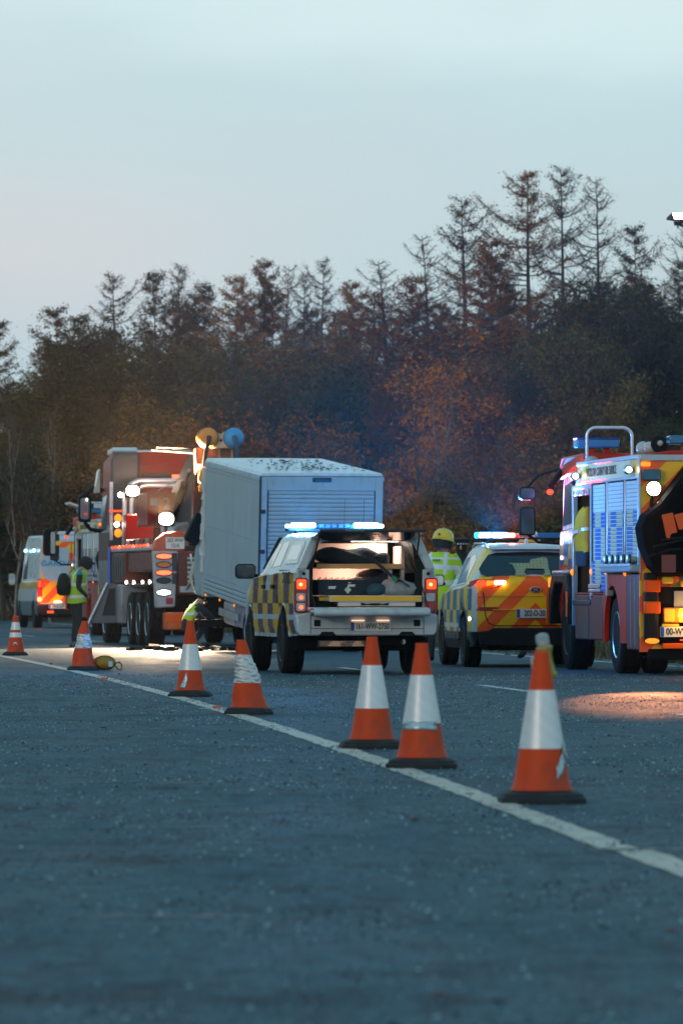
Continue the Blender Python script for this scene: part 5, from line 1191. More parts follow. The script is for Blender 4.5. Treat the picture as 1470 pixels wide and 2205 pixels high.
# cab
CY = 7.6
b = Body([CY, CY + .05, CY + 2.0, CY + 2.25, CY + 2.35], zt=[3.92, 3.95, 3.80, 3.2, 2.9], wt=[1.14, 1.16, 1.12, 1.08, 1.0], wb=[1.2, 1.23, 1.23, 1.2, 1.1], zl=[2.3, 2.3, 2.3, 2.2, 2.0], zb=[1.1, 1.1, 1.1, .5, .5], arch=((8.6, .55, .66),))
def cab_pat(c):
    v = c.mix(c.z.lt(2.45), (.30, .014, .008), (.07, .012, .010))
    v = c.mix(c.z.between(2.30, 2.42) * c.x.abs().gt(1), v, (.35, .36, .36))
    return c.mix(c.x.abs().gt(1.1) * c.z.lt(1.7), v, (.22, .23, .24))
ob('cab', b.solid(CY, CY + 2.35), M('red_cab_paint', (.4, .03, .02), .35, var=.1, pat=cab_pat, dirt=.25, spec=.25), WR, sm=34)
ob('side_window', b.side([(CY + .9, 2.35), (CY + 1.9, 2.3), (CY + 1.8, 3.0), (CY + .95, 3.05)], .008), MT['glass'], WR)
for z in (3.66, 3.05, 3.36, 2.86): ob('cab_rib', MB().box(-.62 if z > 3.1 else -.6, 1.05, CY - .018, CY, z, z + .03), MT['red'], WR, bev=.008)
ob('roof_edge', MB().tube([(-1.16, CY - .01, 3.93), (1.16, CY - .01, 3.93)], .03, 7), MT['alu'], WR, sm=60)
ob('wind_deflector', MB().prism([(-1.21, 1.95), (-.62, 1.95), (-.62, 3.90), (-1.12, 3.90), (-1.21, 3.78)], 'y', CY - .22, CY - .03), M('dark_slate_deflector', (.035, .05, .058), .4, dirt=.2), WR, bev=.06)
ob('deflector_strip', MB().prism([(-1.245, 2.1), (-1.17, 2.1), (-1.17, 3.30), (-1.245, 3.30)], 'y', CY - .26, CY - .2), MT['alu'], WR, bev=.01)
ob('visor_edge', MB().prism([(-1.35, 3.1), (-1.24, 3.1), (-1.24, 3.6), (-1.28, 3.55)], 'y', CY + 1.6, CY + 1.9), MT['white'], WR, bev=.01)
ob('roof_visor', MB().prism([(CY + .2, 3.93), (CY + .5, 4.02), (CY + 1.5, 3.98), (CY + 1.5, 3.88), (CY + .2, 3.9)], 'x', -1.1, -.6), MT['white'], WR, bev=.02)
bb = ob('bar_lamp', MB().box(-.55, 1.0, CY - .14, CY - .06, 3.40, 3.47), MT['dkgrey'], WR, bev=.012)
ob('bar_beacon', MB().box(.05, .32, CY - .16, CY - .14, 3.38, 3.45), MT['redhot'], bb, bev=.01); ob('hoop_beacon', MB().ball((.85, 6.5, 3.33), .05, 8), MT['redon'], WR)
for x in (-.95,): ob('blue_hose', MB().tube([(-1.27, 7.15, 1.95), (-1.27, 7.1, 1.2)], .035, 7), M('blue_hose', (.01, .12, .6), .35), WR, sm=60)
ob('side_step', MB().box(-H, -H + .3, 7.3, 8.0, .5, 1.15), MT['grey'], WR, bev=.02)
for sd in (-1, 1):
    mo = ob('door_mirror', MB().prism(rrect(sd * 1.52 - .13, sd * 1.52 + .13, 2.50, 3.05, .06), 'y', 9.5, 9.66), MT['black'], WR, bev=.02)
    ob('mirror_glass', MB().prism(rrect(sd * 1.52 - .10, sd * 1.52 + .10, 2.56, 3.0, .05), 'y', 9.494, 9.5), MT['mirror'], mo)
    ob('arm', MB().tube([(sd * 1.1, 9.6, 3.15), (sd * 1.35, 9.6, 3.22), (sd * 1.52, 9.6, 3.05)], .045, 8).tube([(sd * 1.1, 9.6, 2.3), (sd * 1.4, 9.6, 2.35), (sd * 1.52, 9.6, 2.5)], .04, 8), MT['black'], mo, sm=60)
# boom
ob('boom', MB().prism([(5.0, 1.95), (5.0, 2.75), (.6, 3.80), (-.2, 3.84), (-.2, 3.5), (.3, 3.1), (.35, 1.95)], 'x', -.42, .42), M('dark_brown_red_boom', (.045, .024, .02), .55, dirt=.35, var=.3), WR, bev=.03)
ob('boom_tip', MB().prism([(1.0, 3.78), (-.4, 3.85), (-.4, 3.5), (.6, 3.3)], 'x', -.26, .26), MT['dkgrey'], WR, bev=.02)
hd = ob('boom_head', MB().prism([(-.36, 4.12), (-.20, 4.20), (-.10, 4.12), (0, 4.07), (.10, 4.12), (.20, 4.20), (.36, 4.12), (.30, 3.80), (-.30, 3.80)], 'y', -.70, -.60), M('beige_head_plate', (.70, .46, .27), .5, dirt=.2), WR, bev=.012)
ob('pin', MB().lathe([(.03, -.715), (.03, -.6)], (0, 0, 3.95), 'y', 12), MT['black'], hd)
for sd, mt_ in ((-1, M('orange_sheave', (.80, .27, .03), .45, dirt=.3)), (1, M('orange_sheave_blue_light', (.02, .30, .62), .45, dirt=.25))):  # right sheave: blue light on orange paint, put into its colour
    so_ = ob('sheave', MB().lathe([(.05, -.84), (.12, -.835), (.17, -.80), (.195, -.74), (.20, -.72), (.18, -.66), (.18, -.60), (.20, -.54), (.16, -.50), (.06, -.50)], (sd * .25, 0, 4.00), 'y', 22), mt_, hd, sm=40)
    ob('sheave_hub', MB().lathe([(.03, -.865), (.045, -.855), (.05, -.82)], (sd * .25, 0, 4.0), 'y', 16), MT['dkgrey'], so_, sm=40)
    ob('sheave_rim', MB().tube([(sd * .25 + .198 * math.cos(a), -.73, 4.0 + .198 * math.sin(a)) for a in [2 * math.pi * k / 20 for k in range(21)]], .012, 6), MT['dkgrey'], so_, sm=60)
    ob('sheave_guard', MB().tube([(sd * .24, -.86, 4.03), (sd * .27, -.87, 3.88), (sd * .30, -.80, 3.72), (sd * .32, -.72, 3.45)], .045, 8), MT['dkgrey'] if sd < 0 else M('dark_teal_guard', (.02, .09, .13), .5), so_, sm=60)
ob('head_box', MB().box(-.24, .24, -.50, .1, 3.38, 3.83), M('rusty_brown_box', (.16, .065, .03), .55, dirt=.4, var=.3), WR, bev=.02)
ob('head_rib', MB().box(-.02, .02, -.53, -.5, 3.42, 3.82).box(-.26, .26, -.53, -.5, 3.37, 3.42).box(-.26, -.22, -.53, -.5, 3.42, 3.83).box(.22, .26, -.53, -.5, 3.42, 3.83), M('beige_rib', (.5, .3, .18), .5), WR, bev=.006)
ob('spikes', MB().tube([(-1.25, .0, 3.78), (-.4, 0, 3.72)], .02, 5).tube([(-1.1, .4, 3.84), (-.4, .3, 3.82)], .02, 5), MT['black'], WR)
ob('winch_cable', MB().tube([(-.75, 3.1, 3.05), (.05, .8, 3.62), (.3, -.3, 3.95)], .012, 5).tube([(-.4, 3.1, 3.0), (.2, .5, 3.55)], .01, 5), MT['alu'], WR)
hb_ = ob('hook_block', MB().prism(ellipse(0, 0, .09, .16, 12), 'y', -.05, .05).prism(ellipse(.05, -.22, .06, .1, 10), 'y', -.04, .04), M('mustard_hook', (.55, .28, .02), .5, dirt=.3), WR, bev=.015, loc=(-.30, -.35, 3.28), rot=(0, R(18), 0))
# rear lamp tower and plate
tw = ob('lamp_tower', MB().prism([(-H, 1.84), (-.74, 1.84), (-.80, .76), (-H + .06, .74)], 'y', -.06, .2), M('grey_lamp_tower', (.40, .41, .42), .45, dirt=.3), WR, bev=.03)
for z, mt_, w in ((1.735, 'redhot', .15), (1.575, 'amberoff', .13), (1.42, 'redhot', .15), (1.27, 'dkgrey', .13), (1.04, 'whitehot', .13)):
    rg_ = ob('lamp_ring', MB().prism(ellipse(-1.02, z, w + .02, .065, 20), 'y', -.085, -.06), MT['black'], tw, bev=.005)
    ob('lamp_lens', MB().prism(ellipse(-1.02, z, w, .045, 20), 'y', -.10, -.08), MT[mt_], tw, bev=.004)
ob('reflector', MB().box(-.98, -.84, -.075, -.06, .82, .94), MT['redoff'], tw, bev=.006)
ob('tower_panel', MB().box(-.86, -.76, -.07, -.05, 1.45, 1.80).box(-.86, -.76, -.07, -.05, 1.2, 1.42), MT['dkgrey'], tw, bev=.01)
ob('bracket', MB().prism([(-H, 1.83), (-.62, 1.83), (-.58, 2.16), (-.72, 2.22), (-1.0, 2.18), (-H + .05, 2.05)], 'y', -.03, .25), M('orange_red_bracket', (.62, .08, .02), .4, dirt=.25), WR, bev=.03)
pp = ob('number_plate', MB().prism(rrect(-.98, -.62, 1.88, 2.10, .015), 'y', -.06, -.045), MT['plate'], WR)
text('lettering', '202 WW', .10, (-.80, -.063, 2.04), REAR, MT['ink'], pp, .82); text('lettering', '1216', .10, (-.80, -.063, 1.94), REAR, MT['ink'], pp, .82)
ob('lamp_tower', MB().prism([(H, 1.84), (.74, 1.84), (.80, .76), (H - .06, .74)], 'y', -.06, .2), MT['grey'], WR, bev=.03)
ob('tail_frame', MB().box(-.76, .76, -.02, .3, 1.0, 1.84), M('dark_red_tail', (.12, .022, .018), .5, dirt=.4), WR, bev=.03)
ob('tool_rack', MB().box(-.56, -.34, -.06, -.02, 1.25, 1.72), M('striped_rack', (.3, .35, .36), .4, pat=lambda c: c.mix((c.z * 22).odd(), (.05, .07, .08), (.45, .52, .54))), WR)
ob('under_lift', MB().box(-1.0, -.45, -.25, .3, .32, .66), M('orange_under_lift', (.70, .12, .02), .5, dirt=.5, var=.3), WR, bev=.03)
ob('stinger', MB().box(-.2, .2, -3.9, -.2, .38, .56).box(-.85, .85, -4.1, -3.85, .40, .54), MT['dark'], WR, bev=.02)
ob('under_lift_band', MB().box(-1.01, -.55, -.262, -.25, .48, .60), MT['orange'], WR)

rg = random.Random(77)
for k in range(7):
    x0 = -.5 + k * .16; ob('hanging_chain' if k % 2 else 'air_hose', MB().tube([(x0, -.05, 1.78), (x0 + rg.uniform(-.1, .1), -.12, 1.4 + rg.uniform(-.1, .1)), (x0 + rg.uniform(-.15, .15), -.10, 1.1), (x0 + .1, -.04, 1.55)], .014 if k % 2 else .022, 6), MT[('steel', 'black', 'alu')[k % 3]], WR, sm=60)
for k in range(9):
    y0 = 1.0 + k * .55; ob('strap_roll', MB().lathe([(.03, -.05), (.08, -.05), (.08, .05), (.03, .05)], (-H + .16, y0, 2.02), 'x', 14), MT[('dkgrey', 'red', 'grey')[k % 3]], WR, sm=40)
for k in range(5): ob('body_louvre', MB().box(-H - .012, -H, 4.95 + k * .42, 5.25 + k * .42, 1.30, 1.76), MT['dkgrey'], WR, bev=.01)
ob('winch_drum', MB().lathe([(.16, -.35), (.20, -.34), (.14, -.32), (.14, .32), (.20, .34), (.16, .35)], (.02, 2.6, 2.62), 'x', 18), MT['steel'], WR, sm=40)
ob('hydraulic_ram', MB().tube([(-.5, 4.6, 2.05), (-.47, 1.2, 3.15)], .07, 10), MT['dkgrey'], WR, sm=60); ob('ram_rod', MB().tube([(-.47, 1.2, 3.15), (-.46, .5, 3.4)], .04, 10), MT['steel'], WR, sm=60)
for k in range(4): ob('rear_plank', MB().box(-.70 + k * .36, -.38 + k * .36, -.035, -.02, 1.04, 1.16), MT[('alu', 'grey', 'dkgrey', 'grey')[k]], WR, bev=.006)
# ================================================================ fire engine
FE = root('fire_engine', 'red fire engine at the right edge with blue shutters, chevron tail and round work lamp', 'fire engine', (4.94, 76.14, 0), R(6.8))
H = 1.2
MT['fered'] = M('fire_engine_red', (.50, .022, .005), .42, var=.12, dirt=.3, spec=.3)
MT['fegrime'] = M('grimy_reflective_maroon', (.15, .036, .03), .5, var=.4, vs=3, dirt=.8, m=.15, spec=.35)
for y in (2.15, 6.25):
    for sd in (-1, 1):
        wheel(FE, sd * (H - .20), y, .50, .30, sd, 'steel' if y < 3 else 'dkgrey')
        if y < 3: wheel(FE, sd * (H - .55), y, .50, .28, sd, 'steel')
ob('chassis', MB().box(-.45, .45, .1, 7.1, .48, .95).box(-.9, .9, .3, 1.4, .5, .9).box(-.9, .9, 2.9, 5.4, .5, .9), MT['dark'], FE, bev=.02)
# locker body: core, left out where the wheels stand
ob('locker_body', MB().box(-H + .10, H - .10, .04, 3.78, 1.05, 2.50).box(-H + .02, H - .02, .04, 1.42, .9, 1.30), MT['dkgrey'], FE)
ob('roof', MB().prism([(-H, 2.72), (-H + .03, 2.78), (-H + .4, 2.84), (H - .4, 2.84), (H - .03, 2.78), (H, 2.72)], 'y', 0, 5.0), MT['fered'], FE, bev=.02)
ob('right_side', MB().box(H - .08, H, .04, 5.0, .9, 2.74), MT['fered'], FE, bev=.015)
ob('roof_gutter', MB().box(-H - .02, -H + .06, -.01, 4.95, 2.735, 2.79), MT['alu'], FE, bev=.012)
sb = ob('sign_band', MB().box(-H - .008, -H + .06, .02, 4.95, 2.52, 2.735), M('pale_yellow_band', (.72, .55, .12), .4, var=.1, dirt=.1, pat=lambda c: c.mix(c.y.between(.7, 3.9), (.68, .48, .06), (.74, .68, .42))), FE, bev=.008)
text('lettering', 'WICKLOW COUNTY FIRE SERVICE', .16, (-H - .012, 2.95, 2.628), LEFT, M('grey_brown_lettering', (.10, .09, .06), .5), sb, .98)
ob('band_trim', MB().box(-H - .02, -H + .05, .0, 4.95, 2.485, 2.52), MT['alu'], FE, bev=.006)
for y in (.42, 4.72): 
    sl_ = ob('scene_lamp', MB().lathe([(.045, -.15), (.062, -.10), (.064, -.06), (.04, .02)], (-H - .09, 0, 2.60), 'y', 16).xf(Matrix.Translation((0, y, 0))).box(-H - .06, -H, y - .06, y + .04, 2.57, 2.63), MT['steel'], FE, sm=40)
    ob('bulb', MB().lathe([(.036, -.158), (.042, -.12)], (-H - .09, y, 2.60), 'y', 16), MT['whitehot'], sl_)
def battf(off):
    def f(c):
        v = c.mix((((c.z - 1.47) / .43).floor() + ((c.y - .05 + off) / .46).floor()).odd(), (.48, .43, .22), (.02, .10, .42))
        gap = (((c.z - 1.48) / .052 + 20.).op('FRACT')).gt(.76)
        v = c.mix(gap, v, (.55, .62, .66))
        return c.mix(c.z.lt(2.10), (.60, .66, .70), v)
    return f
def shutter(y0, y1, z0, z1, off, name='roller_shutter'):
    mb = MB(); h = .052; z = z0
    while z + h <= z1 + .001:
        mb.prism([(-H + .06, z + .0015), (-H + .002, z + .0015), (-H - .003, z + .006), (-H - .003, z + h - .007), (-H + .002, z + h - .0015), (-H + .06, z + h - .0015)], 'y', y0, y1); z += h
    return ob(name, mb, M('shutter_slats', (.6, .66, .7), .55, var=.06, pat=battf(off), spec=.3), FE, sm=25)
shutter(.09, 1.03, 1.48, 2.48, .0); shutter(1.13, 2.42, 1.48, 2.48, .12); shutter(2.56, 3.66, 1.06, 2.48, .25)
for y in (0, 1.03, 2.42, 3.66): ob('shutter_rail', MB().box(-H - .02, -H + .07, y + .0, y + (.09 if y == 0 else .10 if y < 2 else .14), 1.0 if y > 2 else 1.40, 2.49), MT['alu'], FE, bev=.012)
for y in (1.11, 2.54, 3.64): ob('rail_gap', MB().box(-H - .024, -H - .018, y - .012, y + .012, 1.45, 2.48), MT['dark'], FE)
# pump ledge with hose couplings
ob('pump_ledge', MB().box(-H - .12, -H + .1, .02, 2.35, 1.30, 1.40), M('blue_grey_ledge', (.30, .40, .48), .35, m=.4), FE, bev=.02)
ob('ledge_edge', MB().box(-H - .13, -H - .11, .02, 2.35, 1.375, 1.415), MT['alu'], FE, bev=.006)
for k in range(5):
    y = .25 + k * .45
    cp = ob('coupling', MB().lathe([(.055, -.07), (.07, -.06), (.07, -.01), (.045, 0), (.045, .06)], (-H - .06, y, 1.46), 'x', 14), MT['steel'], FE, sm=40)
    ob('coupling_band', MB().lathe([(.074, -.04), (.074, -.02)], (-H - .06, y, 1.46), 'x', 14), MT['dkgrey'], cp)
# lower side: rear locker, red wheel arch, mid lockers
ob('rear_side_locker', MB().box(-H - .005, -H + .3, .02, .98, .32, 1.29), MT['fegrime'], FE, bev=.02)
ob('locker_slat', MB().box(-H - .012, -H, .3, .325, .36, 1.26).box(-H - .012, -H, .62, .645, .36, 1.26), MT['grey'], FE)
ar = []
for k in range(15):
    a = math.pi * k / 14; ar.append((2.15 + .62 * math.cos(a), .52 + .62 * math.sin(a)))
ob('rear_wheel_arch', MB().prism([(2.85, .40), (2.85, 1.29), (1.02, 1.29), (1.02, .40)][::1] + [(1.53, .40)] + [(y, z) for y, z in ar[::-1]] + [(2.77, .40)], 'x', -H - .0, -H + .06), MT['fered'], FE)
ob('arch_liner', MB().box(-H + .06, H - .06, 1.5, 2.8, 1.04, 1.08).box(-H + .30, -H + .34, 1.45, 2.85, .4, 1.1), MT['dark'], FE)
md = ob('mid_locker', MB().box(-H - .005, -H + .3, 2.88, 5.15, .42, 1.02), MT['fegrime'], FE, bev=.02)
ob('locker_top', MB().box(-H - .01, -H + .3, 2.88, 5.15, 1.02, 1.045), MT['red'], FE, bev=.006)
ob('locker_gap', MB().box(-H - .009, -H - .004, 3.98, 4.0, .45, 1.0), MT['dark'], md)
ob('step_grille', MB().box(-H - .03, -H + .1, 3.0, 3.9, 1.05, 1.09).box(-H - .03, -H - .01, 3.0, 3.9, 1.1, 1.16), MT['steel'], FE, bev=.008)
for y, z in ((2.52, 1.32), (3.72, 1.32), (5.32, 1.32), (1.02, 1.3)): ob('side_marker', MB().lathe([(.02, -.03), (.045, -.015), (.045, 0)], (-H - .01, y, z), 'x', 10), MT['amberon'], FE)
# open crew compartment
ob('crew_floor', MB().box(-H + .05, H - .05, 3.8, 5.4, .95, 1.04), MT['dark'], FE)
ob('crew_wall', MB().box(-.15, -.10, 3.8, 5.4, 1.0, 2.6).box(-H + .05, -.1, 5.38, 5.42, 1.0, 2.6).box(-H + .05, -.1, 3.78, 3.82, 1.0, 2.6), M('dim_brown_crew_lining', (.07, .05, .04), .7, var=.3, vs=2), FE)
ob('crew_seat', MB().box(-.9, -.2, 4.6, 5.2, 1.04, 1.45).box(-.9, -.2, 5.15, 5.35, 1.45, 2.1), MT['dkgrey'], FE, bev=.05)
ob('door_frame', MB().box(-H - .015, -H + .06, 3.80, 3.87, .95, 2.48).box(-H - .015, -H + .06, 5.30, 5.38, .60, 2.48).box(-H - .01, -H + .06, 3.87, 5.30, 2.42, 2.48), MT['alu'], FE, bev=.012)
for k in range(3): ob('air_bottle_bracket', MB().box(-H - .02, -H + .05, 4.0 + k * .42, 4.3 + k * .42, 2.34, 2.42), MT['steel'], FE, bev=.01)
ob('step', MB().box(-H - .02, -H + .35, 3.85, 5.3, .88, .95), MT['dkgrey'], FE, bev=.01)
# front cab
HB = 1.16
def fc_pat(c):
    v = c.mix(((c.z - 1.5) / .36).floor().op('ADD', ((c.y) / .40).floor()).odd(), (.55, .36, .05), (.03, .06, .34))
    return c.mix(c.z.between(1.42, 2.1) * c.y.between(5.3, 6.9) * c.x.abs().gt(1.1), (.50, .032, .015), v)
b = Body([5.40, 5.45, 6.7, 7.1, 7.25], zt=[2.80, 2.82, 2.78, 2.5, 2.2], wt=[1.12, 1.13, 1.10, 1.06, 1.0], wb=[1.165, 1.17, 1.17, 1.12, 1.04], zl=[1.95, 1.95, 1.9, 1.8, 1.7], zb=[.9, .9, .55, .55, .6], arch=((6.25, .52, .66),))
ob('cab', b.solid(5.40, 7.25), M('fire_cab_livery', (.5, .03, .015), .3, var=.08, pat=fc_pat, spec=.35, dirt=.2), FE, sm=34)
ob('cab_roof', MB().prism([(4.9, 2.80), (5.0, 2.92), (6.9, 2.90), (7.1, 2.72), (7.1, 2.6), (4.9, 2.7)], 'x', -1.12, 1.12), MT['fered'], FE, bev=.03)
ob('side_window', b.side([(5.62, 2.0), (6.75, 1.95), (6.65, 2.5), (5.62, 2.58)], .006), MT['glass'], FE)
ob('front_fender', MB().prism([(5.40, 1.10), (5.58, 1.30), (6.85, 1.30), (7.15, 1.1), (7.15, .62), (6.98, .62), (6.90, .95), (6.62, 1.17), (5.92, 1.17), (5.66, .95), (5.58, .62), (5.42, .62)], 'x', -H - .06, -H + .25), MT['black'], FE, bev=.03)
ob('fender_top', MB().box(-H - .05, -H + .2, 5.7, 6.9, 1.30, 1.345), MT['alu'], FE, bev=.015)
ob('corner_marker', MB().box(-H - .07, -H + .05, 7.0, 7.1, 1.12, 1.25), MT['amberon'], FE, bev=.01); ob('orange_panel', MB().box(-H - .075, -H - .06, 5.42, 5.54, .72, 1.06).box(-H - .09, -H, 7.10, 7.17, .60, 1.1), MT['orange'], FE, bev=.006)
for z, c_ in ((1.72, 'whitehot'), (1.52, 'whitehot')): ob('side_strobe', MB().ball((-HB - .02, 6.5, z), (.015, .05, .03), 10), M('violet_white_strobe', (.9, .8, 1), .3, e=(.85, .78, 1), es=2), FE)
for z0, z1, w in ((1.83, 2.22, .11), (2.32, 2.50, .115)):
    mo = ob('door_mirror', MB().prism(rrect(-1.56 - w, -1.56 + w, z0, z1, .05), 'y', 7.05, 7.2), MT['black'], FE, bev=.02)
    ob('mirror_glass', MB().prism(rrect(-1.56 - w + .02, -1.56 + w - .02, z0 + .02, z1 - .02, .04), 'y', 7.044, 7.05), M('dim_mirror', (.10, .12, .14), .12, m=.6), mo)
for pts_, r_ in (([(-1.1, 7.0, 2.75), (-1.4, 7.12, 2.66), (-1.56, 7.15, 2.48)], .02), ([(-1.1, 7.1, 1.72), (-1.4, 7.15, 1.74), (-1.54, 7.15, 1.84)], .02), ([(-1.12, 6.9, 2.7), (-1.3, 6.6, 2.5)], .05)): ob('mirror_arm', MB().tube(pts_, r_, 7), MT['black'], FE, sm=60)
ob('arm_lamp', MB().ball((-1.33, 6.55, 2.42), (.05, .05, .04), 8), MT['redon'], FE)
# roof gear
ob('hoop_rail', MB().tube([(-1.13, 4.62, 2.80), (-1.13, 4.62, 3.13)] + [(-1.13 + .13 * (1 - math.cos(a)), 4.62, 3.13 + .12 * math.sin(a)) for a in [math.pi * k / 12 for k in range(1, 7)]] + [(-.65 + .13 * math.sin(a), 4.62, 3.13 + .12 * math.cos(a)) for a in [math.pi * k / 12 for k in range(0, 7)]] + [(-.52, 4.62, 2.80)], .022, 8), M('pale_steel_tube', (.68, .70, .70), .3, m=.5), FE, sm=60)
lbm = ob('light_bar', MB().box(-1.20, -.62, 5.0, 5.35, 2.99, 3.11), MT['bluelens'], FE, bev=.02)
ob('bar_cap', MB().box(-1.205, -.615, 4.995, 5.355, 3.11, 3.122), MT['plateblue'], lbm, bev=.006)
ob('bar_stand', MB().prism([(-1.12, 2.80), (-1.0, 2.80), (-.92, 3.0), (-.98, 3.0)], 'y', 5.1, 5.2).prism([(-.82, 2.80), (-.62, 2.80), (-.76, 3.0), (-.82, 3.0)], 'y', 5.1, 5.2), MT['fered'], FE, bev=.01)
ob('light_bar', MB().box(-.80, .4, .10, .36, 2.92, 3.03), MT['bluelens'], FE, bev=.02); ob('bar_stand', MB().box(-.62, -.42, .16, .3, 2.8, 2.93), MT['fered'], FE, bev=.01)
for y, r_ in ((1.75, .095), (1.25, .08)): ob('roof_dome', MB().ball((-.86, y, 2.90), r_, 14), M('grey_dome', (.5, .5, .5), .3), FE, sm=80)
hn_ = ob('roof_horn', MB().lathe([(.04, .16), (.06, .06), (.11, -.02), (.10, -.03)], (-.86, .55, 2.93), 'y', 18), MT['black'], FE, sm=40); ob('horn_centre', MB().ball((-.85, .50, 2.94), .04, 8), MT['clear'], hn_)
ob('cab_corner', MB().ball((-1.08, 4.55, 2.80), (.09, .28, .07), 12), MT['grey'], FE, sm=80)
# tail
ob('rear_panel', MB().prism([(-H + .0, .30), (H, .30), (H, 2.70), (-H, 2.70)], 'y', -.02, .04), M('tail_chevrons', ORG, .42, var=.05, pat=stripes(.27, ORG, YEL, 1.0), coat=.3), FE)
ob('tail_rail', MB().box(-H - .01, H, -.04, .05, 2.70, 2.785), MT['alu'], FE, bev=.015)
ob('corner_trim', MB().box(-H - .012, -H + .01, -.03, .02, 1.3, 2.70), MT['alu'], FE)
bl = ob('corner_beacon', MB().prism(rrect(-H + .02, -H + .25, 2.46, 2.60, .025), 'y', -.12, -.02), M('deep_blue_beacon', (.005, .07, .14), .18, coat=.7), FE, bev=.01)
ob('top_marker', MB().prism(rrect(-H + .01, -H + .13, 2.635, 2.69, .02), 'y', -.06, -.02), MT['amberon'], FE, bev=.008)
wl = ob('work_lamp', MB().lathe([(.095, -.14), (.10, -.10), (.06, .02)], (-H + .155, 0, 2.355), 'y', 22).tube([(-H + .155, -.05, 2.27), (-H + .13, -.06, 2.12)], .02, 6), MT['black'], FE, sm=40)
ob('lens', MB().lathe([(.085, -.148), (.088, -.13)], (-H + .155, 0, 2.355), 'y', 22), MT['workhot'], wl)
lamp(FE, (-H + .155, -.24, 2.355), 430 * WORK_W, (1, .36, .14), 'SPOT', .05, (R(-81.8), 0, R(-10)), 6.5, .7)
# folded black hose cover bulging from the tail
rings = []
prof = [(-H + .56, 2.66), (-1.02, 2.16), (-1.21, 2.02), (-1.27, 1.86), (-1.23, 1.62), (-1.12, 1.36), (-1.0, 1.25), (.9, 1.25), (.95, 2.66)]
for y, k in ((-.02, 1), (-.22, 1.0), (-.38, .97), (-.44, .90)):
    rings.append([(-.2 + (x + .2) * k, y + .02 * math.sin(i * 2), 1.95 + (z - 1.95) * k) for i, (x, z) in enumerate(prof)])
MT['cover'] = M('black_canvas_cover', (.006, .006, .007), .9, var=.3, bump=.5, bs=7, spec=.05)
hc = ob('hose_cover', MB().loft(rings), MT['cover'], FE, bev=.02, sm=24)
op = M('orange_fabric', (.85, .10, .01), .55, var=.1)
ob('orange_flap', MB().prism([(-1.0, 2.02), (-.86, 2.05), (-.80, 1.80), (-.88, 1.78), (-.90, 1.72), (-.94, 1.73)], 'y', -.475, -.445), op, hc, bev=.008)
ob('orange_flap', MB().prism([(-.84, 2.02), (-.1, 2.20), (-.05, 1.98), (-.78, 1.83)], 'y', -.46, -.435), op, hc, bev=.008)
for pts in ([(-1.12, -.2, 2.10), (-1.0, -.42, 1.98), (-.4, -.46, 2.1)], [(-1.1, -.46, 1.62), (-.4, -.47, 1.78)], [(-1.15, -.4, 1.5), (-.9, -.46, 1.58), (-.3, -.47, 1.62)], [(-1.0, -.46, 1.7), (-.5, -.47, 1.76)]): ob('cover_rib', MB().tube(pts, .022, 6), MT['black'], hc, sm=60)
text('lettering', 'WW', .16, (-.56, -.44, 2.42), (R(90), R(-38), 0), M('dull_red_lettering', (.30, .03, .04), .5), hc, 1.)
ob('pink_panel', MB().prism(rrect(-1.0, -.82, 1.30, 1.52, .01), 'y', -.462, -.44), M('dull_red_panel', (.22, .05, .04), .5), hc)
ob('bronze_strip', MB().tube([(-1.0, -.2, 2.16), (-.80, -.2, 2.36)], .022, 6).tube([(-.95, -.22, 2.14), (-.78, -.22, 2.34)], .016, 6), M('bronze_pole', (.7, .35, .18), .3, m=.5), FE, sm=60)
ob('blue_reel', MB().lathe([(.02, -.12), (.20, -.10), (.23, -.05), (.23, .05), (.20, .10), (.02, .12)], (-1.06, -.2, 1.84), 'x', 20), M('dark_blue_reel', (.005, .04, .07), .25, coat=.5), FE, sm=40)
# left corner post with orange bands, lower tail
cp_ = ob('corner_post', MB().box(-H + .04, -H + .20, -.16, -.02, .42, 1.30), MT['black'], FE, bev=.03)
for z in (1.05, .78): ob('orange_band', MB().box(-H + .035, -H + .24, -.168, -.04, z, z + .16), MT['orange'], cp_, bev=.02)
ob('post_marker', MB().prism(ellipse(-H + .13, .44, .09, .035, 14), 'y', -.175, -.15), MT['amberon'], cp_)
ob('tail_chevron_edge', MB().box(-H - .004, -H + .02, -.03, .03, .62, 1.3), M('edge_chevrons', ORG, .4, pat=stripes(.2, ORG, YEL, 0)), FE)
ob('tail_bracket', MB().box(-H + .26, -H + .40, -.2, -.02, 1.16, 1.26).box(-H + .50, -.2, -.14, -.02, 1.12, 1.20), MT['yellow'], FE, bev=.02)
tp_ = ob('tail_recess', MB().box(-H + .24, H - .2, -.06, -.022, .40, 1.12), MT['dark'], FE)
ob('grey_board', MB().box(-H + .42, H - .5, -.10, -.06, .84, 1.07), M('mottled_grey_board', (.30, .33, .34), .5, var=.35, vs=6), FE, bev=.006)
ls = ob('lamp_strip', MB().box(-H + .28, -H + .86, -.15, -.06, .665, .86), MT['amberoff'], FE, bev=.015)
ob('lamp_lens', MB().prism(rrect(-H + .29, -H + .42, .68, .845, .02), 'y', -.16, -.145), MT['amberon'], ls, bev=.006)
ob('lamp_lens', MB().prism(rrect(-H + .47, -H + .61, .675, .85, .02), 'y', -.165, -.145), M('yellow_lamp_lit', (1, .5, .02), .3, e=(1, .40, .01), es=1.5), ls, bev=.006)
ob('bulb', MB().prism(ellipse(-H + .54, .765, .035, .035, 12), 'y', -.172, -.16), MT['amberhot'], ls)
ob('lamp_lens', MB().prism(rrect(-H + .66, -H + .84, .68, .845, .02), 'y', -.16, -.145), MT['redon'], ls, bev=.006)
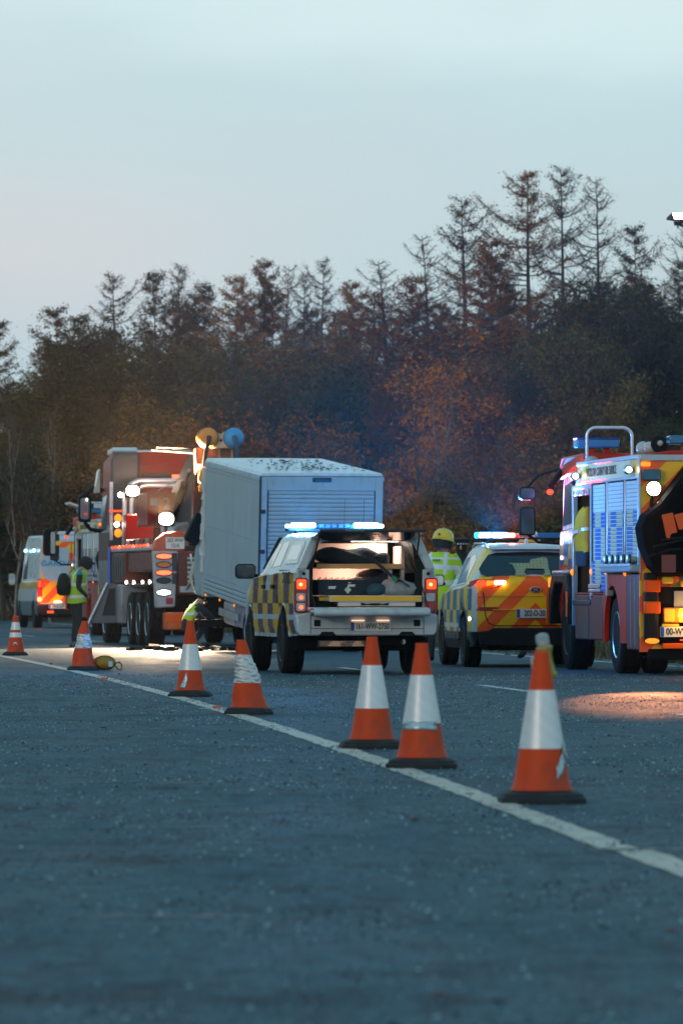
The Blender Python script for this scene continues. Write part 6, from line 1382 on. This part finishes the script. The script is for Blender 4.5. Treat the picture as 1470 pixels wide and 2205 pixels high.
ob('lamp_ledge', MB().box(-H + .27, -H + .48, -.12, -.06, .625, .655).box(-H + .74, -.2, -.12, -.06, .625, .655), MT['yellow'], FE)
plate(FE, '00-WW-110', -H + .515, -.14, .555, .56, .13, .72)
ob('plate_lamp', MB().box(-H + .50, -H + .66, -.13, -.06, .44, .46), MT['redon'], FE)
ob('orange_bar', MB().box(-H + .27, H - .3, -.13, -.05, .34, .41), MT['orange'], FE, bev=.012)
ob('under_bar', MB().box(-H + .1, H - .1, -.04, .06, .2, .34), MT['dark'], FE, bev=.02)
lamp(FE, (-H + .54, -.3, .765), 5, (1, .45, .05), 'POINT', .05)
# second engine far up the road, behind the wrecker
F2 = copy_tree(FE, None, (-4.62, 144.5, 0), R(8.2), skip=('bulb',))
F2['label'] = 'second fire engine, mostly hidden behind the recovery truck, with big black mirrors'
for o in list(F2.children):
    if o.name.split('.')[0] == 'lettering': bpy.data.objects.remove(o)
ob('roof_hatch', MB().hexa([(-1.35, 5.4, 3.22), (-.55, 5.4, 2.95), (-.55, 6.6, 2.95), (-1.35, 6.6, 3.22), (-1.35, 5.4, 3.28), (-.55, 5.4, 3.01), (-.55, 6.6, 3.01), (-1.35, 6.6, 3.28)]).box(-.75, -.45, 5.4, 5.46, 2.85, 3.25), M('pale_hatch', (.55, .60, .60), .4, var=.1), F2, bev=.01)
for o in [ob('door_mirror', MB().prism(rrect(-1.86, -1.55, 1.95, 2.62, .09), 'y', 6.9, 7.1), MT['black'], F2, bev=.03)]:
    ob('mirror_glass', MB().prism(rrect(-1.68, -1.57, 2.0, 2.55, .04), 'y', 6.89, 6.9), M('pale_mirror', (.6, .68, .7), .1, m=.6), o)
# yellow fire tunic hung in the open crew door
tj = root('hanging_tunic', 'yellow fire tunic with a silver band hanging in the open crew door', 'jacket', FE.matrix_basis @ Vector((-1.14, 4.74, 1.50)), R(6.8))
tj.scale = (.95, .92, .62)
MT['tunic'] = M('mustard_tunic_cloth', (.62, .32, .01), .75, var=.25, vs=6, bump=.8, bs=8)
rings = []
for z, y0, y1, x in ((.13, -.30, .52, .10), (.40, -.30, .42, .14), (.62, -.32, .26, .17), (.85, -.34, .10, .16), (1.0, -.33, -.08, .12), (1.1, -.30, -.2, .06)):
    rings.append([((.9 + .1 * math.sin(k * 3 + z * 9)) * x * math.cos(a), (y0 + y1) / 2 + (y1 - y0) / 2 * math.sin(a), z + .02 * math.sin(3 * a)) for k, a in enumerate([2 * math.pi * k / 18 for k in range(18)])])
ob('cloth', MB().loft(rings), MT['tunic'], tj, sm=60)
rb_ = []
for z, s_ in ((.50, 1.03), (.575, 1.03)): rb_.append([(s_ * .155 * math.cos(a), .035 + .36 * 1.0 * math.sin(a) * s_, z - .10 * math.sin(a)) for a in [2 * math.pi * k / 18 for k in range(18)]])
ob('reflective_band', MB().loft(rb_, 0, True, False), MT['silver'], tj, sm=60)
ob('trousers', MB().loft([[(.11 * math.cos(a), .1 + w * math.sin(a), z) for a in [2 * math.pi * k / 14 for k in range(14)]] for z, w in ((-.16, .30), (0, .34), (.16, .38))]), MT['navy'], tj, sm=60)
# ================================================================ people
def hivis(bands, vert=True, col=(.42, .66, .02)):
    """lime vest cloth with sewn-on silver tape"""
    def f(c):
        m = None
        for z0, z1, sl_ in bands:
            t = (c.z + c.x * sl_).between(z0, z1); m = t if m is None else m.op('MAXIMUM', t)
        if vert: m = m.op('MAXIMUM', c.x.abs().between(.085, .135) * c.z.gt(1.2))
        return c.mix(m, col, (.68, .67, .66))
    return f
MT['skin'] = M('skin', (.42, .24, .17), .5, var=.1)
MT['darkcloth'] = M('dark_cloth', (.014, .017, .022), .85, var=.35, vs=7, bump=.8, bs=9)
MT['tealcloth'] = M('teal_sleeve_cloth', (.01, .20, .30), .8, var=.2, bump=.5, bs=10)
MT['hat'] = M('black_knit', (.012, .012, .013), .9, bump=.6, bs=40)
MT['helmety'] = M('yellow_helmet_shell', (.72, .50, .02), .3, var=.08, coat=.6)
MT['boot'] = M('grey_shoe', (.09, .11, .12), .7)
def person(label, loc, rz, J, mats, sc=1., vest=None, group=None):
    """one continuous body grown round a skeleton. J: joint positions; mats: material per bone"""
    bones = [('pelvis', 'spine'), ('spine', 'chest'), ('chest', 'neck'), ('neck', 'head'), ('head', 'crown')]
    for s in 'lr': bones += [('chest', 'sh' + s), ('sh' + s, 'el' + s), ('el' + s, 'wr' + s), ('wr' + s, 'ha' + s), ('pelvis', 'hi' + s), ('hi' + s, 'kn' + s), ('kn' + s, 'an' + s), ('an' + s, 'to' + s)]
    rad = {'pelvis': (.155, .125), 'spine': (.15, .115), 'chest': (.175, .125), 'neck': (.058, .06), 'head': (.082, .098), 'crown': (.066, .075), 'sh': (.078, .078), 'el': (.05, .05), 'wr': (.036, .036), 'ha': (.036, .024), 'hi': (.105, .11), 'kn': (.068, .072), 'an': (.05, .052), 'to': (.045, .035)}
    names = list(dict.fromkeys([a for b in bones for a in b]))
    names.remove('pelvis'); names = ['pelvis'] + names
    me = bpy.data.meshes.new('person'); me.from_pydata([J[n] for n in names], [(names.index(a), names.index(b_)) for a, b_ in bones], [])
    o = bpy.data.objects.new('person', me); COL.objects.link(o)
    sk = o.modifiers.new('skin', 'SKIN'); sk.use_smooth_shade = True; sk.branch_smoothing = .6
    for i, n in enumerate(names):
        r = rad.get(n, rad.get(n[:2])); me.skin_vertices[0].data[i].radius = r; me.skin_vertices[0].data[i].use_root = (n == 'pelvis')
    ss = o.modifiers.new('sub', 'SUBSURF'); ss.levels = 2; ss.render_levels = 2
    dg = bpy.context.evaluated_depsgraph_get(); me2 = bpy.data.meshes.new_from_object(o.evaluated_get(dg)); o.modifiers.clear()
    ml = list(dict.fromkeys(mats.values()))
    # fingers, nose and ears join the same mesh
    bm = bmesh.new(); bm.from_mesh(me2); nb0 = len(bm.faces)
    ex = MB()
    for s in 'lr':
        w, h = Vector(J['wr' + s]), Vector(J['ha' + s]); d = (h - w).normalized(); sd = d.cross(Vector((0, 1, .3))).normalized(); dn = d.cross(sd)
        for k, L in enumerate((.075, .085, .08, .062)):
            p0 = h - d * .02 + sd * (-.027 + .018 * k); ex.tube([p0, p0 + d * L * .5 + dn * .004, p0 + d * L * .85 + dn * .022], [.0095, .009, .007], 6)
        p0 = h - d * .05 + sd * (-.03); ex.tube([p0, p0 - sd * .03 + d * .03, p0 - sd * .028 + d * .065 + dn * .01], [.012, .011, .009], 6)
    hd, cr_, nk = Vector(J['head']), Vector(J['crown']), Vector(J['neck']); up = (cr_ - nk).normalized()
    fw = Vector(J.get('face', (0, 1, 0))); fw = (fw - up * fw.dot(up)).normalized(); rt_ = fw.cross(up)
    ex.tube([hd + fw * .085 + up * .03, hd + fw * .112 - up * .005, hd + fw * .092 - up * .015], [.012, .017, .012], 6)
    for s in (-1, 1): ex.ball(tuple(hd + rt_ * s * .086), (.02, .026, .034), 8); ex.ball(tuple(hd + fw * .083 + rt_ * s * .032 + up * .022), .014, 8)
    ex.tube([hd + fw * .088 - up * .045 - rt_ * .025, hd + fw * .094 - up * .045, hd + fw * .088 - up * .045 + rt_ * .025], .008, 6)
    off = len(bm.verts); vs = [bm.verts.new(v) for v in ex.v]
    for f in ex.f:
        try: bm.faces.new([vs[i] for i in f])
        except ValueError: pass
    bm.to_mesh(me2); bm.free()
    for m_ in ml: me2.materials.append(m_)
    sk_i = ml.index(mats['skin']) if 'skin' in mats else 0
    segs = [(Vector(J[a]), Vector(J[b_]), mats.get(a + '-' + b_) or mats.get(b_[:2] if b_[-1] in 'lr' and len(b_) == 3 else b_) or mats['torso'], max(rad.get(b_, rad.get(b_[:2])))) for a, b_ in bones]
    mi = []
    for p in me2.polygons:
        if p.index >= nb0: mi.append(sk_i); continue
        c = p.center; best = None
        for a, b_, m_, r in segs:
            t = max(0, min(1, (c - a).dot(b_ - a) / max((b_ - a).length_squared, 1e-6))); d = (c - (a + (b_ - a) * t)).length - r * .6
            if best is None or d < best[0]: best = (d, m_)
        mi.append(ml.index(best[1]))
    me2.polygons.foreach_set('material_index', mi); me2.polygons.foreach_set('use_smooth', [True] * len(me2.polygons))
    o.data = me2; bpy.data.meshes.remove(me); o.location = loc; o.rotation_euler = (0, 0, rz); o.scale = (sc, sc, sc)
    return tag(o, label, 'person', group)
def shell_at(p, name, mb, mat, sm=60): return ob(name, mb, mat, p, sm=sm)
base = {'pelvis': (0, 0, .96), 'spine': (0, 0, 1.14), 'chest': (0, .01, 1.36), 'neck': (0, .02, 1.53), 'head': (0, .04, 1.63), 'crown': (0, .04, 1.73),
        'shl': (-.19, 0, 1.43), 'ell': (-.25, -.02, 1.15), 'wrl': (-.23, .14, .95), 'hal': (-.21, .2, .89), 'shr': (.19, 0, 1.43), 'elr': (.25, -.02, 1.15), 'wrr': (.23, .14, .95), 'har': (.21, .2, .89),
        'hil': (-.095, 0, .90), 'knl': (-.11, .03, .50), 'anl': (-.115, -.02, .09), 'tol': (-.13, .14, .045), 'hir': (.095, 0, .90), 'knr': (.11, .03, .50), 'anr': (.115, -.02, .09), 'tor': (.13, .14, .045)}
# 1: man in a hi-vis vest by the wrecker, looking down to the right (his front is +y before turning)
J = dict(base); J.update(chest=(0, .05, 1.36), neck=(0, .13, 1.50), head=(0, .22, 1.565), crown=(0, .27, 1.645), face=(0, .6, -.75), shl=(-.19, .03, 1.41), ell=(-.24, -.02, 1.13), wrl=(-.17, .16, .98), hal=(-.11, .22, .96), shr=(.19, .03, 1.41), elr=(.24, -.02, 1.13), wrr=(.17, .16, .98), har=(.11, .22, .96))
v1 = M('lime_vest_cloth', (.4, .6, .02), .75, bump=.5, bs=10, pat=hivis([(1.16, 1.22, 0), (.93, .99, 0)], True, (.36, .56, .02)))
p1 = person('man in lime hi-vis vest with black backpack, looking down beside the wrecker', (-5.06, 115.2, 0), R(-72), J,
            {'torso': v1, 'hi': MT['darkcloth'], 'kn': MT['darkcloth'], 'an': MT['darkcloth'], 'to': MT['boot'], 'sh': MT['tealcloth'], 'el': MT['darkcloth'], 'wr': MT['darkcloth'], 'ha': MT['skin'], 'neck': MT['hat'], 'head': MT['skin'], 'crown': MT['hat'], 'skin': MT['skin'], 'shl-ell': MT['darkcloth']})
vm = MB(); rings = []
for z, rx, ry, cy_ in ((.84, .215, .185, .02), (.95, .212, .178, .02), (1.10, .205, .165, .02), (1.25, .212, .168, .035), (1.38, .215, .158, .05), (1.46, .15, .115, .08)):
    rings.append([(rx * math.cos(a) * (1 + .02 * math.sin(5 * a + z * 7)), cy_ + ry * math.sin(a), z + .015 * math.sin(2 * a)) for a in [2 * math.pi * k / 28 for k in range(28)]])
shell_at(p1, 'vest', vm.loft(rings, 0, True, False), v1)
shell_at(p1, 'teal_sleeve', MB().tube([(-.20, .03, 1.44), (-.225, .02, 1.36), (-.238, .0, 1.27)], [.088, .085, .075], 12), MT['tealcloth'])
shell_at(p1, 'sleeve', MB().tube([(-.235, .0, 1.28), (-.25, -.02, 1.13), (-.21, .07, 1.05), (-.17, .15, .99)], [.068, .066, .058, .05], 12), MT['darkcloth'])
shell_at(p1, 'hood', MB().ball((0, .20, 1.60), (.118, .135, .135), 16), MT['hat'])
shell_at(p1, 'hat_peak', MB().prism(ellipse(0, 0, .085, .05, 14), 'z', 0, .012).xf(Matrix.Translation((0, .345, 1.59)) @ Matrix.Rotation(R(-35), 4, 'X')), MT['hat'])
shell_at(p1, 'backpack', MB().loft([[(rx * math.cos(a), -.22 - .02 + ry * math.sin(a), z) for a in [2 * math.pi * k / 20 for k in range(20)]] for z, rx, ry in ((.98, .10, .06), (1.02, .15, .12), (1.15, .165, .14), (1.28, .155, .115), (1.38, .12, .08), (1.41, .06, .04))]), MT['black'])
for s in (-1, 1): shell_at(p1, 'shoe', MB().loft([[(s * .125 + .055 * math.cos(a), y, .005 + z + z * math.sin(a)) for a in [2 * math.pi * k / 12 for k in range(12)]] for y, z in ((-.09, .04), (-.05, .06), (.06, .05), (.16, .035), (.19, .02))]), MT['boot'])
# 2: firefighter seen from behind, yellow helmet, between pickup and police car
J = dict(base); J.update(head=(.03, .08, 1.62), crown=(.04, .10, 1.71), neck=(.01, .05, 1.52), face=(.5, .7, -.3), elr=(.27, .08, 1.16), wrr=(.16, .30, 1.16), har=(.12, .38, 1.18))
v2 = M('lime_fire_jacket', (.4, .6, .02), .75, bump=.5, bs=10, pat=hivis([(1.27, 1.335, .08), (1.06, 1.12, .04), (1.40, 1.425, 0)], True))
def firefighter(label, loc, rz, jk, J, helm=MT['helmety'], sc=1.06, txt=None):
    p = person(label, loc, rz, J, {'torso': jk, 'hi': MT['darkcloth'], 'kn': MT['darkcloth'], 'an': MT['darkcloth'], 'to': MT['black'], 'sh': jk, 'el': jk, 'wr': MT['darkcloth'], 'ha': MT['darkcloth'], 'neck': MT['darkcloth'], 'head': MT['skin'], 'crown': MT['skin'], 'skin': MT['skin']}, sc)
    h = Vector(J['head']); c_ = Vector(J['crown'])
    mb = MB().lathe([(.165, -.01), (.168, .0), (.150, .012), (.145, .05), (.128, .11), (.085, .152), (.03, .17)], n=24)
    mb.add([(-.012, -.15, .02), (.012, -.15, .02), (.012, -.09, .165), (-.012, -.09, .165), (-.012, .1, .175), (.012, .1, .175), (.012, .17, .03), (-.012, .17, .03)], [(0, 1, 2, 3), (3, 2, 5, 4), (4, 5, 6, 7)])
    d = (c_ - h).normalized(); q_ = Vector((0, 0, 1)).rotation_difference(d); tilt = Matrix.Translation(h + d * .035) @ q_.to_matrix().to_4x4()
    hm_ = shell_at(p, 'helmet', mb.xf(tilt), helm, 40)
    ob('helmet_badge', MB().lathe([(.016, -.150), (.016, -.142)], (-.03, 0, .055), 'y', 12).xf(tilt), MT['black'], hm_)
    shell_at(p, 'neck_curtain', MB().loft([[(r * math.cos(a), r * math.sin(a) - .005, z) for a in [math.pi + math.pi * k / 12 for k in range(13)]] for r, z in ((.145, .02), (.135, -.05), (.115, -.11))], 0, False, False).xf(tilt), MT['darkcloth'])
    jm = MB(); rings = []
    for z, rx, ry, cy_ in ((.72, .225, .175, 0), (.86, .222, .172, 0), (1.0, .215, .165, 0), (1.15, .215, .16, .0), (1.30, .225, .158, .01), (1.42, .22, .14, .015), (1.50, .12, .10, .03)):
        rings.append([(rx * math.cos(a) * (1 + .015 * math.sin(6 * a + z * 9)), cy_ + ry * math.sin(a), z) for a in [2 * math.pi * k / 32 for k in range(32)]])
    shell_at(p, 'jacket', jm.loft(rings, 0, True, False), jk)
    for s, sd in (('l', -1), ('r', 1)):
        a, b_, c2 = Vector(J['sh' + s]), Vector(J['el' + s]), Vector(J['wr' + s])
        shell_at(p, 'sleeve', MB().tube([a + Vector((-.03 * sd, 0, .01)), a + (b_ - a) * .3, b_, b_ + (c2 - b_) * .5, b_ + (c2 - b_) * .8], [.095, .092, .078, .068, .062], 12), jk)
        shell_at(p, 'cuff_band', MB().tube([a + (b_ - a) * .62, a + (b_ - a) * .80], [.088, .084], 12), MT['silver'])
    if txt: text('lettering', txt, .055, (0, -.163, 1.385), REAR, MT['ink'], p, 1.1)
    return p
firefighter('firefighter in yellow helmet and lime jacket, back turned, behind the open pickup', (1.46, 90.4, 0), R(-14), v2, J, sc=1.10, txt='FIRE')
# 3: dark clothed officer half hidden by the police car
dk = M('navy_uniform_cloth', (.012, .018, .03), .8, var=.3, bump=.5, bs=9)
J = dict(base); J.update(face=(-.9, .3, -.2))
p3 = person('officer in dark uniform and peaked cap beyond the police car', (1.86, 93.2, 0), R(10), J, {'torso': dk, 'ha': MT['skin'], 'to': MT['black'], 'neck': MT['skin'], 'head': MT['hat'], 'crown': MT['hat'], 'skin': MT['skin']}, 1.06)
shell_at(p3, 'cap', MB().lathe([(.098, .0), (.100, .035), (.135, .075), (.13, .095), (.02, .11)], (0, .04, 1.675), 'z', 20), dk, 40)
shell_at(p3, 'cap_peak', MB().prism(ellipse(-.09, .075, .08, .07, 14), 'z', 1.672, 1.684), MT['black'])
shell_at(p3, 'cap_band', MB().lathe([(.102, .008), (.102, .03)], (0, .04, 1.675), 'z', 20), M('grey_cap_band', (.5, .55, .6), .4, pat=lambda c: c.mix((c.x * 50).odd(), (.5, .55, .6), (.02, .03, .05))))
# 4: another yellow helmet just above the police car roof
J = dict(base)
firefighter('firefighter whose yellow helmet shows above the police car roof behind its light bar', (2.93, 93.6, 0), R(20), v2, J, sc=1.10)
# 5: crouching worker by the lifted nose of the box truck
J = dict(base); J.update(pelvis=(0, 0, .42), spine=(0, .10, .56), chest=(0, .22, .74), neck=(0, .32, .87), head=(0, .40, .93), crown=(0, .45, 1.01), face=(0, .7, -.6), shl=(-.18, .24, .78), ell=(-.22, .45, .60), wrl=(-.12, .62, .45), hal=(-.1, .70, .42), shr=(.18, .24, .78), elr=(.22, .45, .60), wrr=(.12, .62, .45), har=(.1, .7, .42),
                         hil=(-.1, .02, .40), knl=(-.16, .42, .50), anl=(-.15, .12, .09), tol=(-.16, .28, .045), hir=(.1, .02, .40), knr=(.16, .42, .50), anr=(.15, .12, .09), tor=(.16, .28, .045))
v5 = M('lime_worker_jacket', (.4, .55, .02), .75, bump=.5, bs=10, pat=hivis([(.62, .67, 0)], True, (.42, .56, .03)))
p5 = person('crouching worker in dark and lime clothes under the lifted truck nose', (-2.93, 112.4, 0), R(-60), J, {'torso': MT['darkcloth'], 'ha': MT['darkcloth'], 'neck': MT['hat'], 'head': MT['skin'], 'crown': MT['hat'], 'skin': MT['skin'], 'chest': v5})
shell_at(p5, 'helmet', MB().ball((0, .42, .975), (.115, .135, .11), 14), MT['black'])
# ================================================================ flood lamp on its pole, top right
FL = root('flood_lamp', 'lit LED flood lamp on a tall pole, top right', 'flood lamp', (8.08, 143.0, max(ground_z(8.08, 143), 0)), 0)
gz0 = FL.location.z
zt = 1.065 + (1273 - 467) * 143 / 13000 - gz0
ob('pole', MB().tube([(.13, .1, -.2), (.13, .1, zt - .16)], [.08, .04], 10), MT['dkgrey'], FL, sm=60)
hdm = Matrix.Translation((-.10, 0, zt)) @ Matrix.Rotation(R(-14), 4, 'X') @ Matrix.Rotation(R(6), 4, 'Z')
fh = ob('lamp_head', MB().prism([(-.17, -.085), (.17, -.085), (.22, -.02), (.17, .095), (-.17, .095)], 'y', -.05, .06).hexa([(-.30, .02, -.06), (-.17, -.04, -.08), (-.17, .06, -.08), (-.28, .1, -.05), (-.27, .02, .0), (-.17, -.04, .09), (-.17, .06, .09), (-.26, .1, .02)]).xf(hdm), MT['dkgrey'], FL, bev=.012)
ob('lens', MB().prism([(-.11, -.065), (.165, -.065), (.12, .08), (-.155, .08)], 'y', -.058, -.05).xf(hdm), M('led_panel_lit', (1, .95, .85), .3, e=(1, .94, .82), es=6), fh)
ob('bracket', MB().prism([(-.10, -.20), (.08, -.20), (.12, -.10), (-.12, -.10)], 'y', -.03, .06).tube([(-.02, 0, -.2), (-.02, 0, -.27)], [.025, .006], 6).tube([(0, .02, -.17), (.13, .08, -.22)], .03, 6).xf(Matrix.Translation((-.10, 0, zt))), MT['black'], FL, bev=.01)
lamp(FL, (-.1, -.2, zt - .05), 60, (1, .9, .75), 'SPOT', .1, (R(-60), 0, 0), 120, .5)
# ---------------------------------------------------------------- damp evening air
hz = MB().box(-150, 150, -30, 480, -1.5, 24); hm = bpy.data.materials.new('damp_evening_air'); hm.use_nodes = True
hn = hm.node_tree; hn.nodes.clear(); ho = hn.nodes.new('ShaderNodeOutputMaterial'); hv = hn.nodes.new('ShaderNodeVolumePrincipled')
hv.inputs['Color'].default_value = (.86, .92, .96, 1); hv.inputs['Density'].default_value = HAZE; hv.inputs['Anisotropy'].default_value = .5
hn.links.new(hv.outputs[0], ho.inputs['Volume'])
if HAZE: ob('haze', hz, hm, kind='stuff')
bpy.context.view_layer.update()
